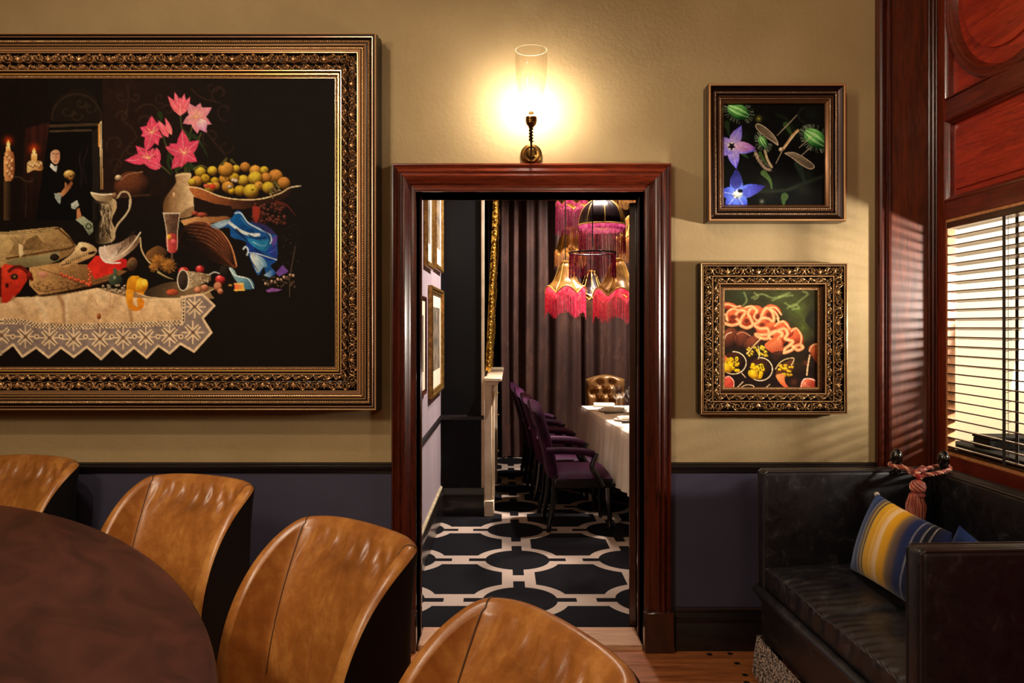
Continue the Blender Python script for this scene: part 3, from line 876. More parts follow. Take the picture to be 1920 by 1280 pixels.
def paint_big():
    p = Paint(-284, 140, 632, 692, (22, 15, 11))
    t1 = lambda: p.tr(.21875, 0, 130)
    t2 = lambda: p.tr(.2265, 0, 400)
    t3 = lambda: p.tr(.2265, 300, 270)
    t1()
    # woven backdrop: darker right, brown centre
    p.poly([(830, 40), (2000, 40), (2000, 1000), (830, 1280)], (38, 23, 17), (22, 15, 11), (1000, 0, 2150, 0), soft=12)
    p.poly([(-1300, 40), (380, 40), (370, 700), (250, 1280), (-1300, 1280)], (24, 14, 10))
    p.poly([(165, 480), (372, 430), (345, 800), (240, 1280), (120, 1280)], (62, 28, 20), (26, 13, 10), (0, 520, 0, 1250), soft=10)
    for x in (40, 110, 200, 280, 340): p.stroke([(x, 120), (x - 12, 600), (x - 40, 1280)], 26, (14, 8, 6), 0.5, soft=20)
    dam = (62, 41, 29)
    def sc(cx, cy, r, a0, a1, r1, w=12, al=0.7): p.stroke(arc_pts(cx, cy, r, a0, a1, r1, 18), w, dam, al, soft=5)
    for (cx, cy, r, a0, a1, r1, w) in ((990, 205, 45, 30, 330, 12, 16), (1120, 205, 45, 150, -150, 12, 16), (1250, 380, 135, 200, 420, 40, 14), (1210, 430, 70, 180, 480, 14, 18), (1010, 380, 60, 180, 500, 12, 18),
                                       (950, 620, 90, 150, 420, 20, 14), (1330, 220, 50, 60, 400, 12, 14), (1400, 330, 60, 200, 480, 14, 14), (1850, 180, 80, 120, 420, 24, 16), (1780, 120, 60, 0, 300, 12, 12),
                                       (1900, 330, 90, 90, 360, 20, 12), (1080, 660, 60, 0, 300, 20, 14), (960, 800, 70, 180, 420, 18, 14), (1780, 560, 90, 120, 420, 24, 12), (1900, 640, 70, 0, 300, 18, 12)):
        sc(cx, cy, r, a0, a1, r1, w)
    for pts in ([(1050, 110), (1055, 240), (1040, 330)], [(1040, 330), (1000, 400), (1080, 470), (1130, 560)], [(1130, 560), (1010, 700), (930, 860)], [(1700, 470), (1800, 600), (1900, 720)], [(1600, 140), (1700, 220), (1850, 260)]):
        p.stroke(pts, 14, dam, 0.7, soft=5)
    # dark door and its arch
    p.poly([(390, 420), (385, 330), (440, 210), (560, 140), (680, 140), (780, 220), (820, 420)], (30, 21, 15), smooth=False)
    p.stroke(arc_pts(605, 400, 215, 180, 360), 14, (58, 44, 31), 0.8, soft=6)
    for c in ((520, 330, 60), (640, 260, 50), (600, 370, 55), (720, 300, 60)): p.stroke(arc_pts(c[0], c[1], c[2], 0, 290, 12), 12, (58, 44, 31), 0.8, soft=6)
    p.poly([(372, 430), (800, 425), (800, 1280), (250, 1280)], (11, 8, 7))
    p.stroke([(380, 462), (790, 446)], 26, (66, 52, 36)); p.stroke([(376, 508), (730, 498)], 16, (92, 74, 50), 0.8)
    p.poly([(740, 500), (800, 480), (800, 1280), (745, 1280)], (34, 28, 24))
    p.poly([(790, 450), (804, 440), (806, 650), (796, 640)], (222, 150, 60))
    p.poly([(804, 435), (822, 418), (838, 1010), (812, 1015)], (228, 205, 160), (150, 110, 66), (0, 600, 0, 1010))
    p.stroke([(815, 440), (824, 1010)], 4, (60, 40, 24))
    p.stroke([(640, 690), (630, 760), (650, 880), (640, 990)], 8, (52, 38, 34), 0.8); p.stroke([(700, 640), (690, 700), (660, 800), (690, 960)], 10, (40, 26, 22), 0.9)
    # candles
    p.glow(235, 660, 90, (238, 70, 20), 0.95); p.glow(12, 590, 80, (238, 70, 20), 0.95)
    p.poly([(212, 700), (260, 700), (262, 770), (210, 770)], (250, 214, 140), (200, 140, 70), (0, 700, 0, 770))
    p.poly([(-6, 640), (30, 640), (32, 700), (-6, 700)], (250, 214, 140), (200, 140, 70), (0, 640, 0, 700))
    p.petal(236, 706, -90, 58, 30, (255, 250, 200), (255, 190, 70)); p.petal(12, 645, -90, 62, 30, (255, 250, 200), (255, 190, 70))
    p.poly([(180, 780), (215, 760), (265, 764), (300, 770), (315, 830), (290, 850), (230, 846), (180, 868), (174, 820)], (222, 186, 124), (150, 100, 58), (180, 0, 320, 0), smooth=True, noise=0.12)
    for k in range(7): p.blob(190 + 18 * k, 790 + 10 * (k % 3), 13, 20, (246, 216, 160), (120, 76, 42))
    p.poly([(-20, 700), (52, 690), (68, 800), (60, 900), (30, 940), (-20, 930)], (214, 150, 96), (110, 60, 34), (-10, 0, 80, 0), smooth=True, noise=0.14)
    for k in range(9): p.blob(4 + 20 * (k % 3), 720 + 26 * k * 0.9, 14, 22, (246, 196, 140), (100, 56, 34))
    p.stroke([(60, 905), (110, 905), (150, 935), (200, 945), (235, 925)], 14, (58, 44, 32)); p.stroke([(165, 935), (168, 1080), (160, 1250)], 10, (50, 38, 30))
    p.poly([(-30, 940), (30, 940), (36, 1010), (30, 1280), (-30, 1280)], (84, 62, 38), (30, 22, 16), (-20, 0, 36, 0), noise=0.1)
    p.stroke([(250, 860), (245, 930)], 30, (30, 22, 18))
    # standing man
    p.poly([(370, 800), (330, 860), (290, 1060), (262, 1280), (640, 1280), (600, 1160), (540, 1080), (480, 1040), (455, 900), (440, 830)], (9, 7, 7))
    p.blob(420, 715, 62, 62, (14, 10, 9), (8, 6, 6))
    p.poly([(385, 690), (405, 670), (450, 674), (462, 720), (452, 770), (430, 795), (398, 780), (378, 740)], (226, 184, 150), (190, 134, 100), (380, 0, 462, 0), smooth=True)
    p.stroke([(392, 702), (412, 700)], 6, (50, 30, 24)); p.stroke([(432, 702), (452, 706)], 6, (50, 30, 24)); p.stroke([(424, 706), (432, 742), (420, 744)], 5, (140, 84, 62)); p.stroke([(408, 768), (436, 768)], 6, (130, 60, 50))
    p.poly([(382, 690), (372, 740), (366, 770), (352, 760), (360, 690), (385, 662), (430, 655), (400, 676)], (10, 8, 8))
    p.poly([(384, 785), (416, 812), (440, 806), (430, 862), (400, 846), (374, 816)], (236, 236, 226), (170, 176, 170), (380, 0, 440, 0))
    p.poly([(440, 1040), (470, 1040), (500, 1000), (505, 950), (520, 960), (522, 986), (560, 940), (574, 956), (560, 990), (520, 1040), (485, 1075), (460, 1074)], (206, 146, 96), (130, 78, 48), (470, 0, 570, 0))
    p.blob(543, 885, 52, 42, (240, 196, 110), (70, 44, 22), gloss=0.2); p.blob(556, 915, 24, 26, (190, 136, 70), (60, 36, 20)); p.blob(555, 900, 9, 9, (30, 18, 10), (20, 12, 8)); p.blob(574, 888, 7, 8, (30, 18, 10), (20, 12, 8))
    p.poly([(410, 1044), (470, 1050), (472, 1078), (462, 1140), (446, 1130), (420, 1090)], (228, 232, 220), (150, 160, 150), (410, 0, 470, 60), noise=0.08)
    p.poly([(556, 1140), (610, 1104), (628, 1150), (590, 1188), (560, 1176)], (228, 232, 220), (140, 150, 140), (560, 1100, 600, 1190), noise=0.08)
    p.poly([(606, 1190), (628, 1170), (648, 1240), (650, 1285), (606, 1285)], (200, 134, 90))
    # wooden casket and round pot behind
    p.poly([(900, 1090), (1340, 1060), (1340, 1290), (880, 1290)], (26, 17, 13))
    p.blob(1090, 990, 165, 140, (116, 66, 40), (24, 14, 10), light=(-.3, -.5, .6), noise=0.2)
    p.stroke(arc_pts(1100, 980, 150, 195, 380), 20, (34, 24, 18)); p.stroke([(950, 1080), (1240, 1060)], 18, (64, 44, 30))
    p.blob(970, 915, 34, 30, (220, 190, 150), (60, 40, 28), gloss=0.3); p.stroke([(990, 930), (1060, 880), (1180, 860)], 10, (150, 110, 80))
    # lilies: stems and leaves
    for pts in ([(1510, 370), (1520, 480), (1570, 560), (1560, 880)], [(1640, 390), (1600, 500), (1580, 640), (1540, 880)], [(1330, 370), (1360, 560), (1420, 720), (1480, 880)], [(1240, 790), (1340, 810), (1420, 880)], [(1690, 520), (1640, 640), (1580, 860)]):
        p.stroke(pts, 13, (72, 78, 40))
    for pts in ([(1570, 540), (1640, 560), (1700, 640), (1750, 735)], [(1420, 700), (1400, 780), (1440, 880)], [(1560, 800), (1660, 830), (1760, 850)], [(1330, 360), (1340, 400), (1330, 430)], [(1600, 820), (1700, 860), (1700, 930)], [(1480, 830), (1560, 800), (1600, 870)]):
        p.leaf(pts, 44, (42, 58, 28))
    PK1, PK2, PK3 = (236, 92, 118), (214, 62, 98), (252, 180, 190)
    def lily(cx, cy, angs, ln, wd, c1=PK1, c2=PK2, heart=(246, 190, 120)):
        for a, k in angs: p.petal(cx, cy, a, ln * k, wd * (0.75 + 0.25 * k), c1, c2, PK3, 0.06)
        p.blob(cx, cy, wd * 0.18, wd * 0.18, heart, (200, 120, 90), alpha=0.8)
        for a, k in angs[:4]: p.stroke([(cx, cy), (cx + 0.42 * ln * math.cos(R(a + 25)), cy + 0.42 * ln * math.sin(R(a + 25)))], 5, (250, 200, 140))
    lily(1262, 520, [(-160, .8), (-95, 1.05), (160, .7), (-60, .8), (60, .85), (105, 1.25), (20, .7)], 140, 84)
    lily(1235, 745, [(-140, 1.1), (172, 1.45), (190, .9), (-70, .7), (30, .9), (60, .7)], 145, 78)
    p.petal(1330, 830, 200, 160, 60, PK1, PK2, PK3); p.petal(1300, 650, 80, 150, 50, PK1, PK2, PK3)
    lily(1540, 700, [(-98, 1.5), (-150, 1.1), (-165, 1.25), (-45, 1.25), (28, .95), (125, 1.25), (100, .9)], 138, 92)
    p.petal(1400, 560, -120, 170, 60, PK1, (226, 110, 118), PK3); p.petal(1430, 540, -110, 160, 44, (240, 140, 130), PK1, PK3)
    for a, l_ in ((-80, 160), (-105, 175), (-125, 170), (-62, 150), (-92, 130)): p.petal(1510, 362, a, l_ * 1.15, 62, (232, 118, 120), PK1, (255, 205, 205))
    p.petal(1505, 372, -90, 130, 82, (240, 130, 130), (226, 90, 110), (255, 205, 205))
    lily(1640, 385, [(-120, 1.0), (-75, .95), (-35, 1.2), (150, .9), (50, 1.2), (80, 1.05), (20, 1.1)], 135, 84, (238, 160, 150), (206, 124, 150))
    p.petal(1680, 400, 70, 120, 90, (246, 214, 196), (196, 120, 180), (255, 230, 225))
    # cream jug
    p.poly([(1462, 890), (1500, 872), (1570, 868), (1602, 880), (1588, 950), (1600, 1010), (1640, 1080), (1642, 1180), (1600, 1240), (1520, 1262), (1420, 1256), (1366, 1222), (1358, 1150), (1380, 1080), (1440, 1000), (1470, 950)], (110, 76, 44), (226, 196, 150), (1360, 0, 1600, 0), smooth=True, noise=0.05)
    p.poly([(1560, 1180), (1640, 1150), (1620, 1230), (1560, 1262), (1430, 1262), (1500, 1230)], (90, 62, 38), alpha=0.55, soft=8)
    p.stroke([(1470, 892), (1530, 880), (1598, 884)], 12, (226, 200, 150)); p.blob(1450, 1060, 10, 24, (255, 220, 190), (200, 140, 100))
    p.stroke([(1598, 960), (1625, 1000), (1640, 1070)], 8, (236, 212, 170))
    # --- right half
    t3()
    p.poly([(200, 330), (300, 350), (470, 420), (620, 445), (800, 440), (960, 400), (1060, 335), (1030, 420), (900, 470), (700, 520), (500, 520), (330, 480), (250, 420)], (176, 106, 58), (48, 26, 16), (300, 380, 760, 500), smooth=True, noise=0.06)
    p.poly([(240, 420), (420, 480), (560, 500), (560, 580), (400, 600), (250, 600)], (34, 20, 14))
    fruits = [(300, 215, 46), (340, 270, 40), (270, 290, 46), (400, 205, 42), (420, 290, 34), (500, 275, 44), (600, 188, 34), (675, 172, 42), (760, 205, 50), (835, 200, 36), (930, 250, 60), (850, 262, 44), (660, 285, 48), (585, 262, 42), (515, 195, 66), (760, 268, 60), (1000, 305, 52), (790, 330, 40), (870, 345, 52), (630, 370, 46), (530, 340, 50), (725, 375, 64), (560, 375, 30), (430, 330, 34), (230, 300, 34), (380, 345, 44)]
    for i, (x, y, r) in enumerate(fruits):
        lit = [(236, 208, 66), (226, 190, 50), (232, 170, 74)][i % 3]
        if i in (7, 10, 16, 11): lit = (226, 156, 74)
        p.blob(x, y, r * 1.06, r, lit, (84, 54, 10), light=(-.25, -.6, .65), noise=0.06)
        if i % 4 == 1: p.blob(x + r * .2, y - r * .2, r * .16, r * .13, (60, 40, 10), (40, 26, 8))
    p.blob(398, 335, 30, 22, (240, 90, 60), (150, 40, 26)); p.blob(350, 330, 26, 18, (240, 120, 90), (150, 60, 40))
    for (x, y) in ((575, 285), (545, 340), (600, 290)): p.blob(x, y, 20, 18, (244, 226, 200), (60, 40, 24))
    p.stroke([(200, 340), (300, 352), (460, 416), (620, 444), (800, 440), (960, 396), (1050, 345), (1140, 330)], 10, (246, 214, 160)); p.stroke([(1050, 345), (1140, 330)], 8, (210, 190, 160))
    for pts in ([(250, 190), (310, 160), (370, 190)], [(480, 150), (520, 100), (510, 130)], [(560, 115), (600, 150)], [(890, 400), (900, 350), (950, 330)], [(920, 300), (960, 350), (900, 420)]): p.leaf(pts, 26, (96, 92, 40))
    for k in range(16): p.blob(880 + 30 * RNG.random() * 3, 320 + 130 * RNG.random(), 9, 7, (210, 180, 130), (60, 40, 22))
    # dark grapes and leaves under the bowl
    for k in range(80):
        x, y = 740 + 270 * RNG.random(), 480 + 170 * RNG.random()
        p.blob(x, y, 18, 17, (104, 50, 36), (22, 10, 8), gloss=0.25)
    p.poly([(740, 500), (800, 520), (790, 600), (760, 640), (740, 580)], (150, 54, 40), smooth=True); p.leaf([(940, 465), (1020, 490), (1100, 580)], 26, (96, 40, 28))
    for k in range(60):
        x, y = 960 + 170 * RNG.random(), 640 + 430 * RNG.random()
        p.blob(x, y, 5, 4, (120, 96, 70), (40, 30, 22), alpha=0.7)
    # flute board and lute
    p.poly([(130, 620), (260, 590), (520, 585), (560, 600), (420, 640), (160, 660)], (206, 154, 100), (140, 92, 54), (130, 0, 540, 0), noise=0.05)
    p.blob(310, 572, 50, 22, (196, 96, 72), (80, 30, 22)); p.blob(250, 560, 30, 18, (196, 96, 72), (80, 30, 22))
    p.poly([(124, 800), (130, 730), (180, 660), (260, 632), (350, 640), (440, 690), (520, 780), (580, 880), (606, 1000), (580, 1016), (480, 990), (330, 930), (180, 860)], (44, 22, 14), (154, 84, 50), (260, 860, 480, 700), smooth=True)
    for k in range(12):
        f = k / 11
        p.stroke([(170 + 40 * f, 700 - 60 * f + 90 * (1 - f)), (330 + 70 * f, 760 - 90 * f + 60 * (1 - f)), (480 + 40 * f, 880 - 60 * f + 30 * (1 - f)), (585, 1004)], 5, (216, 146, 96) if k % 2 else (40, 18, 12), 0.55)
    p.stroke([(360, 640), (480, 720), (560, 840), (604, 1000)], 8, (224, 160, 110))
    # blue satin
    p.poly([(390, 660), (560, 600), (590, 545), (640, 545), (700, 630), (800, 650), (930, 730), (945, 820), (940, 950), (890, 1000), (930, 1060), (880, 1100), (850, 1080), (830, 1010), (780, 1080), (700, 900), (680, 800), (560, 760), (540, 680), (440, 690)], (26, 84, 150), smooth=True)
    p.poly([(390, 656), (540, 610), (530, 650), (440, 690)], (150, 182, 200), smooth=True)
    p.poly([(560, 640), (600, 545), (650, 570), (700, 650), (760, 690), (700, 740), (620, 700)], (20, 104, 172), (10, 60, 120), (580, 560, 740, 720), smooth=True)
    p.stroke([(545, 640), (570, 660), (640, 710), (720, 740), (790, 740)], 26, (214, 230, 232)); p.stroke([(590, 560), (640, 560), (700, 640), (790, 690), (880, 740), (892, 800), (850, 830)], 13, (190, 216, 232))
    p.poly([(690, 770), (800, 790), (880, 780), (850, 870), (760, 850)], (206, 226, 226), (40, 130, 180), (720, 0, 880, 60), smooth=True)
    p.poly([(690, 800), (760, 850), (860, 920), (940, 950), (880, 960), (760, 900), (690, 870)], (24, 60, 140), smooth=True)
    p.poly([(720, 900), (820, 930), (860, 1000), (820, 1020), (780, 1060), (740, 980)], (216, 224, 214), (90, 140, 180), (720, 0, 860, 0), smooth=True)
    p.poly([(860, 870), (900, 840), (940, 820), (938, 940), (870, 900)], (30, 70, 170), (50, 50, 130), (860, 0, 940, 0))
    p.poly([(900, 770), (945, 740), (940, 800), (900, 850)], (90, 66, 150)); p.poly([(720, 630), (850, 660), (930, 730), (880, 730), (800, 680)], (52, 46, 96), smooth=True)
    p.stroke([(700, 890), (780, 900), (940, 950)], 9, (200, 222, 236)); p.stroke([(660, 860), (680, 840), (700, 870), (690, 910)], 14, (196, 216, 224))
    p.stroke([(700, 740), (780, 770), (850, 760)], 9, (10, 40, 70))
    p.poly([(830, 1080), (900, 1030), (930, 1050), (880, 1100)], (170, 200, 214), (40, 90, 170), (840, 0, 920, 0)); p.poly([(930, 1060), (990, 992), (1040, 1050), (960, 1090)], (110, 76, 156))
    p.poly([(850, 1205), (900, 1186), (985, 1200), (940, 1216), (860, 1222)], (136, 86, 156))
    for k in range(10): p.blob(845 + 26 * k, 1150 - 9 * k + 14 * (k % 2), 12, 15, (232, 200, 170), (110, 80, 60))
    for k in range(24): p.blob(820 + 280 * RNG.random(), 1090 + 90 * RNG.random(), 12, 9, (110, 86, 66), (30, 22, 18))
    p.stroke([(1095, 840), (1075, 950), (1050, 1100), (1048, 1260)], 7, (110, 90, 70), 0.8)
    p.poly([(540, 1020), (580, 1030), (620, 1090), (720, 1110), (750, 1180), (680, 1196), (600, 1130)], (160, 190, 190), (60, 110, 140), (560, 1020, 740, 1190), smooth=True); p.stroke([(545, 1025), (590, 1080), (700, 1110), (745, 1190)], 9, (220, 236, 232))
    p.poly([(582, 1145), (660, 1142), (672, 1210), (590, 1214)], (232, 96, 66), (236, 190, 80), (582, 0, 672, 0)); p.stroke([(585, 1205), (668, 1202)], 12, (240, 200, 90)); p.stroke([(585, 1152), (660, 1150)], 8, (240, 210, 120))
    p.blob(552, 1165, 20, 10, (210, 160, 70), (100, 66, 30))
    # deeper shade inside the folds and extra glints
    for pts, w_, c_, a_ in (([(600, 700), (660, 760), (700, 800)], 26, (8, 22, 48), .7), ([(820, 690), (880, 760), (860, 840), (800, 880)], 20, (12, 34, 92), .7), ([(760, 860), (820, 900), (920, 940)], 16, (10, 26, 70), .7), ([(720, 960), (760, 1010), (790, 1060)], 18, (20, 30, 60), .6),
                            ([(640, 600), (690, 660), (760, 700)], 8, (120, 190, 226), .7), ([(800, 700), (850, 720), (900, 760)], 7, (150, 200, 230), .7), ([(740, 800), (800, 830), (850, 830)], 8, (230, 240, 240), .7), ([(760, 930), (800, 960), (830, 1000)], 8, (240, 246, 236), .7), ([(880, 890), (920, 870), (938, 840)], 6, (130, 160, 220), .7), ([(470, 660), (530, 640), (560, 650)], 8, (214, 230, 236), .7)):
        p.stroke(pts, w_, c_, a_, soft=3, taper=True)
    for k in range(26):
        f = k / 25
        p.stroke([(150 + 60 * f, 720 - 70 * f + 60 * (1 - f)), (340 + 70 * f, 770 - 110 * f + 50 * (1 - f)), (500 + 40 * f, 900 - 80 * f + 20 * (1 - f)), (588, 1006)], 2.5, (20, 9, 6), .55, soft=2)
    p.poly([(124, 800), (180, 860), (330, 930), (480, 990), (580, 1016), (420, 880), (260, 760), (150, 700)], (10, 6, 5), alpha=.55, soft=14)
    # --- table top things
    t2()
    p.poly([(-1300, 660), (100, 690), (480, 660), (760, 610), (1200, 640), (1560, 650), (1700, 640), (1740, 700), (1470, 710), (0, 760), (-1300, 760)], (150, 120, 84))
    p.poly([(-1300, 130), (0, 140), (400, 100), (450, 104), (520, 170), (585, 262), (520, 340), (340, 420), (170, 440), (-1300, 420)], (206, 178, 124), (150, 116, 72), (0, 120, 200, 420), noise=0.05)
    p.stroke([(-1300, 160), (0, 152), (400, 116), (450, 130), (560, 262), (330, 310), (0, 366)], 16, (92, 66, 36)); p.stroke([(-1300, 160), (0, 152), (400, 116)], 6, (226, 196, 136))
    p.poly([(130, 300), (160, 210), (250, 170), (300, 230), (380, 250), (420, 170), (460, 230), (560, 250), (330, 290)], (112, 86, 52), (160, 128, 84), (140, 180, 500, 290), noise=0.12)
    for k in range(8): p.stroke([(20 + 12 * k, 330), (60 + 9 * k, 250), (30 + 16 * k, 190)], 6, (120, 94, 58), 0.8)
    p.poly([(100, 240), (130, 250), (140, 330), (110, 360), (96, 300)], (226, 200, 150)); p.stroke([(60, 180), (120, 240), (220, 300), (110, 380), (180, 390)], 7, (130, 106, 70))
    p.poly([(0, 380), (320, 330), (440, 300), (440, 380), (330, 420), (170, 440), (0, 430)], (150, 140, 100), (116, 102, 70), (0, 340, 0, 440)); p.blob(400, 355, 40, 30, (50, 40, 26), (26, 20, 14))
    # open old book
    p.poly([(190, 440), (440, 400), (700, 420), (1010, 470), (860, 560), (640, 620), (280, 680), (190, 600)], (196, 154, 100), (128, 90, 52), (300, 420, 620, 660), noise=0.08)
    p.stroke([(190, 610), (280, 676), (640, 612), (860, 556)], 14, (48, 30, 18)); p.stroke([(220, 580), (300, 640), (640, 580), (850, 530)], 6, (90, 62, 36)); p.stroke([(270, 450), (480, 520), (660, 600)], 5, (90, 60, 36))
    for k in range(60): p.blob(230 + 420 * RNG.random(), 560 + 70 * RNG.random(), 10, 4, (70, 46, 28), (50, 34, 20), alpha=0.7)
    p.blob(300, 500, 44, 28, (226, 156, 140), (160, 100, 80), alpha=0.7)
    # animal skull
    p.poly([(440, 420), (460, 390), (540, 330), (600, 240), (640, 228), (710, 250), (756, 290), (740, 330), (700, 360), (600, 400), (500, 436), (456, 436)], (240, 214, 164), (170, 126, 76), (560, 260, 620, 420), smooth=True, noise=0.05)
    p.blob(645, 288, 30, 20, (70, 46, 28), (36, 22, 14)); p.blob(715, 318, 32, 12, (50, 32, 20), (30, 18, 12), ang=-15)
    for k in range(12): p.stroke([(495 + 17 * k, 412 - 7 * k), (502 + 17 * k, 388 - 7 * k)], 5, (46, 28, 16))
    for k in range(6): p.blob(462 + 14 * k, 420 - 3 * k, 8, 6, (60, 40, 24), (40, 26, 16))
    # red sealed letter, beads, silver ewer
    p.poly([(672, 430), (740, 345), (850, 330), (1000, 370), (1024, 426), (880, 490), (740, 540)], (222, 54, 40), (196, 36, 32), (680, 0, 1020, 0))
    for k in range(11): p.blob(456 + 24 * k, 496 + 8 * k + 10 * (k % 2), 15, 14, (240, 112, 70), (130, 40, 20), gloss=.2)
    for k in range(7): p.blob(690 + 14 * (k % 2), 590 - 22 * k, 14, 13, (240, 112, 70), (130, 40, 20), gloss=.2)
    p.poly([(750, -130), (900, -130), (920, -60), (880, 40), (910, 130), (890, 220), (760, 240), (750, 120), (790, 30), (770, -60)], (58, 46, 34), (196, 170, 128), (760, 0, 900, 0), smooth=True)
    for k in range(18): p.stroke([(775 + 110 * RNG.random(), -120 + 330 * RNG.random()), (780 + 110 * RNG.random(), -80 + 300 * RNG.random())], 9, (236, 214, 170) if k % 2 else (40, 30, 22), 0.6)
    p.poly([(700, -190), (760, -184), (900, -176), (905, -130), (760, -120)], (206, 184, 146), (110, 88, 62), (700, 0, 900, 0), smooth=True); p.stroke([(710, -186), (800, -170), (890, -176)], 10, (250, 236, 206))
    p.stroke([(890, -130), (930, -150), (960, -190), (1010, -190), (1036, -140), (1030, -60), (990, 10), (930, 80), (900, 150)], 15, (196, 174, 138)); p.stroke([(1028, -130), (1020, -40), (960, 40)], 5, (250, 236, 200)); p.blob(905, -160, 22, 30, (150, 110, 76), (60, 36, 24), gloss=.3)
    p.poly([(575, 40), (640, 10), (720, 70), (725, 140), (690, 172), (640, 90)], (186, 192, 160), (110, 120, 96), (580, 0, 720, 160), noise=0.12); p.stroke(arc_pts(685, 95, 22, 0, 330), 9, (40, 40, 30))
    for k in range(26):
        y0 = -110 + 330 * RNG.random(); x0 = 770 + 110 * RNG.random()
        p.stroke([(x0, y0), (x0 + 14 - 28 * RNG.random(), y0 + 26), (x0 + 6, y0 + 52)], 8, (22, 16, 12) if k % 3 else (250, 232, 196), .55, soft=2, taper=True)
    p.poly([(745, -100), (790, -100), (776, 60), (770, 240), (748, 200)], (12, 8, 6), alpha=.6, soft=8)
    # feather
    p.poly([(770, 280), (830, 260), (950, 230), (1060, 170), (1120, 200), (1090, 260), (1000, 340), (930, 380), (860, 405), (800, 380)], (240, 214, 190), (120, 92, 70), (850, 380, 1080, 200), smooth=True)
    for k in range(40):
        f = RNG.random(); x, y = 860 + 220 * f, 380 - 190 * f
        p.stroke([(x, y), (x - 10 + 40 * RNG.random(), y - 50 * (0.5 + f))], 5, (60, 44, 32) if f > .3 else (250, 236, 220), 0.5)
    p.stroke([(1122, 145), (1040, 260), (960, 330), (850, 376)], 10, (250, 226, 190)); p.stroke([(775, 300), (800, 370), (870, 404), (950, 400)], 12, (252, 238, 226)); p.stroke([(820, 260), (830, 340), (850, 376)], 10, (236, 214, 206))
    # chestnut burrs, shell, watch, bottle
    p.blob(1050, 415, 46, 62, (150, 104, 66), (50, 32, 20), ang=15); p.blob(1052, 412, 28, 40, (110, 84, 56), (60, 42, 28), ang=15)
    p.poly([(1170, 320), (1260, 260), (1330, 290), (1330, 340), (1200, 380)], (150, 106, 58), (60, 38, 22), (1170, 280, 1320, 380), smooth=True)
    p.stroke([(1120, 190), (1130, 290), (1180, 380), (1240, 430)], 12, (216, 190, 140))
    for (cx, cy, rr_) in ((1270, 395, 62), (1360, 425, 58), (1230, 440, 34)):
        p.blob(cx, cy, rr_, rr_, (176, 116, 46), (44, 24, 12), noise=0.3)
        for k in range(50):
            a = 2 * PI * RNG.random(); p.stroke([(cx + .4 * rr_ * math.cos(a), cy + .4 * rr_ * math.sin(a)), (cx + 1.15 * rr_ * math.cos(a), cy + 1.15 * rr_ * math.sin(a))], 4, (196, 140, 66), 0.5)
    p.stroke([(1270, 480), (1340, 520), (1400, 540)], 20, (180, 160, 110), taper=True)
    p.poly([(890, 452), (926, 456), (924, 498), (962, 520), (966, 560), (930, 588), (876, 586), (854, 550), (866, 512), (892, 498)], (84, 96, 74), (34, 40, 32), (870, 500, 960, 580), smooth=True); p.blob(905, 530, 14, 22, (150, 164, 130), (70, 80, 60))
    for k in range(34): p.blob(780 + 210 * RNG.random(), 592 + 80 * RNG.random(), 14, 11, (206, 186, 150), (50, 38, 28), gloss=.2)
    # lemon with peel
    p.blob(1110, 590, 76, 66, (250, 206, 60), (180, 110, 16), noise=0.03); p.poly([(1010, 560), (1040, 516), (1110, 516), (1090, 560), (1070, 640), (1010, 640)], (236, 168, 40), (200, 120, 20), (1020, 520, 1060, 640), smooth=True)
    p.blob(1155, 570, 28, 34, (252, 220, 80), (226, 170, 40)); p.poly([(1120, 640), (1160, 655), (1140, 676), (1090, 668)], (226, 140, 30))
    # red mask
    p.poly([(-40, 440), (40, 420), (120, 440), (165, 500), (165, 560), (110, 640), (60, 690), (0, 735), (-40, 740)], (222, 70, 44), (176, 40, 26), (0, 440, 100, 680), smooth=True, noise=0.04); p.stroke([(20, 470), (60, 440), (120, 440), (180, 490), (210, 540)], 30, (104, 30, 22)); p.blob(190, 510, 26, 34, (150, 44, 30), (70, 18, 14))
    p.blob(62, 518, 34, 26, (70, 40, 24), (40, 20, 14)); p.blob(66, 520, 14, 13, (180, 150, 80), (60, 40, 20)); p.blob(0, 590, 16, 22, (90, 24, 18), (60, 14, 12))
    p.poly([(110, 640), (160, 560), (190, 590), (260, 670), (200, 690)], (22, 14, 10))
    # tray, fallen glass, apples
    p.poly([(1150, 660), (1240, 600), (1420, 560), (1700, 600), (1735, 620), (1640, 668), (1450, 700), (1260, 700)], (60, 46, 32), (130, 104, 72), (1200, 580, 1560, 700), smooth=True); p.stroke([(1090, 650), (1200, 690), (1440, 700), (1620, 672), (1735, 622)], 8, (224, 196, 150))
    for (x, y, r) in ((1485, 478, 48), (1620, 456, 38), (1790, 543, 44)): p.blob(x, y, r, r * .9, (226, 70, 66), (90, 14, 18), gloss=.4)
    p.stroke([(1632, 440), (1656, 418)], 6, (60, 40, 24))
    p.poly([(1480, 465), (1640, 486), (1710, 500), (1712, 550), (1600, 590), (1500, 632)], (196, 170, 132), (120, 98, 72), (1500, 0, 1700, 0), noise=0.18); p.blob(1478, 548, 46, 86, (70, 56, 44), (40, 30, 24)); p.stroke(arc_pts(0, 0, 1, 0, 1), 1, (0, 0, 0), 0)
    p.stroke([(1478 + 46 * math.cos(t), 548 + 86 * math.sin(t)) for t in np.linspace(0, 2 * PI, 30)], 8, (236, 220, 190))
    for k in range(30): p.blob(1540 + 160 * RNG.random(), 495 + 80 * RNG.random(), 9, 7, (244, 226, 190), (90, 70, 50))
    for (x, y, rx, ry) in ((1390, 650, 54, 30), (1600, 630, 30, 30), (1660, 610, 34, 28), (1770, 600, 36, 40), (1790, 640, 26, 26)): p.blob(x, y, rx, ry, (230, 160, 120) if x > 1500 else (210, 96, 58), (110, 56, 34), noise=0.1)
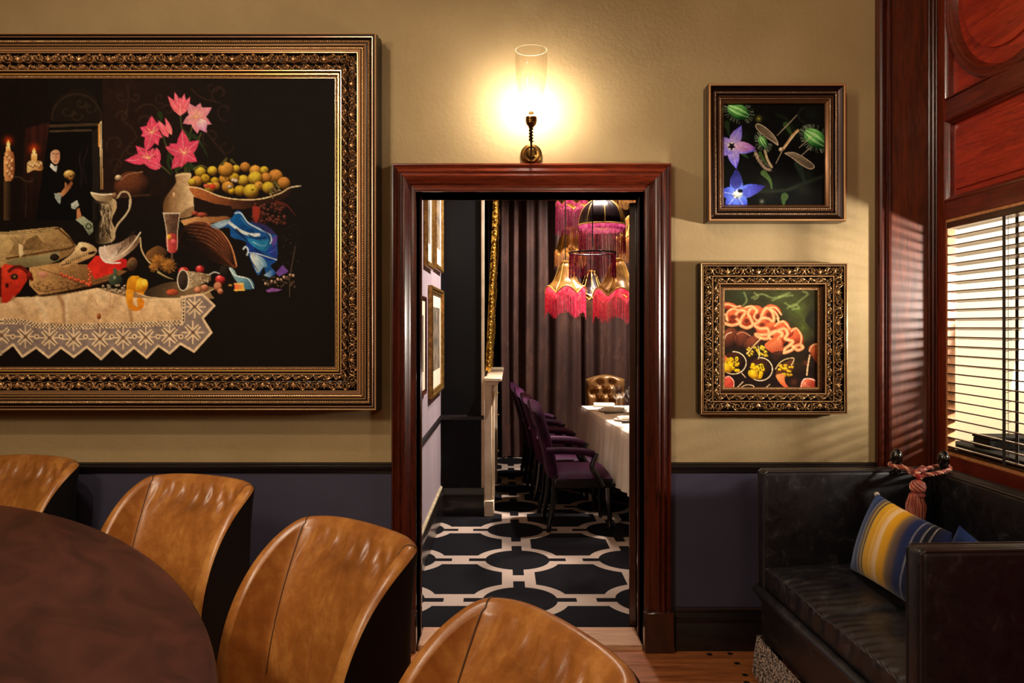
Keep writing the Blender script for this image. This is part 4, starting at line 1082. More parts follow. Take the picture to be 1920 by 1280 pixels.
    p.stroke([(1700, 500), (1740, 480), (1780, 490)], 10, (200, 200, 190)); p.blob(1820, 470, 40, 50, (46, 38, 30), (24, 18, 14))
    # glass of fruit
    p.poly([(1310, -20), (1450, -20), (1430, 140), (1428, 290), (1396, 320), (1350, 300), (1340, 140)], (130, 104, 80), (74, 50, 40), (1320, 0, 1440, 0), noise=0.2); p.poly([(1340, 170), (1430, 170), (1428, 290), (1396, 318), (1350, 300)], (216, 92, 86), (150, 50, 50), (1340, 0, 1430, 0), smooth=True); p.blob(1362, 185, 22, 22, (250, 200, 70), (200, 120, 40)); p.blob(1395, 225, 26, 24, (240, 120, 120), (170, 60, 70))
    p.stroke([(1312, -20), (1340, 140), (1350, 300)], 7, (226, 206, 176)); p.stroke([(1450, -20), (1432, 140), (1428, 290)], 6, (226, 206, 176)); p.stroke([(1310, -14), (1450, -14)], 9, (232, 214, 190))
    p.stroke([(1385, 320), (1385, 380)], 16, (110, 84, 66))
    # the cloth and its lace
    cl = (222, 184, 138)
    cloth = [(-1300, 760), (0, 740), (90, 690), (300, 690), (480, 670), (760, 612), (900, 660), (1010, 690), (1200, 700), (1460, 700), (1470, 900), (1040, 900), (500, 920), (250, 910), (0, 876), (-1300, 900)]
    p.poly(cloth, (232, 198, 152), (206, 166, 120), (0, 680, 0, 910))
    for (pts, w_, c_, al) in (([(60, 700), (120, 780), (160, 900)], 40, (186, 146, 104), .6), ([(440, 690), (480, 780), (490, 920)], 34, (160, 118, 80), .8), ([(500, 680), (500, 800), (505, 920)], 22, (244, 216, 176), .8), ([(700, 690), (680, 800), (640, 880)], 50, (190, 150, 108), .55), ([(930, 690), (900, 760), (830, 820)], 60, (184, 142, 100), .5), ([(1030, 760), (1040, 840), (1050, 910)], 26, (150, 110, 74), .8), ([(1290, 720), (1360, 790), (1450, 890)], 10, (190, 150, 108), .8), ([(1180, 720), (1150, 800), (1140, 900)], 36, (200, 162, 120), .6), ([(260, 700), (300, 780), (330, 900)], 50, (240, 210, 166), .6)):
        p.stroke(pts, w_, c_, al, soft=12)
    for pts in ([(700, 660), (740, 720), (770, 800), (775, 870)], [(860, 640), (870, 720), (830, 800), (780, 830)]): p.stroke(pts, 8, (214, 160, 120))
    p.blob(772, 850, 18, 26, (176, 100, 50), (90, 44, 20))
    p.poly([(1004, 630), (1060, 640), (1060, 740), (1100, 770), (1090, 720), (1110, 690), (1150, 720), (1140, 780), (1080, 806), (1020, 780), (1000, 700)], (236, 160, 40), (206, 120, 24), (1010, 640, 1130, 800), smooth=True)
    # lace edge: zigzag border with flower motifs
    zig = [(-1300, 880)] + [(0, 872), (250, 905), (500, 918), (1040, 900), (1460, 890), (1465, 690), (1640, 665), (1740, 760), (1640, 865), (1715, 985), (1570, 1145), (1455, 1078), (1365, 1160), (1270, 1095), (1172, 1196), (1066, 1110), (970, 1190), (885, 1115), (790, 1208), (670, 1105), (560, 1190), (455, 1110), (350, 1195), (245, 1110), (130, 1188), (52, 1085), (-60, 1170), (-160, 1080), (-260, 1170), (-360, 1080), (-460, 1170), (-560, 1080), (-660, 1170), (-760, 1080), (-860, 1170), (-960, 1080), (-1060, 1170), (-1300, 1080)]
    p.poly(zig, (128, 112, 108))
    lace = (226, 196, 156)
    q_ = p.P(zig); b_ = p._box(q_.min(0), q_.max(0)); sy, sx, xx, yy = b_
    ins = p._inside(q_, xx, yy)
    chk = (((xx // 3).astype(int) + (yy // 3).astype(int)) % 2 == 0)
    p._blend(sy, sx, ins * chk * 0.5, (206, 182, 152)); p._blend(sy, sx, ins * (((xx // 3).astype(int) % 2 == 1) & ((yy // 3).astype(int) % 2 == 1)) * .45, (66, 50, 46))
    p.stroke(zig[6:], 20, lace, smooth=False)
    def check_run(pts, w_):
        pts = Paint.spline(pts, 40); L_ = np.r_[0, np.cumsum(np.hypot(*np.diff(pts, axis=0).T))]
        n = int(L_[-1] / 14)
        p.stroke(pts, w_, lace, smooth=False)
        for i in range(n):
            s = L_[-1] * (i + .5) / n; x = np.interp(s, L_, pts[:, 0]); y = np.interp(s, L_, pts[:, 1])
            for kk in (-1, 0, 1):
                if (i + kk) % 2 == 0: p.poly([(x - 6, y + kk * 13 - 6), (x + 6, y + kk * 13 - 6), (x + 6, y + kk * 13 + 6), (x - 6, y + kk * 13 + 6)], (52, 36, 28))
    check_run([(-1300, 905), (0, 892), (250, 925), (500, 938), (1040, 922), (1460, 905)], 44)
    check_run([(1485, 700), (1480, 890)], 30)
    def star(cx, cy, r):
        for k in range(8):
            a = R(45 * k + 22.5 * 0)
            if k % 2 == 0: p.stroke([(cx, cy), (cx + r * math.cos(a), cy + r * math.sin(a))], 12, lace, smooth=False)
            else:
                for d in (-14, 14):
                    ox, oy = -math.sin(a) * d, math.cos(a) * d
                    p.stroke([(cx + .25 * r * math.cos(a) + ox, cy + .25 * r * math.sin(a) + oy), (cx + .82 * r * math.cos(a) + ox * .8, cy + .82 * r * math.sin(a) + oy * .8)], 15, lace, smooth=False)
                p.stroke([(cx + .3 * r * math.cos(a), cy + .3 * r * math.sin(a)), (cx + .8 * r * math.cos(a), cy + .8 * r * math.sin(a))], 5, (60, 44, 36), smooth=False)
        p.blob(cx, cy, 16, 16, (120, 90, 66), (120, 90, 66))
    for cx, cy in ((1575, 770), (1560, 985), (1365, 1010), (1165, 1025), (975, 1030), (780, 1040), (560, 1040), (357, 1030), (155, 1020), (-45, 1010), (-245, 1005), (-445, 1005), (-645, 1005), (-845, 1005)): star(cx, cy, 92)
    for x in (455, 250, 660, 880, 1268, 1070, 1460, 50): p.blob(x, 1020, 24, 24, lace, lace); p.blob(x, 1020, 9, 9, (60, 44, 36), (60, 44, 36))
    p.tr(1, 0, 0)
    p.mottle(.055); p.contrast(.15)
    # woven horizontal lines of the canvas
    rows = 1 + 0.03 * np.sin(np.arange(p.h) * PI / 2.5)
    p.a *= rows[:, None, None]
    p.grain(0.03)
    return p
pb = paint_big()
xs_ = np.concatenate([np.arange(-283, -8, 6.0), np.arange(-8, 630.0, 1.35)]); ys_ = np.arange(141, 691, 1.35)
print_mesh('print', pb, xs_, ys_, WY - 0.1025, big, m_print, lambda a: bx(a), lambda a: bz(a))
q = MB(); q.box(bx(-300), bx(645), WY - 0.095, WY - 0.02, bz(700), bz(130)); q.build('backing_board', m_black_gloss, big, smooth=False)
del pb

# ------------------------------------------------------------------ upper small picture
KS = F / (WY - 0.10)
def sxx(px): return (px - HX) / KS
def szz(py): return EYE - (py - HY) / KS
ax0, ax1, az0, az1 = sxx(1329), sxx(1587), szz(414.5), szz(156)
up = thing('framed_picture', 'small framed print of blue star flowers and a crane fly on black', 'picture', ((ax0 + ax1) / 2, WY, az0))
plain, band, rect = frame_builder(up, 'frame', None, ax0, ax1, az0, az1, WY - 0.0005, .1, KS)
plain('frame_side', [(0, 0, DARK), (0, .020, DARK), (0, .03, UMBER), (-.4, .034, BRONZE), (-.4, .046, BRONZE), (0, .05, DARK), (0, .072, UMBER), (0, .09, UMBER)])
fr = plain('frame', [(0, .09, UMBER), (0.4, .097, BRONZE), (1.6, .0995, GOLD), (3.4, .0995, GOLD), (4.6, .0965, BRONZE), (5.0, .090, DARK), (9.0, .082, UMBER), (11.5, .078, UMBER), (12.4, .078, DARK)])
plain('frame_fillet', [(17.2, .078, DARK), (18.6, .073, DARK), (20.4, .073, DARK), (20.9, .078, BRONZE), (22.2, .078, BRONZE), (22.8, .072, DARK)], parent=fr)
plain('frame_fillet', [(27.3, .070, DARK), (28.0, .073, BRONZE), (30.5, .066, (.33, .16, .07, 1)), (33.0, .058, BRONZE), (34.0, .052, DARK)], parent=fr)
band('reeded_band', 12.2, 17.4, 6, 0.8, ribs(.077, .008, 3.0, 5.2, 0.2), fr, hi=(.45, .26, .14, 1))
band('rope_band', 22.6, 27.5, 6, 1.0, ribs(.069, .006, 4.2, 4.9, 0.9), fr, hi=(.5, .29, .15, 1))

def paint_up():
    p = Paint(1360, 190, 1555, 392, (8, 9, 8), 3)
    p.tr(.2344, 1300, 140)
    for (x, y, r, c) in ((420, 480, 130, (24, 34, 22)), (800, 420, 160, (18, 28, 18)), (980, 300, 140, (26, 34, 28)), (620, 900, 200, (40, 42, 34)), (900, 900, 180, (34, 36, 30)), (950, 780, 120, (28, 36, 28))): p.glow(x, y, r, c, 0.9)
    p.stroke([(540, 920), (760, 910), (900, 860), (1060, 800)], 26, (40, 48, 36), 0.8, soft=12); p.stroke([(700, 300), (780, 340), (860, 470)], 26, (26, 38, 24), 0.8, soft=10)
    p.leaf([(590, 770), (640, 830), (655, 900)], 50, (70, 92, 50)); p.leaf([(870, 700), (900, 780), (930, 860)], 70, (34, 46, 36)); p.leaf([(760, 960), (750, 1000), (760, 1050)], 60, (60, 80, 44)); p.leaf([(770, 380), (800, 430), (830, 500)], 50, (50, 72, 38))
    p.leaf([(290, 370), (300, 420), (310, 470)], 50, (34, 52, 28)); p.leaf([(410, 600), (440, 630), (470, 650)], 40, (44, 70, 36))
    p.stroke(arc_pts(930, 300, 60, 100, 260), 14, (34, 46, 36), .8, soft=8); p.stroke(arc_pts(640, 290, 50, 90, 250), 10, (24, 30, 26), .8, soft=8)
    def bud(cx, cy, rx, ry, ang, hairs):
        p.blob(cx, cy, rx, ry, (150, 226, 130), (14, 60, 22), ang=ang, light=(-.3, -.4, .6), noise=.15)
        ca, sa = math.cos(R(ang)), math.sin(R(ang))
        for k in range(5):
            v = (-.6 + .3 * k) * ry
            p.stroke([(cx + ca * u * rx - sa * v * math.sqrt(1 - u * u), cy + sa * u * rx + ca * v * math.sqrt(1 - u * u)) for u in (-.9, -.4, .1, .6, .9)], 7, (216, 246, 196) if k % 2 else (20, 80, 30), .55)
        for k in range(hairs):
            a = 2 * PI * RNG.random(); x, y = cx + rx * math.cos(a) * ca - ry * math.sin(a) * sa, cy + rx * math.cos(a) * sa + ry * math.sin(a) * ca
            d = (x - cx, y - cy); n = math.hypot(*d)
            p.stroke([(x, y), (x + d[0] / n * 34, y + d[1] / n * 34)], 3, (190, 214, 180), .5)
    bud(385, 270, 100, 62, 25, 60); bud(1010, 490, 110, 70, 35, 90); bud(585, 520, 56, 34, 60, 60)
    p.stroke([(520, 590), (545, 660), (600, 730), (640, 745)], 22, (150, 130, 110), .9); p.stroke([(600, 590), (620, 660), (655, 720)], 20, (196, 176, 140), .9)
    for k in range(50):
        f = RNG.random(); x, y = 520 + 130 * f, 600 + 140 * f; p.stroke([(x, y), (x - 30 + 60 * RNG.random(), y + 34 * RNG.random())], 3, (216, 196, 170), .5)
    p.leaf([(560, 610), (590, 660), (620, 700)], 30, (60, 90, 40))
    def star(cx, cy, angs, ln, wd, c1, c2):
        for a, k in angs: p.petal(cx, cy, a, ln * k, wd, c1, c2, (196, 196, 250))
        p.blob(cx, cy, 36, 34, (246, 236, 230), (200, 190, 210))
        for k in range(5): p.petal(cx, cy, 72 * k + 20, 36, 18, (24, 14, 30), (30, 20, 40))
    star(330, 553, [(-65, 1.0), (10, 1.05), (78, 1.0), (150, .75), (205, .8), (120, .4)], 185, 92, (206, 184, 240), (96, 86, 220))
    p.petal(350, 548, 6, 175, 80, (226, 190, 230), (150, 90, 190), (216, 190, 240)); p.stroke([(500, 560), (530, 600)], 8, (110, 90, 170))
    star(375, 945, [(-95, 1.1), (-20, 1.2), (60, .8), (130, .8), (190, .8)], 180, 104, (120, 150, 240), (50, 64, 190))
    p.petal(360, 900, -85, 160, 100, (70, 76, 160), (36, 36, 100)); p.petal(400, 940, -18, 210, 84, (96, 110, 220), (50, 44, 130)); p.blob(385, 940, 36, 30, (240, 240, 230), (150, 170, 170)); p.blob(400, 915, 22, 16, (30, 30, 40), (20, 20, 30))
    # crane fly
    def wing(pts, w_):
        p.poly(pts, (176, 160, 136), (96, 84, 68), (pts[0][0], pts[0][1], pts[len(pts) // 2][0], pts[len(pts) // 2][1]), smooth=True, alpha=.85)
        p.stroke(list(pts) + [pts[0]], 5, (226, 206, 176), .9)
    wing([(705, 545), (640, 500), (560, 440), (526, 396), (540, 372), (590, 392), (660, 450), (700, 510)], 4)
    wing([(760, 610), (830, 602), (910, 640), (990, 700), (996, 726), (960, 736), (890, 700), (810, 640)], 4)
    for k in range(6): p.stroke([(690 - 6 * k, 520 - 4 * k), (600 - 8 * k, 430 + 4 * k)], 3, (70, 60, 48), .6); p.stroke([(780 + 8 * k, 616 + 3 * k), (900 + 12 * k, 670 + 6 * k)], 3, (60, 50, 40), .6)
    p.stroke([(740, 585), (780, 530), (830, 460), (868, 425)], 22, (190, 156, 110)); p.stroke([(745, 580), (800, 510), (866, 430)], 6, (250, 230, 190)); p.blob(733, 582, 22, 20, (250, 230, 200), (90, 70, 50))
    for pts in ([(860, 300), (700, 465)], [(1010, 450), (876, 565)], [(735, 600), (690, 690)], [(960, 570), (900, 625)]): p.stroke(pts, 6, (200, 184, 160), .85, smooth=False)
    p.glow(550, 330, 50, (176, 176, 70), .9); p.glow(575, 1000, 40, (150, 150, 130), .8)
    p.tr(1, 0, 0); p.mottle(.06); p.contrast(.2); p.grain(.05)
    return p
pu = paint_up()
print_mesh('print', pu, np.arange(1361.5, 1554, 1.1), np.arange(191, 391.5, 1.1), WY - 0.053, up, m_print, lambda a: sxx(a), lambda a: szz(a))
q = MB(); q.box(sxx(1350), sxx(1566), WY - 0.045, WY - 0.01, szz(398), szz(178)); q.build('backing_board', m_black_gloss, up, smooth=False)

# ------------------------------------------------------------------ lower small picture
ax0, ax1, az0, az1 = sxx(1314), sxx(1590), szz(777), szz(493)
lw = thing('framed_picture', 'small framed print of orange ruffled fungus in a wide scroll-carved gilt frame', 'picture', ((ax0 + ax1) / 2, WY, az0))
plain, band, rect = frame_builder(lw, 'frame', None, ax0, ax1, az0, az1, WY - 0.0005, .1, KS)
plain('frame_side', [(0, 0, DARK), (0, .03, DARK), (-1, .036, UMBER), (-1, .05, UMBER), (0, .055, DARK), (0, .092, UMBER)])
fr = plain('frame', [(0, .092, UMBER), (.5, .097, BRONZE), (1.6, .098, GOLD), (2.4, .097, BRONZE), (3.0, .092, DARK), (4.0, .092, UMBER), (4.6, .096, GOLD), (5.4, .096, GOLD), (6.0, .088, DARK)])
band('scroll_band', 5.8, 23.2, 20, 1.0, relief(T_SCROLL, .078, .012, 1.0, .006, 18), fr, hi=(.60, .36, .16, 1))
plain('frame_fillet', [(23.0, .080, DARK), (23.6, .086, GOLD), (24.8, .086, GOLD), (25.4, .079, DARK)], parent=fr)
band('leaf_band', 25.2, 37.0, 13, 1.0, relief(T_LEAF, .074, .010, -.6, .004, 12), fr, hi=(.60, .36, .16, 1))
plain('frame_fillet', [(36.8, .075, DARK), (37.4, .081, GOLD), (38.8, .081, GOLD), (39.4, .074, DARK), (42.0, .064, UMBER), (45.0, .058, BRONZE), (46.0, .059, (.45, .23, .08, 1))], parent=fr)
band('bead_band', 45.8, 48.4, 5, .8, beads(.055, .004, 2.6, 2.6), fr)
plain('frame_fillet', [(48.3, .056, DARK), (48.7, .058, GOLD), (49.4, .058, GOLD), (50.0, .048, DARK)], parent=fr)

def paint_low():
    p = Paint(1358, 537, 1546, 736, (40, 32, 20), 3)
    p.tr(.2421, 1300, 480)
    p.poly([(230, 240), (1010, 240), (1010, 1060), (230, 1060)], (52, 50, 28), (34, 18, 12), (500, 260, 520, 900))
    for (x, y, r, c) in ((700, 320, 260, (66, 74, 36)), (850, 420, 200, (86, 100, 46)), (880, 560, 160, (92, 104, 44)), (420, 300, 150, (54, 64, 40)), (960, 440, 90, (40, 40, 26)), (560, 620, 200, (60, 34, 20)), (850, 820, 200, (52, 40, 20)), (880, 620, 120, (70, 74, 34))): p.glow(x, y, r, c, .9)
    for pts in ([(480, 320), (560, 290), (650, 320), (780, 280)], [(740, 360), (800, 390), (860, 340), (920, 290), (880, 270)], [(640, 340), (720, 310), (800, 300)], [(420, 280), (440, 340), (410, 380)], [(760, 400), (820, 370), (850, 400), (800, 410)], [(500, 280), (530, 310), (500, 330)]): p.stroke(pts, 14, (146, 158, 96), .55, soft=7)
    p.poly([(900, 500), (930, 440), (1010, 430), (1010, 560), (950, 560)], (44, 42, 30), smooth=True)
    # brown shells
    for (x, y, rx, ry, a) in ((310, 640, 70, 90, 20), (410, 650, 70, 80, -30), (490, 680, 80, 60, -30)): p.blob(x, y, rx, ry, (126, 66, 42), (40, 22, 16), ang=a, noise=.08)
    p.stroke([(255, 670), (280, 610), (320, 590)], 6, (230, 190, 160)); p.stroke([(360, 605), (410, 590), (470, 620)], 6, (190, 130, 100)); p.stroke([(370, 720), (365, 640), (350, 600)], 6, (60, 30, 20))
    # ruffled fungus: one flowing frill
    OR, DK, ED = (214, 104, 62), (120, 44, 26), (246, 150, 96)
    for (x, y, rx, ry, a) in ((300, 385, 75, 30, 10), (340, 465, 62, 62, 0), (440, 500, 56, 60, 0), (415, 430, 60, 40, 0), (520, 440, 70, 60, 30), (610, 450, 60, 66, 30), (560, 540, 70, 60, 40), (640, 560, 60, 54, 20), (650, 410, 66, 36, 20), (720, 560, 62, 66, 30), (700, 630, 60, 60, 0), (820, 640, 66, 90, -20), (770, 590, 40, 40, 0), (575, 600, 70, 34, 30)):
        p.blob(x, y, rx, ry, OR, DK, ang=a, light=(-.2, -.7, .5), noise=.06)
    frill = [(250, 500), (270, 520), (330, 535), (385, 510), (350, 470), (380, 420), (430, 430), (400, 480), (390, 530), (440, 555), (486, 530), (470, 480), (450, 440), (480, 400), (520, 420), (500, 470), (530, 500), (560, 450), (590, 400), (640, 430), (650, 500), (600, 480), (560, 480), (530, 510), (500, 530), (540, 560), (600, 560), (610, 600), (560, 610), (510, 605), (540, 630), (600, 640), (620, 600), (670, 580), (720, 600), (690, 640), (640, 650), (610, 620), (660, 590), (730, 560), (760, 600), (740, 640), (800, 660), (780, 690), (740, 720), (730, 750), (790, 730), (820, 700), (860, 690), (880, 710), (840, 730), (800, 700)]
    p.stroke(frill, 26, ED, .95, soft=5); p.stroke(frill, 8, (255, 190, 140), .8, soft=3)
    for pts in ([(290, 500), (285, 440), (330, 405), (385, 420)], [(250, 385), (290, 370), (350, 390), (390, 385)], [(430, 395), (480, 385), (510, 410)], [(570, 430), (600, 400), (660, 430), (690, 480)], [(620, 395), (670, 400), (710, 450)], [(690, 520), (730, 505), (775, 560)], [(790, 580), (830, 560), (868, 620), (860, 690)], [(250, 465), (275, 450), (280, 490)], [(660, 540), (690, 510), (680, 480)]): p.stroke(pts, 16, ED, .95, soft=4); p.stroke(pts, 5, (255, 196, 150), .8)
    for (x, y, rx, ry) in ((335, 470, 36, 22), (440, 500, 26, 22), (525, 465, 26, 30), (610, 450, 24, 28), (560, 530, 26, 20)): p.blob(x, y, rx, ry, (96, 40, 24), (70, 26, 18), alpha=.8, soft=.5)
    # striped cone
    p.poly([(580, 690), (640, 640), (695, 618), (725, 680), (725, 740), (690, 770), (620, 740)], (214, 108, 62), (130, 48, 28), (620, 660, 720, 760), smooth=True)
    for k in range(7): p.stroke([(695, 622), (600 + 20 * k, 715 + 6 * k)], 5, (246, 160, 110), .5, smooth=False)
    p.poly([(640, 750), (725, 740), (690, 800), (650, 800)], (60, 34, 22), smooth=True, alpha=.8)
    # pods with yellow lichen
    def pod(cx, cy, rx, ry):
        p.blob(cx, cy, rx, ry, (70, 36, 20), (26, 14, 10)); p.stroke([(cx + rx * math.cos(t), cy + ry * math.sin(t)) for t in np.linspace(-1.6, 2.3, 24)], 7, (246, 214, 170)); p.blob(cx - 20, cy - 10, rx * .4, ry * .35, (110, 84, 66), (50, 34, 26), alpha=.8)
        for k in range(30):
            x = cx - .2 * rx + 1.0 * rx * (RNG.random() - .45); y = cy + .1 * ry + 1.1 * ry * (RNG.random() - .45)
            p.blob(x, y, 12 + 12 * RNG.random(), 10 + 9 * RNG.random(), (236, 206, 40), (190, 140, 10), noise=.1)
        p.blob(cx - .55 * rx, cy + .45 * ry, .5 * rx, .38 * ry, (236, 200, 40), (150, 100, 10), ang=30)
        for k in range(10): p.blob(cx + .6 * rx * (RNG.random() - .3), cy + .9 * ry * (RNG.random() - .5), 6, 7, (60, 34, 10), (40, 24, 10))
    pod(335, 830, 100, 88); pod(545, 880, 96, 90)
    for k in range(26): p.blob(440 + 160 * RNG.random(), 700 + 80 * RNG.random(), 14, 9, (230, 200, 60), (120, 90, 20), ang=40)
    p.stroke([(440, 760), (500, 690), (550, 640)], 7, (226, 190, 130)); p.stroke([(530, 700), (540, 760), (530, 800)], 6, (240, 220, 150))
    p.poly([(245, 770), (280, 780), (270, 820), (245, 820)], (226, 100, 70), smooth=True)
    p.poly([(665, 920), (700, 850), (760, 820), (810, 795), (805, 880), (760, 930), (735, 980), (775, 1032), (720, 1010), (675, 960)], (96, 54, 28), (60, 34, 20), (680, 840, 780, 1000), smooth=True); p.stroke([(665, 880), (700, 830), (750, 800), (812, 795), (790, 850)], 6, (236, 200, 140))
    for k in range(26): p.blob(690 + 110 * RNG.random(), 850 + 80 * RNG.random(), 12, 10, (236, 200, 40), (150, 100, 10))
    p.poly([(670, 930), (730, 920), (740, 980), (775, 1032), (715, 1005)], (236, 140, 80), (190, 80, 50), (680, 930, 760, 1030), smooth=True, noise=.1)
    p.poly([(245, 960), (300, 934), (338, 970), (335, 1030), (300, 1056), (245, 1056)], (226, 96, 72), (150, 44, 34), (260, 950, 320, 1050), smooth=True); p.stroke([(248, 962), (300, 936), (338, 976), (334, 1030)], 6, (250, 186, 160))
    p.poly([(862, 1056), (870, 980), (910, 950), (975, 965), (960, 1056)], (232, 116, 84), (150, 50, 36), (880, 960, 950, 1050), smooth=True); p.stroke([(866, 1040), (880, 970), (920, 952), (975, 968)], 7, (250, 214, 190))
    for k in range(6): p.stroke([(890, 975), (880 + 16 * k, 1050)], 4, (250, 170, 140), .5, smooth=False)
    p.poly([(925, 720), (960, 684), (1010, 684), (1010, 840), (960, 790)], (176, 92, 48), (110, 50, 28), (940, 700, 1000, 800), smooth=True); p.stroke([(930, 740), (958, 690), (1010, 684)], 6, (246, 190, 140)); p.stroke([(935, 770), (920, 850), (912, 925)], 12, (240, 190, 140))
    for pts in ([(400, 910), (430, 945)], [(375, 1040), (430, 1005), (490, 1010), (498, 1040)], [(525, 1028), (580, 1030), (620, 1000)], [(360, 1030), (410, 980)]): p.stroke(pts, 6, (236, 196, 150))
    p.glow(810, 980, 60, (110, 60, 30), .8); p.glow(900, 830, 40, (140, 66, 44), .8)
    p.tr(1, 0, 0); p.mottle(.06); p.contrast(.2); p.grain(.05)
    return p
pl = paint_low()
print_mesh('print', pl, np.arange(1359, 1545.5, 1.1), np.arange(538, 735.5, 1.1), WY - 0.0495, lw, m_print, lambda a: sxx(a), lambda a: szz(a))
q = MB(); q.box(sxx(1345), sxx(1558), WY - 0.042, WY - 0.01, szz(745), szz(528)); q.build('backing_board', m_black_gloss, lw, smooth=False)
# ------------------------------------------------------------------ wall sconce above the door
m_brass = mat('antique_brass', C(150, 112, 56), 0.28, 1.0, col2=C(84, 60, 28), scale=18)
m_brass_dk = mat('dark_brass', C(72, 52, 28), 0.35, 1.0, col2=C(40, 28, 16), scale=18)
def thin_glass(name, tint=(1, 1, 1, 1), rough=0.02, edge=.42):
    m, g, p, nt = new_mat(name)
    out = nt.nodes['Material Output']
    tr = g.node('ShaderNodeBsdfTransparent'); tr.inputs[0].default_value = tint
    gl = g.node('ShaderNodeBsdfGlossy'); gl.inputs['Roughness'].default_value = rough
    lw_ = g.node('ShaderNodeLayerWeight'); lw_.inputs[0].default_value = 0.28
    mx = g.node('ShaderNodeMixShader')
    f = g.m('MULTIPLY_ADD', lw_.outputs['Facing'], edge, 0.02, clamp=True)
    nt.links.new(f, mx.inputs[0]); nt.links.new(tr.outputs[0], mx.inputs[1]); nt.links.new(gl.outputs[0], mx.inputs[2])
    nt.links.new(mx.outputs[0], out.inputs['Surface'])
    return m
m_glass = thin_glass('clear_glass', (0.97, 0.95, 0.92, 1))
m_bulb = emit('lit_bulb', (1.0, 0.91, 0.78, 1), 520.0)

SY = WY - 0.145
SX = X(996, SY)
def sz(py): return Z(py, SY)
KS2 = SY / F
scn = thing('wall_sconce', 'brass wall sconce with tall clear glass shade and lit bulb above the doorway', 'wall lamp', (X(996, WY), WY, Z(289, WY)))
zc = Z(289, WY - 0.02)
rot_y = lambda x, z, y=WY: Matrix.Translation((x, y, z)) @ Matrix.Rotation(R(90), 4, 'X')
b = MB(); b.lathe([(0.0, 0.036), (0.016, 0.036), (0.022, 0.030), (0.026, 0.028), (0.034, 0.030), (0.038, 0.026), (0.042, 0.016), (0.049, 0.012), (0.051, 0.006), (0.051, 0.0005)], 32, xf=rot_y(X(996, WY), zc))
bp = b.build('back_plate', m_brass, scn)
zb = sz(232)
arm = [(X(996, WY), WY - 0.03, zc), (SX, WY - 0.07, zc - 0.012), (SX, SY - 0.005, zc + 0.004), (SX, SY, zc + 0.03), (SX, SY, zb)]
b = MB(); b.tube(Paint.spline(arm, 8), 0.0055, 8); b.build('arm', m_brass_dk, scn)
b = MB()
tw = []
for i in range(60):
    t = i / 59; a = t * 2 * PI * 5
    tw.append((SX + 0.0085 * math.cos(a), SY + 0.0085 * math.sin(a), zc + 0.03 + t * (zb - zc - 0.04)))
b.tube(tw, 0.0035, 6); b.build('twisted_cord', m_brass_dk, scn)
b = MB(); b.lathe([(0.0, -0.032), (0.008, -0.03), (0.012, -0.02), (0.020, -0.012), (0.024, -0.004), (0.024, 0.002), (0.026, 0.004), (0.026, 0.010), (0.024, 0.012), (0.026, 0.014), (0.026, 0.022), (0.022, 0.026), (0.0, 0.026)], 24, (SX, SY, zb + 0.006))
b.build('socket', m_brass, scn)
z0, z1 = sz(214), sz(94)
gp = [(0.016, 0.0), (0.022, 0.012), (0.034, 0.035), (0.047, 0.065), (0.058, 0.105), (0.066, 0.155), (0.071, 0.205), (0.0715, 0.25), (0.070, z1 - z0)]
b = MB(); b.lathe(Paint.spline(gp, 4).tolist(), 40, (SX, SY, z0)); gs = b.build('glass_shade', m_glass, scn, angle=80)
b = MB(); b.tube([(SX + 0.070 * math.cos(2 * PI * i / 40), SY + 0.070 * math.sin(2 * PI * i / 40), z1) for i in range(40)], 0.0016, 6, closed=True)
b.build('rim', mat('ground_glass_rim', C(190, 170, 140), 0.2, spec=0.6), gs)
b = MB(); b.lathe([(0.0, -0.04), (0.010, -0.038), (0.012, -0.02), (0.012, -0.008), (0.018, 0.004), (0.026, 0.018), (0.029, 0.032), (0.027, 0.046), (0.019, 0.058), (0.008, 0.064), (0, 0.065)], 20, (SX, SY, sz(196)))
b.build('bulb', m_bulb, scn)
b = MB(); b.lathe([(0.0, 0.0), (0.011, 0.0), (0.011, 0.012), (0.008, 0.014), (0.008, 0.022), (0.0, 0.024)], 12, (SX, SY, sz(214))); b.build('lamp_cap', m_brass, scn)

# ------------------------------------------------------------------ oval table
TC, TA, TB_, TR_ = (-1.7457, 1.9692), 1.69, 0.798, R(-50)
m_top = mat('mottled_oxblood_table_top', C(42, 15, 14), 0.38, col2=C(74, 34, 29), scale=2.4, stretch=(1, 2.5, 1), lo=.36, hi=.66, detail=8, dist=1.4, coat=0.12, coat_rough=0.3, bump=0.12, bscale=40, rough2=0.5)  # mottled tones stand in for reflections and scratches on the polish
tab = thing('oval_dining_table', 'large oval dining table with mottled oxblood polished top beside tan chairs', 'table', (TC[0], TC[1], 0), TR_)
b = MB()
tp = [(-0.016, -0.030), (-0.006, -0.030), (-0.001, -0.024), (0.0, -0.015), (-0.002, -0.006), (-0.008, -0.001), (-0.018, 0.0)]
rows = []
for i in range(120):
    a = 2 * PI * i / 120
    rows.append([((TA + d) * math.cos(a), (TB_ + d) * math.sin(a), 0.755 + z) for d, z in tp])
b.grid(rows, closeu=True)
nv = len(tp); b.f.append(tuple(i * nv + nv - 1 for i in range(120))); b.mi.append(0)
b.f.append(tuple(i * nv for i in range(120))[::-1]); b.mi.append(0)
b.build('table_top', m_top, tab, local=True, angle=50)
b = MB()
for i in range(120):
    pass
b.grid([[((TA - 0.25 + d) * math.cos(2 * PI * i / 96), (TB_ - 0.25 + d) * math.sin(2 * PI * i / 96), z) for d, z in ((0, .724), (0, .64), (-.025, .64), (-.025, .724))] for i in range(96)], closeu=True)
b.build('apron', m_mahog_dark, tab, local=True)
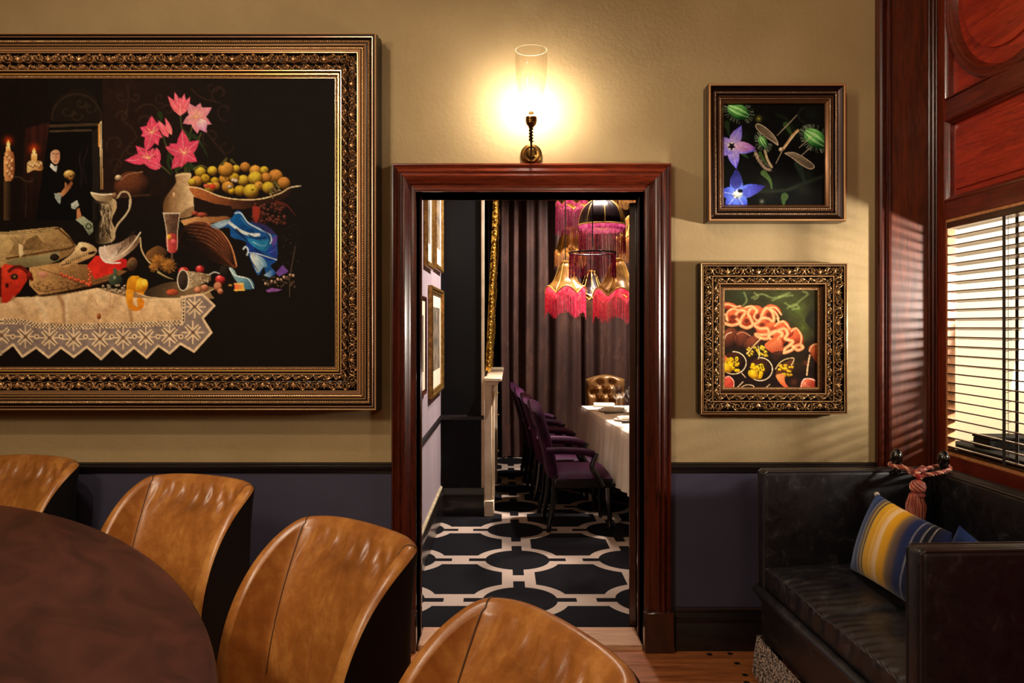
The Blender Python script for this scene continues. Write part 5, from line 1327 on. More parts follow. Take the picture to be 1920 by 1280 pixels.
for sx_ in (-0.85, 0.85):
    b = MB(); b.lathe([(0.0, 0.02), (0.20, 0.02), (0.21, 0.05), (0.14, 0.09), (0.08, 0.14), (0.075, 0.3), (0.1, 0.42), (0.07, 0.55), (0.13, 0.66), (0.14, 0.724), (0.0, 0.724)], 28, (sx_, 0, 0))
    b.lathe([(0.0, 0.0), (0.26, 0.0), (0.27, 0.015), (0.22, 0.03), (0, 0.03)], 28, (sx_, 0, 0))
    b.build('pedestal', m_mahog_dark, tab, local=True)

# ------------------------------------------------------------------ tan leather tub chairs
def leather_mat():
    m, g, p, nt = new_mat('tan_aniline_leather')
    v = g.coords((1, 1, 1))
    n1 = g.noise(v, 3.2, 6, 0.62, 0.8); n2 = g.noise(v, 26, 5, 0.7, 0.2); n3 = g.noise(g.coords((1, 1, .4)), 9, 5, 0.65, 1.5)
    f = g.m('ADD', g.m('ADD', g.m('MULTIPLY', n1, .55), g.m('MULTIPLY', n2, .2)), g.m('MULTIPLY', n3, .25))
    c = g.ramp(f, [(.28, C(84, 44, 16)), (.50, C(148, 90, 38)), (.72, C(204, 146, 74))])
    g.put(p.inputs['Base Color'], c)
    # fine scratches
    mu = g.node('ShaderNodeTexVoronoi', feature='DISTANCE_TO_EDGE'); g.put(mu.inputs['Vector'], g.coords((1, 1, .35), (.4, .3, .5))); mu.inputs['Scale'].default_value = 14
    sc_ = g.ramp(mu.outputs['Distance'], [(0.0, 1.0), (0.012, 0.0)])
    n4 = g.noise(v, 6, 3, .6)
    c2 = g.mix(g.m('MULTIPLY', sc_, g.m('MULTIPLY', n4, .16)), c, C(222, 164, 96))
    g.put(p.inputs['Base Color'], c2)
    p.inputs['Roughness'].default_value = .38
    nt.links.new(g.m('MULTIPLY_ADD', n3, .25, .20), p.inputs['Roughness'])
    p.inputs['Coat Weight'].default_value = .2; p.inputs['Coat Roughness'].default_value = .25
    bz_ = g.noise(v, 150, 4, .7)
    hh = g.m('ADD', g.m('MULTIPLY', bz_, .35), g.m('MULTIPLY', n3, .8))
    bn = g.node('ShaderNodeBump'); bn.inputs['Strength'].default_value = .35; bn.inputs['Distance'].default_value = .003
    nt.links.new(hh, bn.inputs['Height']); nt.links.new(bn.outputs[0], p.inputs['Normal'])
    return m
m_tan = leather_mat()
m_chair_black = mat('black_chair_shell', C(10, 8, 8), 0.55, spec=0.3, bump=0.1, bscale=90)
m_seam = mat('dark_leather_seam', C(70, 40, 18), 0.5)
m_thread = mat('pale_stitch_thread', C(196, 150, 96), 0.6)
m_leg = mat('dark_stained_leg', C(28, 18, 14), 0.4)

# plan of the shell (local: seat faces +y, front of the arms at y = 0)
HWID, DEP = 0.285, 0.195
SEAM = 0.244                       # |x| where the seam runs at the back
def plan_path(n=97):
    """superellipse from right front round the back to left front; returns points and arc params"""
    out = []
    for i in range(n):
        th = PI * i / (n - 1)
        c, s = math.cos(th), math.sin(th)
        e = 2 / 4.6
        out.append((HWID * math.copysign(abs(c) ** e, c), -DEP * abs(s) ** e))
    p = np.array(out)
    s = np.r_[0, np.cumsum(np.hypot(*np.diff(p, axis=0).T))]
    t = np.linspace(0, s[-1], n)
    return np.c_[np.interp(t, s, p[:, 0]), np.interp(t, s, p[:, 1])], t / s[-1]
PLAN, PT = plan_path(121)
# normals (outward)
dP = np.gradient(PLAN, axis=0); NRM = np.c_[dP[:, 1], -dP[:, 0]]; NRM /= np.linalg.norm(NRM, axis=1)[:, None]
if NRM[60, 1] > 0: NRM = -NRM
i_seam = int(np.argmin(np.abs(PLAN[:60, 0] - SEAM) + 10 * (PLAN[:60, 1] > -0.14)))
SEATZ, TOPZ, ARMZ = 0.44, 0.912, 0.43
def rim_h(i):
    x, y = PLAN[i]
    k = min(i, 120 - i)
    if k >= i_seam:
        return TOPZ + 0.012 * (1 - (x / SEAM) ** 2)
    t = (i_seam - k) / i_seam          # 0 at the seam, 1 at the front of the wing
    return ARMZ + (TOPZ - ARMZ) * max(0.0, 1 - t ** 1.85) ** 0.54
def lean(z, y):
    back = min(1.0, max(0.0, -y / DEP))
    t = max(0.0, (z - SEATZ) / (TOPZ - SEATZ))
    return -0.155 * back ** .7 * t ** 1.5
def flare(z):
    t = max(0.0, (z - SEATZ) / (TOPZ - SEATZ)); return 1.0 + 0.03 * t
THK = 0.045
def wrinkle(i, z, h):
    """gathers in the leather under the top edge of the back"""
    x = PLAN[i][0]; k = min(i, 120 - i)
    if k < i_seam: return 0.0
    d = h - z
    env = math.exp(-((d - 0.075) / 0.055) ** 2) * max(0.0, 1 - abs(x / SEAM) ** 4)
    return env * (0.006 * math.sin(x * 95 + 2.5 * math.sin(d * 22 + x * 6)) + 0.003 * math.sin(x * 61 - d * 30 + 1.3) + 0.0022 * math.sin(x * 230 + 4 * math.sin(d * 30)))
def make_tub_chair():
    root = bpy.data.objects.new('tub_chair', None); COL.objects.link(root)
    inner = MB(); shell = MB()
    rows = []
    for i in range(121):
        x, y = PLAN[i]; nx, ny = NRM[i]; h = rim_h(i)
        row = []
        for t in np.r_[np.linspace(0, .6, 16), np.linspace(.63, 1, 26)]:
            z = SEATZ - 0.10 + (h - 0.022 - (SEATZ - 0.10)) * t
            w_ = wrinkle(i, z, h)
            bulge = 0.012 * math.sin(PI * min(1, max(0, t)))
            d = -THK - bulge * 0.6 + w_
            row.append((x * flare(z) + nx * d, y + lean(z, y) + ny * d, z))
        for a in np.linspace(0, PI * 0.93, 9)[1:]:
            rr_ = THK / 2
            z = h - 0.022 + 0.022 * math.sin(a); d = -THK + rr_ * (1 - math.cos(a))
            row.append((x * flare(h) + nx * d, y + lean(h, y) + ny * d, z))
        rows.append(row)
    inner.grid(rows)
    for ends in (0, 120):   # close the arm fronts
        r_ = rows[ends]
        x, y = PLAN[ends]; nx, ny = NRM[ends]
        back = [(x * flare(p[2]) + nx * -0.002, y + lean(p[2], y) + ny * -0.002 , p[2]) for p in r_]
        inner.grid([r_, [(q[0], q[1] + 0.006, q[2]) for q in r_], back])
    inner.build('inner_back', m_tan, root, local=True, angle=60)
    rows = []
    for i in range(121):
        x, y = PLAN[i]; nx, ny = NRM[i]; h = rim_h(i)
        row = []
        for t in np.linspace(0, 1, 14):
            z = 0.20 + (h - 0.016 - 0.20) * t
            row.append((x * flare(h * t) + nx * 0.002, y + lean(h, y) * (0.82 + .18 * t ** 6) + ny * (0.002 + 0.004 * math.sin(PI * t)), z))
        rows.append(row)
    shell.grid(rows)
    shell.build('outer_shell', m_chair_black, root, local=True, angle=60)
    # seams with stitching
    for sgn, i in ((1, i_seam), (-1, 120 - i_seam)):
        path = []; st = MB()
        x, y = PLAN[i]; nx, ny = NRM[i]; h = rim_h(i)
        for t in np.linspace(0.25, 1, 40):
            z = SEATZ - .1 + (h - 0.022 - SEATZ + .1) * t
            path.append((x * flare(z) - nx * (THK + 0.006 * math.sin(PI * t) + 0.0005), y + lean(z, y) - ny * (THK + 0.006 * math.sin(PI * t) + 0.0005), z))
        for a in np.linspace(0, PI * .85, 8)[1:]:
            z = h - 0.022 + 0.0225 * math.sin(a); d = -THK + THK / 2 * (1 - math.cos(a))
            path.append((x * flare(h) + nx * d, y + lean(h, y) + ny * d, z))
        s_ = MB(); s_.tube(path, 0.0022, 6); so = s_.build('seam', m_seam, root, local=True)
        fine = Paint.spline(path[:40], 5)
        off = 0.009 * sgn
        j = i + (1 if sgn > 0 else -1) * 2
        tx, ty = PLAN[j] - PLAN[i]; L_ = math.hypot(tx, ty); tx, ty = tx / L_ * -0.008, ty / L_ * -0.008
        for k in range(0, len(fine) - 2, 3):
            a_, b_ = fine[k], fine[k + 2]
            st.tube([(a_[0] + tx - nx * .001, a_[1] + ty - ny * .001, a_[2]), (b_[0] + tx - nx * .001, b_[1] + ty - ny * .001, b_[2])], 0.0011, 4, caps=False)
        st.build('stitching', m_thread, so, local=True, kind='stuff')
        so.parent = root
    # seat cushion
    q = MB()
    outl = [(p[0] * 0.80, p[1] * 0.86) for p in PLAN]
    outl = [(HWID * .80, 0.24), (HWID * .86, 0.20)] + outl[3:-3] + [(-HWID * .86, 0.20), (-HWID * .80, 0.24)]
    n = len(outl)
    prof = [(0.96, .36), (1.0, .385), (1.0, .425), (.97, .447), (.85, .462), (.5, .470), (.02, .472)]
    q.grid([[(x * k, (y - .02) * k + .02, z) for k, z in prof] for x, y in outl], closeu=True)
    q.build('seat', m_tan, root, local=True, angle=50)
    q = MB(); q.box(-0.21, 0.21, -0.22, 0.22, 0.22, 0.362, 0.01); q.build('seat_base', m_chair_black, root, local=True)
    for sx_, sy_ in ((1, 0.18), (-1, 0.18), (1, -0.24), (-1, -0.24)):
        l = MB(); l.tube([(sx_ * 0.19, sy_, 0.225), (sx_ * 0.205, sy_ + (0.02 if sy_ > -.2 else -.03), 0.0)], [0.021, 0.014], 10)
        l.build('leg', m_leg, root, local=True)
    return root
chair_spots = [  # (left seam, right corner) on the floor plan, forward direction
    ((-0.630, 2.462), (-0.252, 2.128), (-0.662, -0.749), 'tan leather tub chair in front of the left doorpost, third of the row'),
    ((-1.466, 3.150), (-0.941, 2.930), (-0.389, -0.921), 'tan leather tub chair standing below the right part of the huge still life'),
    ((-2.410, 3.579), (-1.900, 3.459), (-0.30, -0.954), 'tan leather tub chair partly cut off at the left edge behind the table'),
    ((-0.012, 1.700), (0.205, 1.320), (-0.868, -0.496), 'tan leather tub chair nearest the viewer, in front of the doorway'),
]
proto = None
for a_, c_, f_, lab in chair_spots:
    o = make_tub_chair() if proto is None else copy_tree(proto)
    proto = proto or o
    fx, fy = f_; nn = math.hypot(fx, fy); fx, fy = fx / nn, fy / nn
    mx_, my_ = (a_[0] + c_[0]) / 2, (a_[1] + c_[1]) / 2
    o.location = (mx_ + fx * (DEP + .12), my_ + fy * (DEP + .12), 0)
    o.rotation_euler = (0, 0, math.atan2(-fx, fy))
    tag(o, lab, 'chair', 'tan leather chairs around the oval table')

# ------------------------------------------------------------------ black leather sofa
def black_leather():
    m, g, p, nt = new_mat('black_aniline_leather')
    v = g.coords((1, 1, 1))
    n1 = g.noise(v, 4, 6, .65, .6); n2 = g.noise(v, 18, 6, .7, .8)
    c = g.ramp(g.m('ADD', g.m('MULTIPLY', n1, .45), g.m('MULTIPLY', n2, .55)), [(.38, C(9, 8, 11)), (.54, C(22, 20, 24)), (.68, C(62, 57, 60))])
    g.put(p.inputs['Base Color'], c)
    nt.links.new(g.m('MULTIPLY_ADD', n2, .3, .22), p.inputs['Roughness'])
    bn = g.node('ShaderNodeBump'); bn.inputs['Strength'].default_value = .3; bn.inputs['Distance'].default_value = .004
    nt.links.new(g.m('ADD', g.m('MULTIPLY', n2, 1.0), g.m('MULTIPLY', g.noise(v, 160, 3, .7), .2)), bn.inputs['Height']); nt.links.new(bn.outputs[0], p.inputs['Normal'])
    return m
m_blk = black_leather()
m_pipe = mat('brown_black_piping', C(38, 34, 36), 0.32, spec=.6)
SO, STH = (1.055, 3.31), R(2.4)
sofa = thing('sofa', 'black leather high-armed sofa with corner finials and grey fringe', 'sofa', (SO[0], SO[1], 0), STH)
# local: x = depth (0 front .. 0.82 back), y = along (0 far .. -1.22 near)
SL, SD, ST = 1.225, 0.83, 0.905
AT = 0.078
def sofa_box(name, x0, x1, y0, y1, z0, z1, b_=0.018, seg=3, m=m_blk):
    q = MB(); q.box(x0, x1, y0, y1, z0, z1, b_, seg=seg)
    return q.build(name, m, sofa, local=True, angle=60)
sofa_box('base', 0.012, SD - .01, -SL + .006, -.006, 0.185, 0.40, .012)
arm1 = sofa_box('arm', 0.0, SD - .10, -AT, 0.0, 0.34, ST)
arm2 = sofa_box('arm', 0.0, SD - .10, -SL, -SL + AT, 0.19, ST)
back = sofa_box('back', SD - .105, SD, -SL, 0.0, 0.34, ST)
def piping(pts, par, r=.0045):
    q = MB(); q.tube(pts, r, 6); return q.build('piping', m_pipe, par, local=True)
for ya in (-.005, -AT + .005):
    piping([(.004, ya, .36), (.004, ya, ST - .012), (.014, ya, ST - .003), (SD - .11, ya, ST - .003)], arm1)
for ya in (-SL + .005, -SL + AT - .005):
    piping([(.004, ya, .20), (.004, ya, ST - .012), (.014, ya, ST - .003), (SD - .11, ya, ST - .003)], arm2)
piping([(SD - .10, -AT, ST - .004), (SD - .10, -SL, ST - .004)], back)
# welt roll along the front of the base
q = MB(); q.tube([(-.004, -.01, .395), (-.004, -SL + AT, .395)], .022, 12); q.build('front_roll', m_blk, sofa, local=True)
# two seat cushions with soft edges and creases
def cushion(y0, y1):
    nu, nv = 56, 48
    w_, d_ = y1 - y0, SD - .115
    def pt(u, v, top):
        eu = 1 - abs(2 * u - 1) ** 8; ev = 1 - abs(2 * v - 1) ** 8
        cr = 0.010 * (abs(2 * u - 1) * abs(2 * v - 1)) ** 2
        x = 0.004 + d_ * u; y = y0 + w_ * v
        z = .505 + .028 * (eu * ev) ** .6 * (1 - .4 * (2 * u - 1) ** 2)
        cre = .0028 * math.sin(v * 70 + 3 * math.sin(u * 9)) * math.exp(-(u / .22) ** 2) + .0025 * math.sin(u * 22 + v * 9) * math.sin(PI * v)
        return (x, y, z + cre - cr)
    q = MB()
    top = [[pt(i / nu, j / nv, 1) for j in range(nv + 1)] for i in range(nu + 1)]
    q.grid(top)
    ring = [top[i][0] for i in range(nu + 1)] + [top[nu][j] for j in range(1, nv + 1)] + [top[i][nv] for i in range(nu - 1, -1, -1)] + [top[0][j] for j in range(nv - 1, 0, -1)]
    cx, cy = .004 + d_ / 2, (y0 + y1) / 2
    rows = []
    for z, k in ((None, 1.0), (.500, 1.006), (.47, 1.004), (.44, 1.006), (.415, 1.0), (.408, .985)):
        rows.append([((p[0] - cx) * k + cx + (.0035 * math.sin(p[1] * 60 + (z or 0) * 40) if z and z > .42 else 0), (p[1] - cy) * k + cy, p[2] if z is None else z) for p in ring])
    q.grid(rows, closev=True)
    n0 = len(q.v) - len(ring); q.f.append(tuple(range(n0, n0 + len(ring)))); q.mi.append(0)
    c_ = q.build('seat_cushion', m_blk, sofa, local=True, angle=55)
    front = [top[0][j] for j in range(nv + 1)]
    piping([(p[0] - .001, p[1], p[2] + .001) for p in front], c_, .0042)
    return c_
YM = -AT - .53
cushion(YM, -AT - .003); cushion(-SL + AT + .003, YM - .004)
# bullion fringe under the base
fr_ = MB(); rg = random.Random(5)
m_fringe = mat('grey_beige_fringe', C(190, 172, 160), 0.7, col2=C(24, 20, 20), scale=120, lo=.46, hi=.54)
for k in range(300):
    f = k / 299
    for (x_, y_) in (((-.002, -.004 - f * (SL - .008))),):
        zt, zb_ = .192, .030 + rg.uniform(-.008, .008); w_ = .0022
        dx = -.012 - rg.uniform(0, .010); jy = rg.uniform(-.004, .004)
        fr_.tube([(x_, y_, zt), (x_ + dx * .6, y_ + jy, .11), (x_ + dx, y_ + 1.6 * jy, zb_)], [w_, w_ * 1.2, w_ * .9], 4)
for k in range(90):
    f = k / 89
    for y_, s_ in ((-.002, 1), (-SL + .002, -1)):
        zb_ = .030 + rg.uniform(-.008, .008)
        fr_.tube([(.01 + f * (SD - .03), y_, .192), (.01 + f * (SD - .03), y_ + s_ * .008, zb_)], [.0024, .0026], 4)
fr_.build('fringe', m_fringe, sofa, local=True, kind='stuff', recalc=False)
for lx, ly in ((.06, -.06), (.06, -SL + .06), (SD - .07, -.06), (SD - .07, -SL + .06)):
    q = MB(); q.tube([(lx, ly, .19), (lx, ly, 0)], [.028, .022], 10); q.build('leg', m_leg, sofa, local=True)
# turned finials on the arm and on the back
m_fin = mat('black_lacquer', C(10, 8, 8), 0.12, coat=.6)
SM = wm(sofa)
def to_sofa(p): return SM.inverted() @ Vector(p)
fpts = []
for px, py, Y in ((1681, 866, 3.255), (1769, 872, 3.205)):
    p = to_sofa((X(px, Y), Y, ST)); fpts.append((p.x, p.y))
    q = MB(); q.lathe([(0.0, -.01), (.017, -.01), (.017, 0.0), (.012, .006), (.010, .016), (.014, .026), (.021, .036), (.0245, .052), (.023, .068), (.017, .082), (.008, .091), (0, .093)], 22, (p.x, p.y, ST))
    q.build('finial', m_fin, sofa, local=True)

# ------------------------------------------------------------------ twisted rope with tassel tied round the finials
m_rope = mat('rust_red_rope', C(176, 74, 52), 0.6, col2=C(110, 36, 28), scale=60, lo=.4, hi=.6, sheen=.2)
m_rope2 = mat('pale_pink_rope_strand', C(216, 158, 128), 0.6)
rope = thing('tieback_rope', 'rust red twisted rope with tassel tied between the sofa finials', 'rope', (X(1722, 3.2), 3.2, ST))
p1 = SM @ Vector((fpts[0][0], fpts[0][1], ST + .02)); p2 = SM @ Vector((fpts[1][0], fpts[1][1], ST + .02))
kn = Vector((X(1721, 3.14), 3.14, Z(888, 3.14)))
def twisted(name, path, r, turns, mats, par):
    path = [Vector(p) for p in Paint.spline([tuple(p) for p in path], 14)]
    L_ = 0; acc = [0]
    for a_, b_ in zip(path[:-1], path[1:]): L_ += (b_ - a_).length; acc.append(L_)
    objs = []
    q = MB(); q2 = MB()
    for s in range(3):
        pts = []
        up = Vector((0, 0, 1))
        for i, p in enumerate(path):
            t = (path[min(i + 1, len(path) - 1)] - path[max(i - 1, 0)]).normalized()
            u = t.cross(up); u = u.normalized() if u.length > .1 else t.orthogonal().normalized(); w_ = t.cross(u)
            a_ = 2 * PI * (s / 3 + acc[i] * turns)
            pts.append(p + (u * math.cos(a_) + w_ * math.sin(a_)) * r * .55)
        (q2 if s == 2 else q).tube(pts, r * .55, 6)
    o1 = q.build(name, m_rope, par); o2 = q2.build('pale_strand', m_rope2, o1)
    return o1
def loop_to(p, sgn, dz):
    # two strands from the knot round the finial
    c_ = Vector(p); d = (c_ - kn); d.z = 0; d.normalize(); n_ = Vector((-d.y, d.x, 0))
    r_ = .027
    return [kn + Vector((0, 0, .004 + dz)), kn.lerp(c_, .5) + n_ * .02 + Vector((0, 0, .006 + dz)), c_ + n_ * r_ + Vector((0, 0, .002)), c_ + d * r_ + Vector((0, 0, .004)), c_ - n_ * r_ + Vector((0, 0, -.004)), kn.lerp(c_, .5) - n_ * .02 + Vector((0, 0, -.010 - dz)), kn + Vector((0, 0, -.008))]
twisted('rope_loop', loop_to(p1, 1, .004), .0085, 20, None, rope)
twisted('rope_loop', loop_to(p2, 1, -.002), .0085, 20, None, rope)
twisted('rope_knot', [kn + Vector((-.016, -.008, -.008)), kn + Vector((-.004, -.014, .012)), kn + Vector((.014, -.010, .014)), kn + Vector((.018, -.004, -.004)), kn + Vector((.004, -.014, -.012)), kn + Vector((-.012, -.010, .006)), kn + Vector((.02, -.006, .03))], .0085, 20, None, rope)
TY = 3.12
tx = X(1718, TY)
def tzz(py): return Z(py, TY)
tas = MB(); tas.lathe([(0, .020), (.008, .018), (.010, .010), (.006, 0.0), (.004, -.006), (0, -.006)], 14, (X(1722, TY), TY, tzz(897))); to_ = tas.build('tassel_bead', mat('crimson_bead', C(150, 30, 36), .45), rope)
q = MB(); q.lathe([(0, .032), (.014, .030), (.026, .019), (.030, .006), (.029, -.008), (.024, -.019), (.027, -.025), (.029, -.031), (.024, -.037), (0, -.037)], 22, (X(1721, TY), TY, tzz(914)))
hd = q.build('tassel_head', m_rope, rope)
q = MB()
for k in range(9):
    pts = []
    for t in np.linspace(0, 1, 14):
        a_ = 2 * PI * k / 9 + t * 1.9; r_ = .0305 * math.sin(PI * (.16 + .62 * t)) ** .6
        pts.append((X(1721, TY) + r_ * math.cos(a_), TY + r_ * math.sin(a_), tzz(914) + .026 - .042 * t))
    q.tube(pts, .0013, 4, caps=False)
q.build('tassel_cord', m_rope2, hd)
q = MB(); rg = random.Random(9)
for k in range(240):
    a_ = rg.uniform(0, 2 * PI); r0 = .023 * math.sqrt(rg.random()); r1 = r0 * 1.5 + .004
    zt = tzz(925); zb_ = tzz(972) + rg.uniform(-.014, .014)
    cx_ = X(1717, TY)
    q.tube([(cx_ + r0 * math.cos(a_), TY + r0 * math.sin(a_), zt), (cx_ + r1 * math.cos(a_), TY + r1 * math.sin(a_), (zt + zb_) / 2), (cx_ - .002 + r1 * .9 * math.cos(a_ + .2), TY + r1 * .9 * math.sin(a_ + .2), zb_)], .0013, 3, caps=False)
m_skirt = mat('rust_and_pink_threads', C(186, 84, 56), .6, col2=C(230, 150, 116), scale=120, stretch=(1, 1, .04), lo=.45, hi=.6, sheen=.3)
q.build('tassel_skirt', m_skirt, rope, kind='stuff', recalc=False)

# ------------------------------------------------------------------ striped velvet cushion and a blue one behind it
def stripe_mat():
    m, g, p, nt = new_mat('striped_velvet')
    at = g.node('ShaderNodeAttribute', attribute_name='Col')
    nz = g.noise(g.coords((1, 1, 1)), 240, 3, .7)
    c = g.mix(g.m('MULTIPLY', nz, .3), at.outputs['Color'], (0, 0, 0, 1))
    g.put(p.inputs['Base Color'], c)
    p.inputs['Roughness'].default_value = .85; p.inputs['Specular IOR Level'].default_value = .1
    p.inputs['Sheen Weight'].default_value = .25; p.inputs['Sheen Roughness'].default_value = .4
    bn = g.node('ShaderNodeBump'); bn.inputs['Strength'].default_value = .4; bn.inputs['Distance'].default_value = .002
    nt.links.new(nz, bn.inputs['Height']); nt.links.new(bn.outputs[0], p.inputs['Normal'])
    return m
m_str = stripe_mat()
STR = [(0.00, (44, 66, 116)), (.05, (36, 58, 112)), (.10, (60, 90, 140)), (.115, (28, 44, 88)), (.15, (40, 64, 118)), (.165, (150, 150, 150)), (.175, (84, 74, 76)), (.21, (120, 104, 90)), (.222, (222, 180, 60)), (.235, (90, 74, 66)), (.25, (70, 60, 62)), (.26, (226, 180, 50)),
       (.29, (240, 176, 30)), (.34, (240, 176, 26)), (.352, (250, 200, 110)), (.38, (244, 182, 40)), (.41, (250, 206, 150)), (.45, (252, 214, 160)), (.465, (244, 180, 34)), (.54, (232, 166, 26)), (.57, (150, 118, 70)), (.60, (110, 88, 74)), (.64, (92, 74, 70)), (.66, (60, 56, 80)), (.68, (30, 44, 92)),
       (.74, (26, 40, 86)), (.752, (150, 150, 160)), (.758, (22, 32, 70)), (.82, (20, 28, 60)), (.828, (170, 166, 160)), (.834, (16, 18, 34)), (.88, (14, 16, 30)), (.886, (180, 176, 166)), (.892, (14, 16, 30)), (1.0, (26, 36, 80))]
STR_B = [(0, (34, 52, 104)), (.3, (44, 64, 116)), (.32, (90, 110, 150)), (.34, (34, 52, 104)), (1, (28, 44, 92))]
def pillow(name, lab, TL, TRc, BL, BR, thick, stripes, mtl, tips=None):
    TL, TRc, BL, BR = map(Vector, (TL, TRc, BL, BR))
    n = 120
    nrm = (TRc - TL).cross(BL - TL).normalized()
    sx_ = np.array([s[0] for s in stripes]); sc_ = np.array([s2l(s[1]) for s in stripes])
    q = MB()
    c0 = (TL + TRc + BL + BR) / 4
    root = thing(name, lab, 'cushion', (c0.x, c0.y, min(BL.z, BR.z)))
    pts = {1: [], -1: []}; cols = []
    for sgn in (1, -1):
        rows = []
        for i in range(n + 1):
            u = i / n; row = []
            for j in range(n + 1):
                v = j / n
                p = TL.lerp(TRc, u).lerp(BL.lerp(BR, u), v)
                a_, b_ = 2 * u - 1, 2 * v - 1
                # edges pulled in between the corners
                pin = .045
                p = p + (TL.lerp(BL, v) - TRc.lerp(BR, v)) * (-a_ * pin * (1 - b_ * b_) * .5) * (abs(a_)) * -1 * -1
                p = p + (TL.lerp(TRc, u) - BL.lerp(BR, u)) * (b_ * pin * (1 - a_ * a_) * .5) * abs(b_) * 1
                h = thick * (max(0, 1 - a_ ** 2) * max(0, 1 - b_ ** 2)) ** .55
                wr_ = .0025 * math.sin(u * 40 + v * 3) * (v < .4) * (1 - abs(a_)) * (abs(b_))
                p = p + nrm * sgn * (h + wr_)
                row.append(tuple(p))
                if True:
                    cc = [float(np.interp(u + .006 * math.sin(v * 9), sx_, sc_[:, k])) for k in range(3)]
                    cols.append((*cc, 1))
            rows.append(row)
        q.grid(rows)
    q.c = cols
    body = q.build('cover', mtl, root, angle=70)
    if tips:
        t = MB()
        for P0, P1 in tips:
            t.ball(tuple(P0), .011, 8, 6)
        t.build('corner_tuft', mat('pale_tuft', C(176, 166, 150), .8), root)
    return root
pillow('scatter_cushion', 'striped velvet lumbar cushion in blue and yellow leaning on the sofa seat', (1.447, 3.06, .850), (1.452, 2.545, .832), (1.353, 3.085, .545), (1.385, 2.56, .545), .062, STR, m_str, [((1.447, 3.058, .846), None)])
pillow('scatter_cushion', 'dark blue velvet cushion behind the striped one, only its corner showing', (1.525, 2.63, .835), (1.62, 2.32, .69), (1.50, 2.74, .55), (1.58, 2.34, .535), .045, STR_B, m_str, None)

# ------------------------------------------------------------------ wooden venetian blind
m_slat = wood('dark_blind_slat', C(26, 13, 7), C(66, 34, 16), 'y', .35, .2, 10, .05)
m_tape = mat('blind_cord', C(30, 24, 18), .7)
bl = thing('venetian_blind', 'dark wooden venetian blind with open slats in the panelled window', 'blind', (RX + .026, 2.98, WZ0))
BYA, BYB = PY0 + .016, PY1 - .014
NS = 25; pitch = (WZ1 - .045 - WZ0 - .03) / (NS - 1)
XC = RX + .026; TILT = R(-9)
rg = random.Random(4)
base_slat = None
for k in range(NS):
    z = WZ0 + .034 + k * pitch
    q = MB()
    w2, t2_ = .0245, .0025
    prof = []
    for s in (-1, -.5, 0, .5, 1): prof.append((s * w2, t2_ + .0012 * (1 - s * s)))
    for s in (1, .5, 0, -.5, -1): prof.append((s * w2, -t2_ + .0012 * (1 - s * s)))
    tl = TILT + R(rg.uniform(-1.5, 1.5))
    ca_, sa_ = math.cos(tl), math.sin(tl)
    q.prism([(XC + x * ca_ - zz * sa_, z + x * sa_ + zz * ca_) for x, zz in prof], 'y', BYA, BYB)
    q.v = [(v[1 - 1], v[1], v[2]) for v in q.v]
    q.build('slat', m_slat, bl, angle=30)
q = MB(); q.box(XC - .03, XC + .03, BYA, BYB, WZ1 - .042, WZ1 - .013, .003); q.build('head_rail', m_slat, bl)
q = MB(); q.box(XC - .025, XC + .025, BYA, BYB, WZ0 + .014, WZ0 + .026, .003); q.build('bottom_rail', m_slat, bl)
for yl in (3.105, 2.62):
    q = MB()
    for dx in (-.026, .026): q.box(XC + dx - .0007, XC + dx + .0007, yl - .010, yl + .010, WZ0 + .02, WZ1 - .03)
    for k in range(NS):
        z = WZ0 + .034 + k * pitch - .003
        q.tube([(XC - .026, yl - .006, z - .006), (XC + .026, yl + .006, z + .005)], .0012, 4, caps=False)
    q.build('ladder_tape', m_tape, bl)
    q = MB(); q.tube([(XC, yl + .014, WZ0 + .02), (XC, yl + .014, WZ1 - .03)], .0012, 5); q.build('lift_cord', m_tape, bl)

# ------------------------------------------------------------------ what stands in the room behind the blinds
m_shade = emit('lit_linen_shade', (1.0, .84, .60, 1), 5.0)
m_lampbulb = emit('lit_lamp_bulb', (1.0, .78, .52, 1), 200.0)
LX, LY, LZ = 2.335, 3.30, .955
lamp = thing('table_lamp', 'table lamp with a glowing cream shade seen through the blinds', 'lamp', (LX, LY, LZ))
q = MB(); q.lathe([(0, 0), (.075, 0), (.075, .012), (.03, .022), (.016, .04), (.03, .08), (.04, .13), (.03, .19), (.012, .22), (.008, .40), (0, .40)], 24, (LX, LY, LZ)); q.build('base', m_brass_dk, lamp)
q = MB(); q.lathe([(.17, .285), (.125, .585)], 36, (LX, LY, LZ)); q.build('lamp_shade', m_shade, lamp)
q = MB(); q.ball((LX, LY, LZ + .44), .035); q.build('bulb', m_lampbulb, lamp)
m_matt = mat('matt_black_paint', C(9, 8, 8), .85, spec=.1)
ch = thing('side_cabinet', 'black low cabinet behind the blinds carrying the glowing lamp', 'cabinet', (2.36, 3.1, 0))
q = MB(); q.box(2.125, 2.6, 2.50, 3.74, .06, .93, .006); q.build('body', m_matt, ch)
q = MB(); q.box(2.115, 2.62, 2.48, 3.76, .93, .955, .004); q.build('top', m_matt, ch)
for k in range(3):
    q = MB(); q.box(2.60, 2.615, 2.53 + .40 * k, 2.91 + .40 * k, .1, .90, .004); d_ = q.build('door', m_matt, ch)
    q = MB(); q.ball((2.625, 2.87 + .40 * k, .5), .012); q.build('knob', m_brass_d, d_)
for sx_ in (2.15, 2.57):
    for sy_ in (2.53, 3.71):
        q = MB(); q.box(sx_ - .02, sx_ + .02, sy_ - .02, sy_ + .02, 0, .06); q.build('foot', m_matt, ch)
bx_ = thing('lidded_box', 'black lidded box standing on the cabinet behind the blinds', 'box', (2.25, 3.53, .955))
q = MB(); q.box(2.15, 2.36, 3.47, 3.60, .956, 1.0, .004); q.build('body', m_matt, bx_)
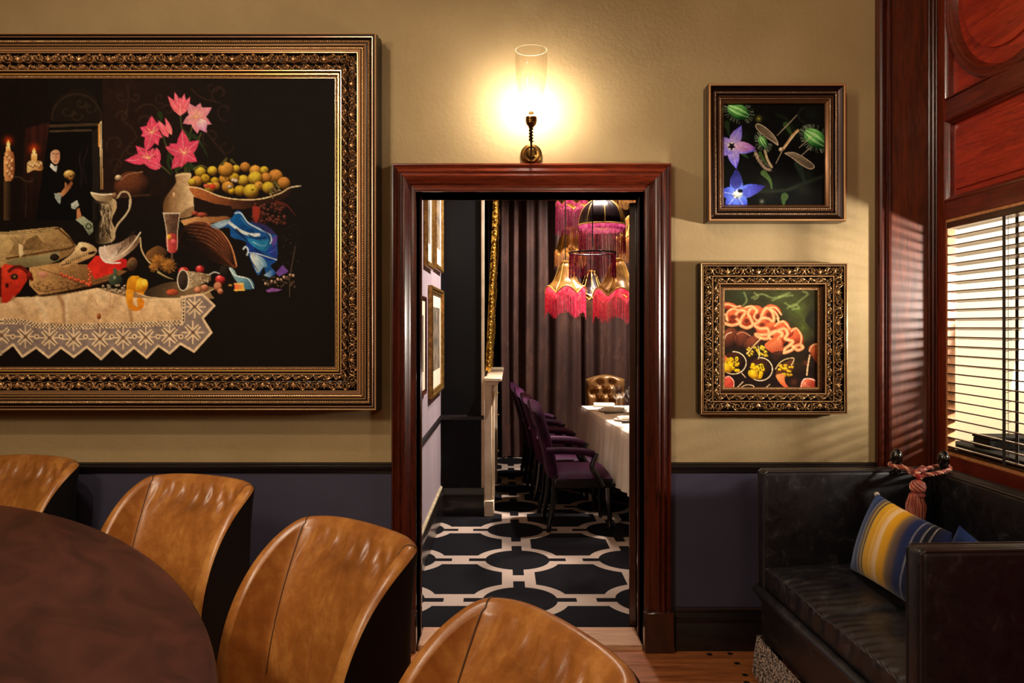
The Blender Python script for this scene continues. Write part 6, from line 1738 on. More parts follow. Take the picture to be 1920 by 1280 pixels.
q = MB(); q.box(2.147, 2.363, 3.467, 3.603, 1.0, 1.012, .003); q.build('lid', m_matt, bx_)
# ------------------------------------------------------------------ dining room: pictures on the lilac wall
m_gold_pl = mat('plain_gilt', C(196, 150, 78), .3, .8, col2=C(130, 90, 40), scale=30)
m_goldbr = mat('bright_gilt', C(226, 172, 66), .3, .75, col2=C(110, 72, 24), scale=34, lo=.4, hi=.6, bump=.4, bscale=70, bdist=.004)
m_mount = mat('ivory_mount', C(222, 204, 176), .8)
m_engr = mat('sepia_engraving', C(128, 108, 84), .7, col2=C(48, 42, 36), scale=9, lo=.4, hi=.62, detail=8)
def side_picture(label, y0, y1, z0, z1, fw=.035, dp=.03, m=m_gold_pl, mount=.09, wood_f=False):
    t = thing('framed_print', label, 'picture', (DX0, (y0 + y1) / 2, z0), 0, 'framed prints on the lilac wall')
    q = MB()
    prof = [(0, .0005), (0, dp * .8), (fw * .15, dp), (fw * .4, dp * .92), (fw * .55, dp * .7), (fw * .8, dp * .72), (fw, dp * .5), (fw, .006)]
    q.grid([[(DX0 + h, y0 + d, z0 + d), (DX0 + h, y1 - d, z0 + d), (DX0 + h, y1 - d, z1 - d), (DX0 + h, y0 + d, z1 - d)] for d, h in prof], closev=True)
    q.build('frame', m, t, angle=25)
    q = MB(); q.box(DX0 + .004, DX0 + .010, y0 + fw * .9, y1 - fw * .9, z0 + fw * .9, z1 - fw * .9); q.build('mount', m_mount, t, smooth=False)
    k = fw + mount
    q = MB(); q.box(DX0 + .008, DX0 + .0115, y0 + k, y1 - k, z0 + k * 1.25, z1 - k); q.build('engraving', m_engr, t, smooth=False)
    return t
def yw(px): return DX0 * F / (px - HX)
side_picture('tall gilt-framed engraving, lower and farther of the prints beside the doorpost', yw(802.5), 6.10, 1.02, 1.79, .05, .035)
side_picture('narrow framed print half hidden by the left doorpost, lower row', 4.42, 4.98, 1.08, 1.70, .03, .02, m_mahog)
side_picture('pale gilt-framed print at the top, farther of the upper pair', 5.55, 6.12, 1.93, 2.75, .045, .03)
side_picture('pale gilt-framed print at the top, nearer of the upper pair', 4.95, 5.40, 1.90, 2.75, .045, .03)

# ------------------------------------------------------------------ chimney breast: pale strip added for the light on its side, mantelpiece, gilt mirror
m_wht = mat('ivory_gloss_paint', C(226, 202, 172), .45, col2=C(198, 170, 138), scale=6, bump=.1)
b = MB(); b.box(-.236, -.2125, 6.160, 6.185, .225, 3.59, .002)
tag(b.build('chimney_lit_edge', m_wht), 'added pale strip standing for light on the side of the chimney breast', kind='structure')
mp_ = thing('mantelpiece', 'ivory painted mantelpiece on the chimney breast side beyond the doorway', 'mantelpiece', (-.14, 6.9, 0))
def mbx(name, *a, m=m_wht, b_=.006):
    q = MB(); q.box(*a, b_); return q.build(name, m, mp_)
mbx('shelf', -.214, -.072, 6.10, 7.72, 1.075, 1.105)
mbx('bed_mould', -.214, -.10, 6.13, 7.69, 1.045, 1.075)
for y0 in (6.14, 7.44):
    mbx('pilaster', -.214, -.150, y0, y0 + .24, .0, 1.045); mbx('pilaster_fillet', -.152, -.132, y0 + .03, y0 + .21, .14, .98, b_=.004); mbx('plinth', -.214, -.135, y0 - .01, y0 + .25, 0, .13)
mbx('frieze', -.214, -.150, 6.38, 7.44, .86, 1.045)
mbx('hearth_back', -.214, -.205, 6.38, 7.44, .0, .86, m=m_black_gloss)
mir = thing('gilt_mirror', 'tall mirror in ornate gilt frame over the mantelpiece, seen edge-on', 'mirror', (-.2, 6.9, 1.11))
MY0, MY1, MZ0, MZ1 = 6.30, 7.45, 1.15, 2.62
def mirror_xf(z): return (z - MZ0) * .045
prof = [(0, .006), (0, .022), (.02, .036), (.05, .030), (.08, .040), (.11, .026), (.13, .016)]
nn = 60
rg = random.Random(8)
def rect_loop(d, n=48):
    y0, y1, z0, z1 = MY0 + d, MY1 - d, MZ0 + d, MZ1 - d
    pts = []
    for i in range(n): pts.append((y0 + (y1 - y0) * i / n, z0))
    for i in range(n): pts.append((y1, z0 + (z1 - z0) * i / n))
    for i in range(n): pts.append((y1 - (y1 - y0) * i / n, z1))
    for i in range(n): pts.append((y0, z1 - (z1 - z0) * i / n))
    return pts
q = MB(); rows = []
for d, h in prof:
    lp = rect_loop(d); rows.append([(-.214 + mirror_xf(z) + h + (.010 * abs(math.sin(k * 1.31)) + .005 * math.sin(k * .47)) * (0 < d < .12), y, z) for k, (y, z) in enumerate(lp)])
q.grid(rows, closev=True); mf = q.build('frame', m_goldbr, mir, angle=80)
q = MB()
for d, r_ in ((.0, .013), (.06, .016), (.10, .011)):
    for k, (y, z) in enumerate(rect_loop(d, 40)):
        q.ball((-.214 + mirror_xf(z) + .030 + rg.uniform(-.006, .007), y + rg.uniform(-.006, .006), z + rg.uniform(-.01, .01)), (r_ * rg.uniform(.6, 1), r_ * rg.uniform(.6, 1.1), r_ * rg.uniform(.6, 1.3)), 6, 4)
q.build('carved_leafwork', m_goldbr, mf, kind='stuff', angle=80)
q = MB(); q.ball((-.14, 6.29, 2.61), .03, 10, 8); q.ball((-.13, 6.26, 2.64), .022, 10, 8); q.build('corner_ornament', m_goldbr, mf)
m_mir = mat('mirror_glass', C(200, 200, 200), .03, 1.0)
q = MB(); q.add([(-.19 + mirror_xf(z), y, z) for y, z in ((MY0 + .1, MZ0 + .1), (MY1 - .1, MZ0 + .1), (MY1 - .1, MZ1 - .1), (MY0 + .1, MZ1 - .1))], [(0, 1, 2, 3)]); q.build('mirror_plate', m_mir, mir)
# dark drinks cabinet in the alcove beyond
al = thing('alcove_cabinet', 'dark cabinet with gold edges in the alcove past the mantelpiece', 'cabinet', (-.45, 8.4, 0))
def albox(name, *a, m=m_black_gloss, par=al):
    q = MB(); q.box(*a, .004); return q.build(name, m, par)
albox('body', -.74, -.16, 7.95, 8.85, .0, .92)
for z in (.42, .66, .92): albox('gold_edge', -.165, -.152, 7.95, 8.85, z, z + .018, m=m_gold_pl)
for z in (.06, .45, .69):
    d_ = albox('drawer_front', -.158, -.150, 7.99, 8.81, z, z + .20 if z > .2 else z + .34)
    q = MB(); q.ball((-.14, 8.4, z + .1), .012); q.build('knob', m_gold_pl, d_)

# ------------------------------------------------------------------ velvet curtains
def curtain_mat():
    m, g, p, nt = new_mat('brown_velvet')
    n1 = g.noise(g.coords((1, 1, .35)), 5, 6, .7, .6); n2 = g.noise(g.coords((1, 1, .6)), 60, 4, .7)
    f = g.m('ADD', g.m('MULTIPLY', n1, .75), g.m('MULTIPLY', n2, .25))
    g.put(p.inputs['Base Color'], g.ramp(f, [(.30, C(46, 26, 20)), (.52, C(74, 44, 35)), (.74, C(120, 78, 62))]))
    p.inputs['Roughness'].default_value = .7
    p.inputs['Sheen Weight'].default_value = .22; p.inputs['Sheen Roughness'].default_value = .35
    p.inputs['Sheen Tint'].default_value = C(220, 170, 150)
    return m
m_cur = curtain_mat()
CY = 8.93
def curtain(label, x0, x1, seed):
    rg_ = np.random.default_rng(seed)
    ph = rg_.uniform(0, 6.28, 6)
    t = thing('curtain', label, 'curtain', ((x0 + x1) / 2, CY, 0.02), 0, 'brown velvet curtains of the dining room')
    q = MB(); rows = []
    nx = 240
    for i in range(nx + 1):
        x = x0 + (x1 - x0) * i / nx
        row = []
        for j in range(25):
            z = .012 + 3.3 * j / 24
            k = j / 24
            f = math.sin(x * 38 + ph[0] + 1.3 * math.sin(x * 6 + ph[1])) * .55 + math.sin(x * 17 + ph[2]) * .4
            amp = .065 * (.75 + .25 * k)
            y = CY + amp * (f + .35 * (1 - k) * math.sin(x * 11 + ph[3]))
            row.append((x + .01 * math.sin(z * 1.7 + ph[4] + x * 5) * (1 - k), y, z))
        rows.append(row)
    q.grid(rows); q.build('drape', m_cur, t, angle=80)
    q = MB(); q.box(x0, x1, CY - .035, CY + .035, 3.30, 3.36, .004); q.build('heading', m_cur, t)
    return t
curtain('brown velvet curtain left of the parting behind the dining chairs', -.115, .84, 1)
curtain('brown velvet curtain right of the parting behind the tufted gold chair', .852, 1.97, 2)

# ------------------------------------------------------------------ dining table with its cloth
m_linen = mat('white_table_linen', C(232, 216, 198), .75, col2=C(222, 204, 186), scale=10, bump=.15, bscale=120)
TAN = R(4.6)
TO = (.845, 5.50)                       # a point on the near part of the table's left edge
tb = thing('dining_table', 'long dining table hidden under the white cloth', 'table', (TO[0] + .5, 6.2, 0), TAN)
TBM = Matrix.Translation((TO[0], TO[1], 0)) @ Matrix.Rotation(TAN, 4, 'Z')
def W(x, y, z): return TBM @ Vector((x, y, z))
TL0, TL1, TWD = -.95, 2.0, .95        # along, across in table axes
q = MB(); q.box(.01, TWD - .01, TL0 + .01, TL1 - .01, .70, .735, .004, xf=TBM); q.build('table_top', m_mahog_dark, tb)
for lx in (.10, TWD - .10):
    for ly in (TL0 + .12, TL1 - .12):
        q = MB(); q.box(lx - .035, lx + .035, ly - .035, ly + .035, 0, .70, .004, xf=TBM); q.build('leg', m_mahog_dark, tb)
# cloth: closed perimeter that falls in folds
cloth_root = thing('tablecloth', 'white linen tablecloth hanging in folds from the dining table', 'tablecloth', (TO[0] + .5, 6.2, .74), TAN)
def perim(n):
    c = .03; pts = []
    per = [(0, TL0), (TWD, TL0), (TWD, TL1), (0, TL1)]
    out = []
    for k in range(4):
        a, b_ = per[k], per[(k + 1) % 4]
        L_ = math.hypot(b_[0] - a[0], b_[1] - a[1]); m_ = int(L_ / .02)
        for i in range(m_): out.append((a[0] + (b_[0] - a[0]) * i / m_, a[1] + (b_[1] - a[1]) * i / m_, k))
    return out
pr = perim(0)
nrm4 = [(0, -1), (1, 0), (0, 1), (-1, 0)]
s_acc = 0; rows = [[] for _ in range(14)]
for idx, (x, y, k) in enumerate(pr):
    nx_, ny_ = nrm4[k]
    x2, y2, k2 = pr[(idx + 2) % len(pr)]; x3, y3, k3 = pr[idx - 2]
    if k2 != k: nx_, ny_ = (nx_ + nrm4[k2][0]) * .7, (ny_ + nrm4[k2][1]) * .7
    if k3 != k: nx_, ny_ = (nx_ + nrm4[k3][0]) * .7, (ny_ + nrm4[k3][1]) * .7
    s_ = idx * .02
    cornerd = min(abs(y - TL0) + abs(x), abs(y - TL1) + abs(x), abs(y - TL0) + abs(x - TWD), abs(y - TL1) + abs(x - TWD))
    dropz = .42 + .20 * math.exp(-(cornerd / .16) ** 2)
    for j in range(14):
        t = j / 13
        fold = (.5 + .5 * math.sin(s_ * 19 + 1.5 * math.sin(s_ * 5))) * .026 + .010 * math.sin(s_ * 43 + 1)
        flare_ = .010 + t * (.012 + fold * 1.0) + .06 * t * math.exp(-(cornerd / .13) ** 2)
        z = .742 - dropz * t if j else .742
        if j == 0: flare_ = 0
        rows[j].append(tuple(W(x + nx_ * flare_, y + ny_ * flare_, z)))
q = MB(); q.grid(rows, closev=True)
n0 = 0; q.f.append(tuple(range(len(pr)))); q.mi.append(0)
q.build('cloth', m_linen, cloth_root, angle=50)

# ------------------------------------------------------------------ place settings
m_china = mat('white_china', C(238, 232, 224), .2, coat=.3)
m_silver = mat('silver_cutlery', C(190, 184, 176), .2, 1.0)
m_card = mat('cream_menu_card', C(240, 226, 200), .7)
m_wine = thin_glass('wine_glass', (.99, .98, .96, 1), .03, 1.0)
m_napk = mat('white_napkin', C(240, 228, 212), .8)
TZ = .7432
def lpart(mb, name, mtl, root, **kw): return mb.build(name, mtl, root, **kw)
def dup_at(o, x, y, rz, label=None):
    c = copy_tree(o); p = W(x, y, TZ); c.location = p; c.rotation_euler = (0, 0, rz + TAN)
    if label: c['label'] = label
    return c
def proto_root(name):
    o = bpy.data.objects.new(name, None); COL.objects.link(o); return o
used = {}
def place(maker, key, x, y, rz, label, cat, group):
    if key not in used:
        o = maker(); used[key] = o
        p = W(x, y, TZ); o.location = p; o.rotation_euler = (0, 0, rz + TAN)
    else:
        o = dup_at(used[key], x, y, rz)
    tag(o, label, cat, group)
def mk_plate():
    o = proto_root('plate'); q = MB(); q.lathe([(0, .002), (.075, .002), (.085, .004), (.13, .014), (.132, .016), (.128, .016), (.085, .007), (.075, .005), (0, .005)], 28); q.build('dish', m_china, o, local=True); return o
def mk_napkin():
    o = proto_root('folded_napkin'); 
    for k in range(3):
        q = MB(); q.box(-.045 + .002 * k, .045 - .002 * k, -.10, .10, .0165 + .006 * k, .022 + .006 * k, .003); q.build('fold', m_napk, o, local=True)
    return o
def mk_card():
    o = proto_root('menu_card'); q = MB(); q.box(-.05, .05, -.075, .075, .0345, .036); q.build('card', m_card, o, local=True, smooth=False); return o
def mk_fork():
    o = proto_root('fork'); q = MB()
    q.tube([(0, -.10, .004), (0, -.02, .003), (0, .03, .004), (0, .05, .006)], [.005, .003, .003, .008], 6); q.build('handle', m_silver, o, local=True)
    for k in (-1.5, -.5, .5, 1.5):
        t_ = MB(); t_.tube([(k * .005, .048, .006), (k * .005, .09, .006)], .0015, 4); t_.build('tine', m_silver, o, local=True)
    return o
def mk_knife():
    o = proto_root('knife'); q = MB(); q.tube([(0, -.11, .005), (0, -.02, .005)], [.006, .005], 6); q.build('handle', m_silver, o, local=True)
    q = MB(); q.prism([(-.005, -.02), (.006, -.02), (.008, .07), (.002, .11), (-.004, .10)], 'z', .003, .005); q.build('blade', m_silver, o, local=True); return o
def mk_glass():
    o = proto_root('wine_glass'); q = MB(); q.lathe([(0, .001), (.032, .001), (.034, .003), (.02, .006), (.005, .012), (.0038, .03), (.0038, .085), (.008, .092), (.026, .108), (.038, .135), (.040, .16), (.036, .195), (.033, .21)], 24); q.build('bowl_and_stem', m_wine, o, local=True, angle=80); return o
def mk_tumbler():
    o = proto_root('water_tumbler'); q = MB(); q.lathe([(0, .002), (.028, .002), (.030, .01), (.034, .09), (.0345, .095)], 22); q.build('glass', mat('blue_tumbler_glass', C(80, 84, 150), .1, coat=.5) if False else m_wine, o, local=True, angle=80); return o
rows_y = [-.55, .12, .79, 1.46]
names = ['nearest', 'second', 'third', 'farthest']
for i, y in enumerate(rows_y):
    w_ = names[i] + ' setting'
    place(mk_plate, 'plate', .19, y, 0, f'white plate at the {w_}', 'plate', 'plates on the dining table')
    place(mk_napkin, 'nap', .19, y, R(90), f'folded white napkin on the plate at the {w_}', 'napkin', 'napkins on the dining table')
    place(mk_card, 'card', .19, y, R(90), f'cream menu card on the napkin at the {w_}', 'card', 'menu cards on the dining table')
    place(mk_fork, 'fork', .19, y + .17, R(-90), f'silver fork beside the plate at the {w_}', 'fork', 'forks on the dining table')
    place(mk_knife, 'knife', .19, y - .17, R(-90), f'silver knife beside the plate at the {w_}', 'knife', 'knives on the dining table')
    place(mk_glass, 'glass', .42, y + .02, 0, f'taller clear wine glass behind the plate at the {w_}', 'wine glass', 'wine glasses on the dining table')
    place(mk_glass, 'glass', .36, y - .12, 0, f'clear wine glass near the knife at the {w_}', 'wine glass', 'wine glasses on the dining table')
    place(mk_tumbler, 'tumbler', .47, y - .11, 0, f'clear water tumbler behind the wine glass at the {w_}', 'tumbler', 'tumblers on the dining table')
for k, (x, y) in enumerate(((.27, 1.66), (.33, 1.74), (.40, 1.62))):
    place(mk_glass, 'glass', x, y, 0, ('left', 'middle', 'right')[k] + ' wine glass of the three in front of the tufted gold chair', 'wine glass', 'wine glasses on the dining table')
for k, (x, y) in enumerate(((.30, 1.28), (.37, 1.20), (.25, 1.16), (.44, 1.30))):
    place(mk_glass if k < 2 else mk_tumbler, 'glass' if k < 2 else 'tumbler', x, y, 0, ('left wine glass', 'right wine glass', 'left water tumbler', 'right water tumbler')[k] + ' of the pair between the third and farthest settings', 'wine glass' if k < 2 else 'tumbler', 'wine glasses on the dining table' if k < 2 else 'tumblers on the dining table')
# a pair of folded napkins on the far corner
place(mk_napkin, 'nap', .20, 1.90, R(80), 'folded white napkin on the far left table corner', 'napkin', 'napkins on the dining table')

# ------------------------------------------------------------------ purple velvet armchairs
def velvet(name, c1, c2, sh):
    m, g, p, nt = new_mat(name)
    n1 = g.noise(g.coords(), 6, 5, .7)
    g.put(p.inputs['Base Color'], g.ramp(n1, [(.35, c1), (.65, c2)]))
    p.inputs['Roughness'].default_value = .7
    p.inputs['Specular IOR Level'].default_value = .15; p.inputs['Sheen Weight'].default_value = .16; p.inputs['Sheen Roughness'].default_value = .3; p.inputs['Sheen Tint'].default_value = sh
    return m
m_pur = velvet('plum_velvet', C(34, 8, 28), C(60, 16, 48), C(150, 60, 120))
m_cw = mat('black_chair_wood', C(14, 10, 10), .25, coat=.4)
def make_armchair():
    """faces +x; local origin at the floor under the seat's centre"""
    o = proto_root('dining_armchair')
    hw = .245
    # back: raked, camel-topped, tufted
    q = MB(); rows = []
    nu, nvv = 28, 28
    def shape(u, v, face):
        y = (2 * u - 1) * hw * (.96 + .04 * v)
        top = .955 - .075 * abs(2 * u - 1) ** 2.4 + .0
        z = .40 + (top - .40) * v
        x = -.165 - .13 * v ** 1.3
        pad = .05 * (max(0, 1 - (2 * u - 1) ** 6) * max(0, 1 - (2 * v - 1) ** 8)) ** .5
        if face > 0:
            tuft = 0
            for ty in (-.14, 0, .14):
                for tz in (.62, .76):
                    tuft += .022 * math.exp(-((y - ty) ** 2 + (z - tz) ** 2) / .0012)
            for ty in (-.07, .07):
                for tz in (.69, .83):
                    tuft += .022 * math.exp(-((y - ty) ** 2 + (z - tz) ** 2) / .0012)
            return (x + pad - tuft, y, z)
        return (x - .035 * (max(0, 1 - (2 * u - 1) ** 8)) ** .5, y, z)
    f = [[shape(i / nu, j / nvv, 1) for j in range(nvv + 1)] for i in range(nu + 1)]
    r_ = [[shape(i / nu, j / nvv, -1) for j in range(nvv + 1)] for i in range(nu + 1)]
    q.grid(f); q.grid(r_)
    edge = [(0, j) for j in range(nvv + 1)] + [(i, nvv) for i in range(1, nu + 1)] + [(nu, j) for j in range(nvv - 1, -1, -1)]
    q.grid([[f[i][j] for i, j in edge], [r_[i][j] for i, j in edge]])
    q.build('backrest', m_pur, o, local=True, angle=75)
    bt = MB()
    for ty in (-.07, .07):
        for tz in (.69, .83): bt.ball((-.165 - .13 * ((tz - .4) / .5) ** 1.3 + .03, ty, tz), .008, 6, 5)
    bt.build('button', m_pur, o, local=True)
    q = MB(); rows = []
    for i in range(25):
        u = i / 24; row = []
        for j in range(25):
            v = j / 24
            x = -.15 + .42 * u; y = (2 * v - 1) * hw
            z = .395 + .055 * (max(0, 1 - (2 * u - 1) ** 6) * max(0, 1 - (2 * v - 1) ** 6)) ** .5
            row.append((x, y, z))
        rows.append(row)
    q.grid(rows); q.build('seat', m_pur, o, local=True, angle=75)
    q = MB(); q.box(-.155, .275, -hw, hw, .325, .398, .008); q.build('seat_rail', m_cw, o, local=True)
    for s in (-1, 1):
        q = MB(); q.tube(Paint.spline([(-.215, s * .24, .60), (-.10, s * .25, .605), (.06, s * .25, .595), (.13, s * .25, .575)], 6), .026, 10); q.build('arm_pad', m_pur, o, local=True)
        q = MB(); q.tube(Paint.spline([(.15, s * .25, .585), (.13, s * .25, .53), (.12, s * .25, .47), (.17, s * .247, .40), (.20, s * .245, .34)], 6), [.02] * 25, 8); q.build('arm_support', m_cw, o, local=True)
        q = MB(); q.tube([(.245, s * .22, .33), (.25, s * .22, .16), (.255, s * .22, 0)], [.026, .020, .015], 8); q.build('leg', m_cw, o, local=True)
        q = MB(); q.tube([(-.145, s * .215, .42), (-.165, s * .215, .2), (-.20, s * .215, 0)], [.026, .022, .016], 8); q.build('leg', m_cw, o, local=True)
    return o
pc = None
arm_names = ['nearest of the row to the doorway', 'second of the row from the doorway', 'third of the row from the doorway', 'farthest of the row, nearest the brown curtain']
for k in range(4):
    yy_ = 5.90 + .60 * k
    xx_ = .465 - .050 * k
    if pc is None: pc = make_armchair(); o = pc
    else: o = copy_tree(pc)
    o.location = (xx_, yy_, 0); o.rotation_euler = (0, 0, TAN - R(2))
    tag(o, 'plum velvet dining armchair with dark wood legs, ' + arm_names[k], 'chair', 'plum armchairs along the dining table')

# ------------------------------------------------------------------ tufted gold chair at the head of the table
m_gold_l = mat('bronze_gold_leather', C(170, 122, 68), .34, .3, col2=C(140, 96, 50), scale=6, coat=.2)
hd_ = thing('head_chair', 'bronze gold deep-buttoned chair at the far head of the table', 'chair', (1.0, 7.95, 0), R(180))
HM = wm(hd_)
def headx(f): return f
q = MB(); f = []; r_ = []
nu = 64
BT = [(-.066, .915), (.066, .915), (-.13, .82), (0, .82), (.13, .82), (-.066, .72), (.066, .72)]
def hs(u, v, face):
    x = (2 * u - 1) * .20 * (1 + .05 * v)
    top = 1.0 - .05 * abs(2 * u - 1) ** 1.6
    z = .44 + (top - .44) * v
    pad = .07 * (max(0, 1 - (2 * u - 1) ** 8) * max(0, 1 - (2 * v - 1) ** 10)) ** .5
    y = .27 + .05 * v
    if face > 0:
        t_ = 0
        for bx_, bz_ in BT:
            d2 = (x - bx_) ** 2 + (z - bz_) ** 2
            t_ = max(t_, .065 * math.exp(-d2 / .0013))
        # creases between buttons
        for (ax_, az_), (cx_, cz_) in (((-.066, .915), (0, .82)), ((.066, .915), (0, .82)), ((-.066, .915), (-.13, .82)), ((.066, .915), (.13, .82)), ((-.13, .82), (-.066, .72)), ((0, .82), (-.066, .72)), ((0, .82), (.066, .72)), ((.13, .82), (.066, .72))):
            dx, dz = cx_ - ax_, cz_ - az_; tt = max(0, min(1, ((x - ax_) * dx + (z - az_) * dz) / (dx * dx + dz * dz)))
            dd = math.hypot(x - ax_ - tt * dx, z - az_ - tt * dz)
            t_ = max(t_, .034 * math.exp(-(dd / .012) ** 2))
        return (x, -(.0) + y - .05 - pad + t_, z)
    return (x, y + .02, z)
# the chair faces the viewer: local +y is world -y after the half turn, so mirror y
def mir_y(p): return (p[0], -p[1], p[2])
fr2 = [[mir_y(hs(i / nu, j / nu, 1)) for j in range(nu + 1)] for i in range(nu + 1)]
rr2 = [[mir_y(hs(i / nu, j / nu, -1)) for j in range(nu + 1)] for i in range(nu + 1)]
q.grid(fr2); q.build('tufted_back', m_gold_l, hd_, local=True, angle=80)
q = MB(); q.grid(rr2); edge = [(0, j) for j in range(nu + 1)] + [(i, nu) for i in range(1, nu + 1)] + [(nu, j) for j in range(nu - 1, -1, -1)]
q.grid([[fr2[i][j] for i, j in edge], [rr2[i][j] for i, j in edge]])
q.build('back_frame', m_cw, hd_, local=True, angle=40)
for bx_, bz_ in BT:
    q = MB(); q.ball((bx_, -(.225 + .05 * (bz_ - .44) / .56), bz_), .009, 8, 6); q.build('button', m_gold_pl, hd_, local=True)
q = MB(); q.box(-.24, .24, -.26, .24, .38, .47, .03, seg=3); q.build('seat', m_gold_l, hd_, local=True)
for sx_ in (-.2, .2):
    for sy_ in (-.24, .2):
        q = MB(); q.tube([(sx_, sy_, .39), (sx_, sy_, 0)], [.024, .016], 8); q.build('leg', m_cw, hd_, local=True)

# ------------------------------------------------------------------ fringed pendant shades
def silk(name, c, c2, glow=0.0, metal=.25):
    m, g, p, nt = new_mat(name)
    n1 = g.noise(g.coords(), 14, 4, .6)
    g.put(p.inputs['Base Color'], g.ramp(n1, [(.35, c), (.65, c2)]))
    p.inputs['Roughness'].default_value = .3; p.inputs['Metallic'].default_value = metal
    if glow:
        p.inputs['Emission Color'].default_value = glow[1]; p.inputs['Emission Strength'].default_value = glow[0]
    return m
m_sgold = silk('old_gold_satin', C(170, 118, 54), C(120, 76, 30))
m_sdark = silk('dark_brown_satin', C(26, 11, 13), C(46, 20, 18))
m_strim = mat('gold_braid', C(226, 176, 88), .4, .4)
def fringe_mat(name, c1, c2, share=.45):
    m, g, p, nt = new_mat(name)
    n1 = g.noise(g.coords(), 40, 4, .6)
    col = g.ramp(n1, [(.38, c1), (.62, c2)])
    g.put(p.inputs['Base Color'], col); p.inputs['Roughness'].default_value = .45
    tl = g.node('ShaderNodeBsdfTranslucent'); nt.links.new(col, tl.inputs[0])
    mx = g.node('ShaderNodeMixShader'); mx.inputs[0].default_value = share
    nt.links.new(p.outputs[0], mx.inputs[1]); nt.links.new(tl.outputs[0], mx.inputs[2])
    nt.links.new(mx.outputs[0], nt.nodes['Material Output'].inputs['Surface'])
    return m
m_fpink = fringe_mat('hot_pink_fringe', C(236, 36, 100), C(250, 120, 156))
m_fmag = fringe_mat('magenta_fringe', C(176, 36, 130), C(230, 116, 190))
m_fpur = fringe_mat('purple_wine_fringe', C(122, 24, 78), C(214, 90, 124))
m_fcream = fringe_mat('cream_fringe', C(240, 206, 150), C(206, 150, 92))
m_fbrown = fringe_mat('brown_fringe', C(110, 60, 34), C(70, 36, 22), .2)
m_flex = mat('black_flex', C(14, 12, 12), .5)
m_pb = emit('lit_pendant_bulb', (1.0, .74, .46, 1), 110.0)
CEIL = 3.6
def pendant(label, px, Y, ytop, ybot, rad_px, shape, n, scal, fr_px, mshade, mfr, mlin=None, band=0.0, mband=None, strands=150, bulb=True, cage=False, alt=None):
    """px,ytop,ybot: where the shade's axis, top and lower edge stand; shape: list of (radius share, height share from top)"""
    x = X(px, Y); k = Y / F; zt, zb_ = Z(ytop, Y), Z(ybot, Y); rd = rad_px * k; H = zt - zb_
    t = thing('pendant_lamp', label, 'pendant lamp', (x, Y, zb_), 0, 'fringed pendant shades over the dining table')
    prof = Paint.spline([(a * rd, -b_ * H) for a, b_ in (shape or [(1, 0), (1, 1)])], 5)
    def edge_dz(th): return scal * k * (1 - abs(math.sin(th * n / 2))) if scal else 0.0
    m_ = 96
    if not cage:
        q = MB()
        if alt is not None:
            pass
        rows = []; 
        for i in range(m_):
            th = 2 * PI * i / m_
            rib = 1 - .035 * (1 - abs(math.cos(th * n / 2))) if n else 1
            rows.append([(x + r_ * rib * math.cos(th), Y + r_ * rib * math.sin(th), zt + z - edge_dz(th) * (kk / (len(prof) - 1)) ** 3) for kk, (r_, z) in enumerate(prof)])
        q.grid(rows, closeu=True)
        if alt is not None:
            nv_ = len(prof) - 1
            for fi in range(len(q.mi)):
                seg = int(((fi // nv_) / m_) * n) if n else 0
                q.mi[fi] = 1 if seg % 4 == 3 else 0
        sh = q.build('shade', [mshade, alt] if alt is not None else mshade, t, angle=70)
        if n:
            q = MB()
            for s in range(n):
                th = 2 * PI * s / n
                q.tube([(x + r_ * 1.004 * math.cos(th), Y + r_ * 1.004 * math.sin(th), zt + z - edge_dz(th) * (kk / (len(prof) - 1)) ** 3) for kk, (r_, z) in enumerate(prof)], .004, 5)
            q.build('rib_braid', m_strim, t)
        q = MB(); q.tube([(x + prof[-1][0] * math.cos(2 * PI * i / m_), Y + prof[-1][0] * math.sin(2 * PI * i / m_), zb_ - edge_dz(2 * PI * i / m_)) for i in range(m_)], .0065, 6, closed=True)
        q.build('edge_braid', m_strim, t)
        q = MB(); q.lathe([(prof[0][0] + .012, .0), (prof[0][0] + .012, .012), (0, .02)], 20, (x, Y, zt)); q.build('cap', m_strim, t)
    else:
        q = MB(); q.tube([(x + rd * math.cos(2 * PI * i / m_), Y + rd * math.sin(2 * PI * i / m_), zb_) for i in range(m_)], .006, 6, closed=True); q.build('ring', mshade, t)
        q = MB()
        for s in range(8):
            th = 2 * PI * s / 8; q.tube([(x + rd * math.cos(th), Y + rd * math.sin(th), zb_), (x + rd * .98 * math.cos(th), Y + rd * .98 * math.sin(th), zt)], .003, 4)
        q.build('cage_wire', m_strim, t)
    rb = prof[-1][0] if not cage else rd
    if band:
        q = MB(); q.grid([[(x + rb * .995 * math.cos(2 * PI * i / m_), Y + rb * .995 * math.sin(2 * PI * i / m_), zb_ - edge_dz(2 * PI * i / m_) - d * k) for d in (0, band)] for i in range(m_)], closeu=True); q.build('fringe_heading', mband or mfr, t)
    q = MB(); rg_ = random.Random(int(px * 7 + ybot))
    wst = 2 * PI * rb / strands * .22
    for s in range(strands):
        th = 2 * PI * (s + rg_.uniform(-.25, .25)) / strands
        z0_ = zb_ - edge_dz(th) - band * k * .6; L_ = fr_px * k * rg_.uniform(.95, 1.05)
        r_ = rb * rg_.uniform(.985, 1.0); dx = rg_.uniform(-.004, .004)
        c_, s_ = math.cos(th), math.sin(th)
        q.tube([(x + r_ * c_, Y + r_ * s_, z0_), (x + (r_ + .002) * c_ - dx * s_, Y + (r_ + .002) * s_ + dx * c_, z0_ - L_)], wst, 3, caps=False)
    q.build('fringe', mfr, t, kind='stuff', recalc=False)
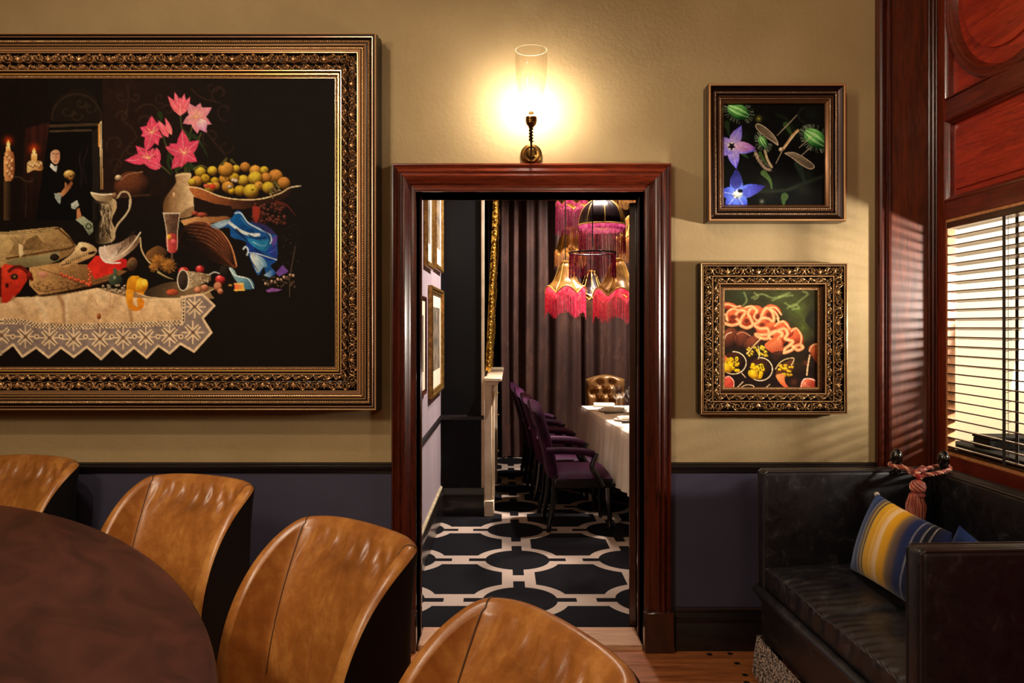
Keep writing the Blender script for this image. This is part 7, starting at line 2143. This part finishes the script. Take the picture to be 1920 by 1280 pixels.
    q = MB(); q.tube([(x, Y, zt), (x, Y, CEIL)], .004, 6); q.build('flex', m_flex, t)
    if bulb:
        q = MB(); q.ball((x, Y, zb_ + min(.05, H * .4)), .03, 12, 8); q.build('bulb', m_pb, t)
    return t
PG = [(.16, 0), (.30, .16), (.42, .42), (.62, .74), (.94, .96), (1.0, 1.0)]        # pagoda
DOME = [(.06, 0), (.48, .10), (.80, .36), (.96, .72), (1.0, 1.0)]
TUL = [(.30, 0), (.52, .12), (.70, .45), (.84, .82), (1.0, 1.0)]
pendant('gold pagoda shade with hot pink scalloped fringe, lowest on the left of the cluster', 1060, 6.35, 492, 537, 38, PG, 6, 13, 40, m_sgold, m_fpink, band=12, strands=170)
pendant('gold pagoda shade with red-pink scalloped fringe, lowest on the right of the cluster', 1158, 6.05, 488, 541, 46, PG, 6, 15, 44, m_sgold, m_fpink, band=12, strands=190)
pendant('dark brown and gold dome shade with purple fringe, middle of the cluster', 1129, 5.86, 373, 422, 43.5, DOME, 8, 0, 46, m_sdark, m_fpur, band=11, mband=m_fmag, strands=150, alt=m_sgold)
pendant('open ring of purple wine fringe under the dome shade', 1111, 5.46, 462, 474, 43.5, None, 0, 0, 46, m_sdark, m_fpur, cage=True, strands=130, bulb=False)
pendant('magenta fringed scalloped shade at the top left of the cluster', 1078, 6.7, 350, 378, 36, TUL, 8, 8, 52, m_sgold, m_fmag, band=8, strands=160)
pendant('small gold tulip shade with cream fringe on the left of the cluster', 1070, 7.08, 428, 468, 30, TUL, 8, 8, 26, m_sgold, m_fcream, band=4, strands=120)
pendant('gold shade with pale pink fringe at the right, cut off by the door edge', 1197, 6.5, 402, 442, 40, TUL, 8, 8, 44, m_sgold, m_fcream, band=5, strands=150)
pendant('cream fringed shade at the top right of the cluster, only its fringe showing', 1178, 7.0, 320, 362, 34, TUL, 8, 5, 22, m_sgold, m_fcream, strands=130)
pendant('brown fringed shade deep in the cluster between the two pink ones', 1108, 7.0, 510, 552, 34, PG, 8, 8, 40, m_sdark, m_fbrown, strands=120)
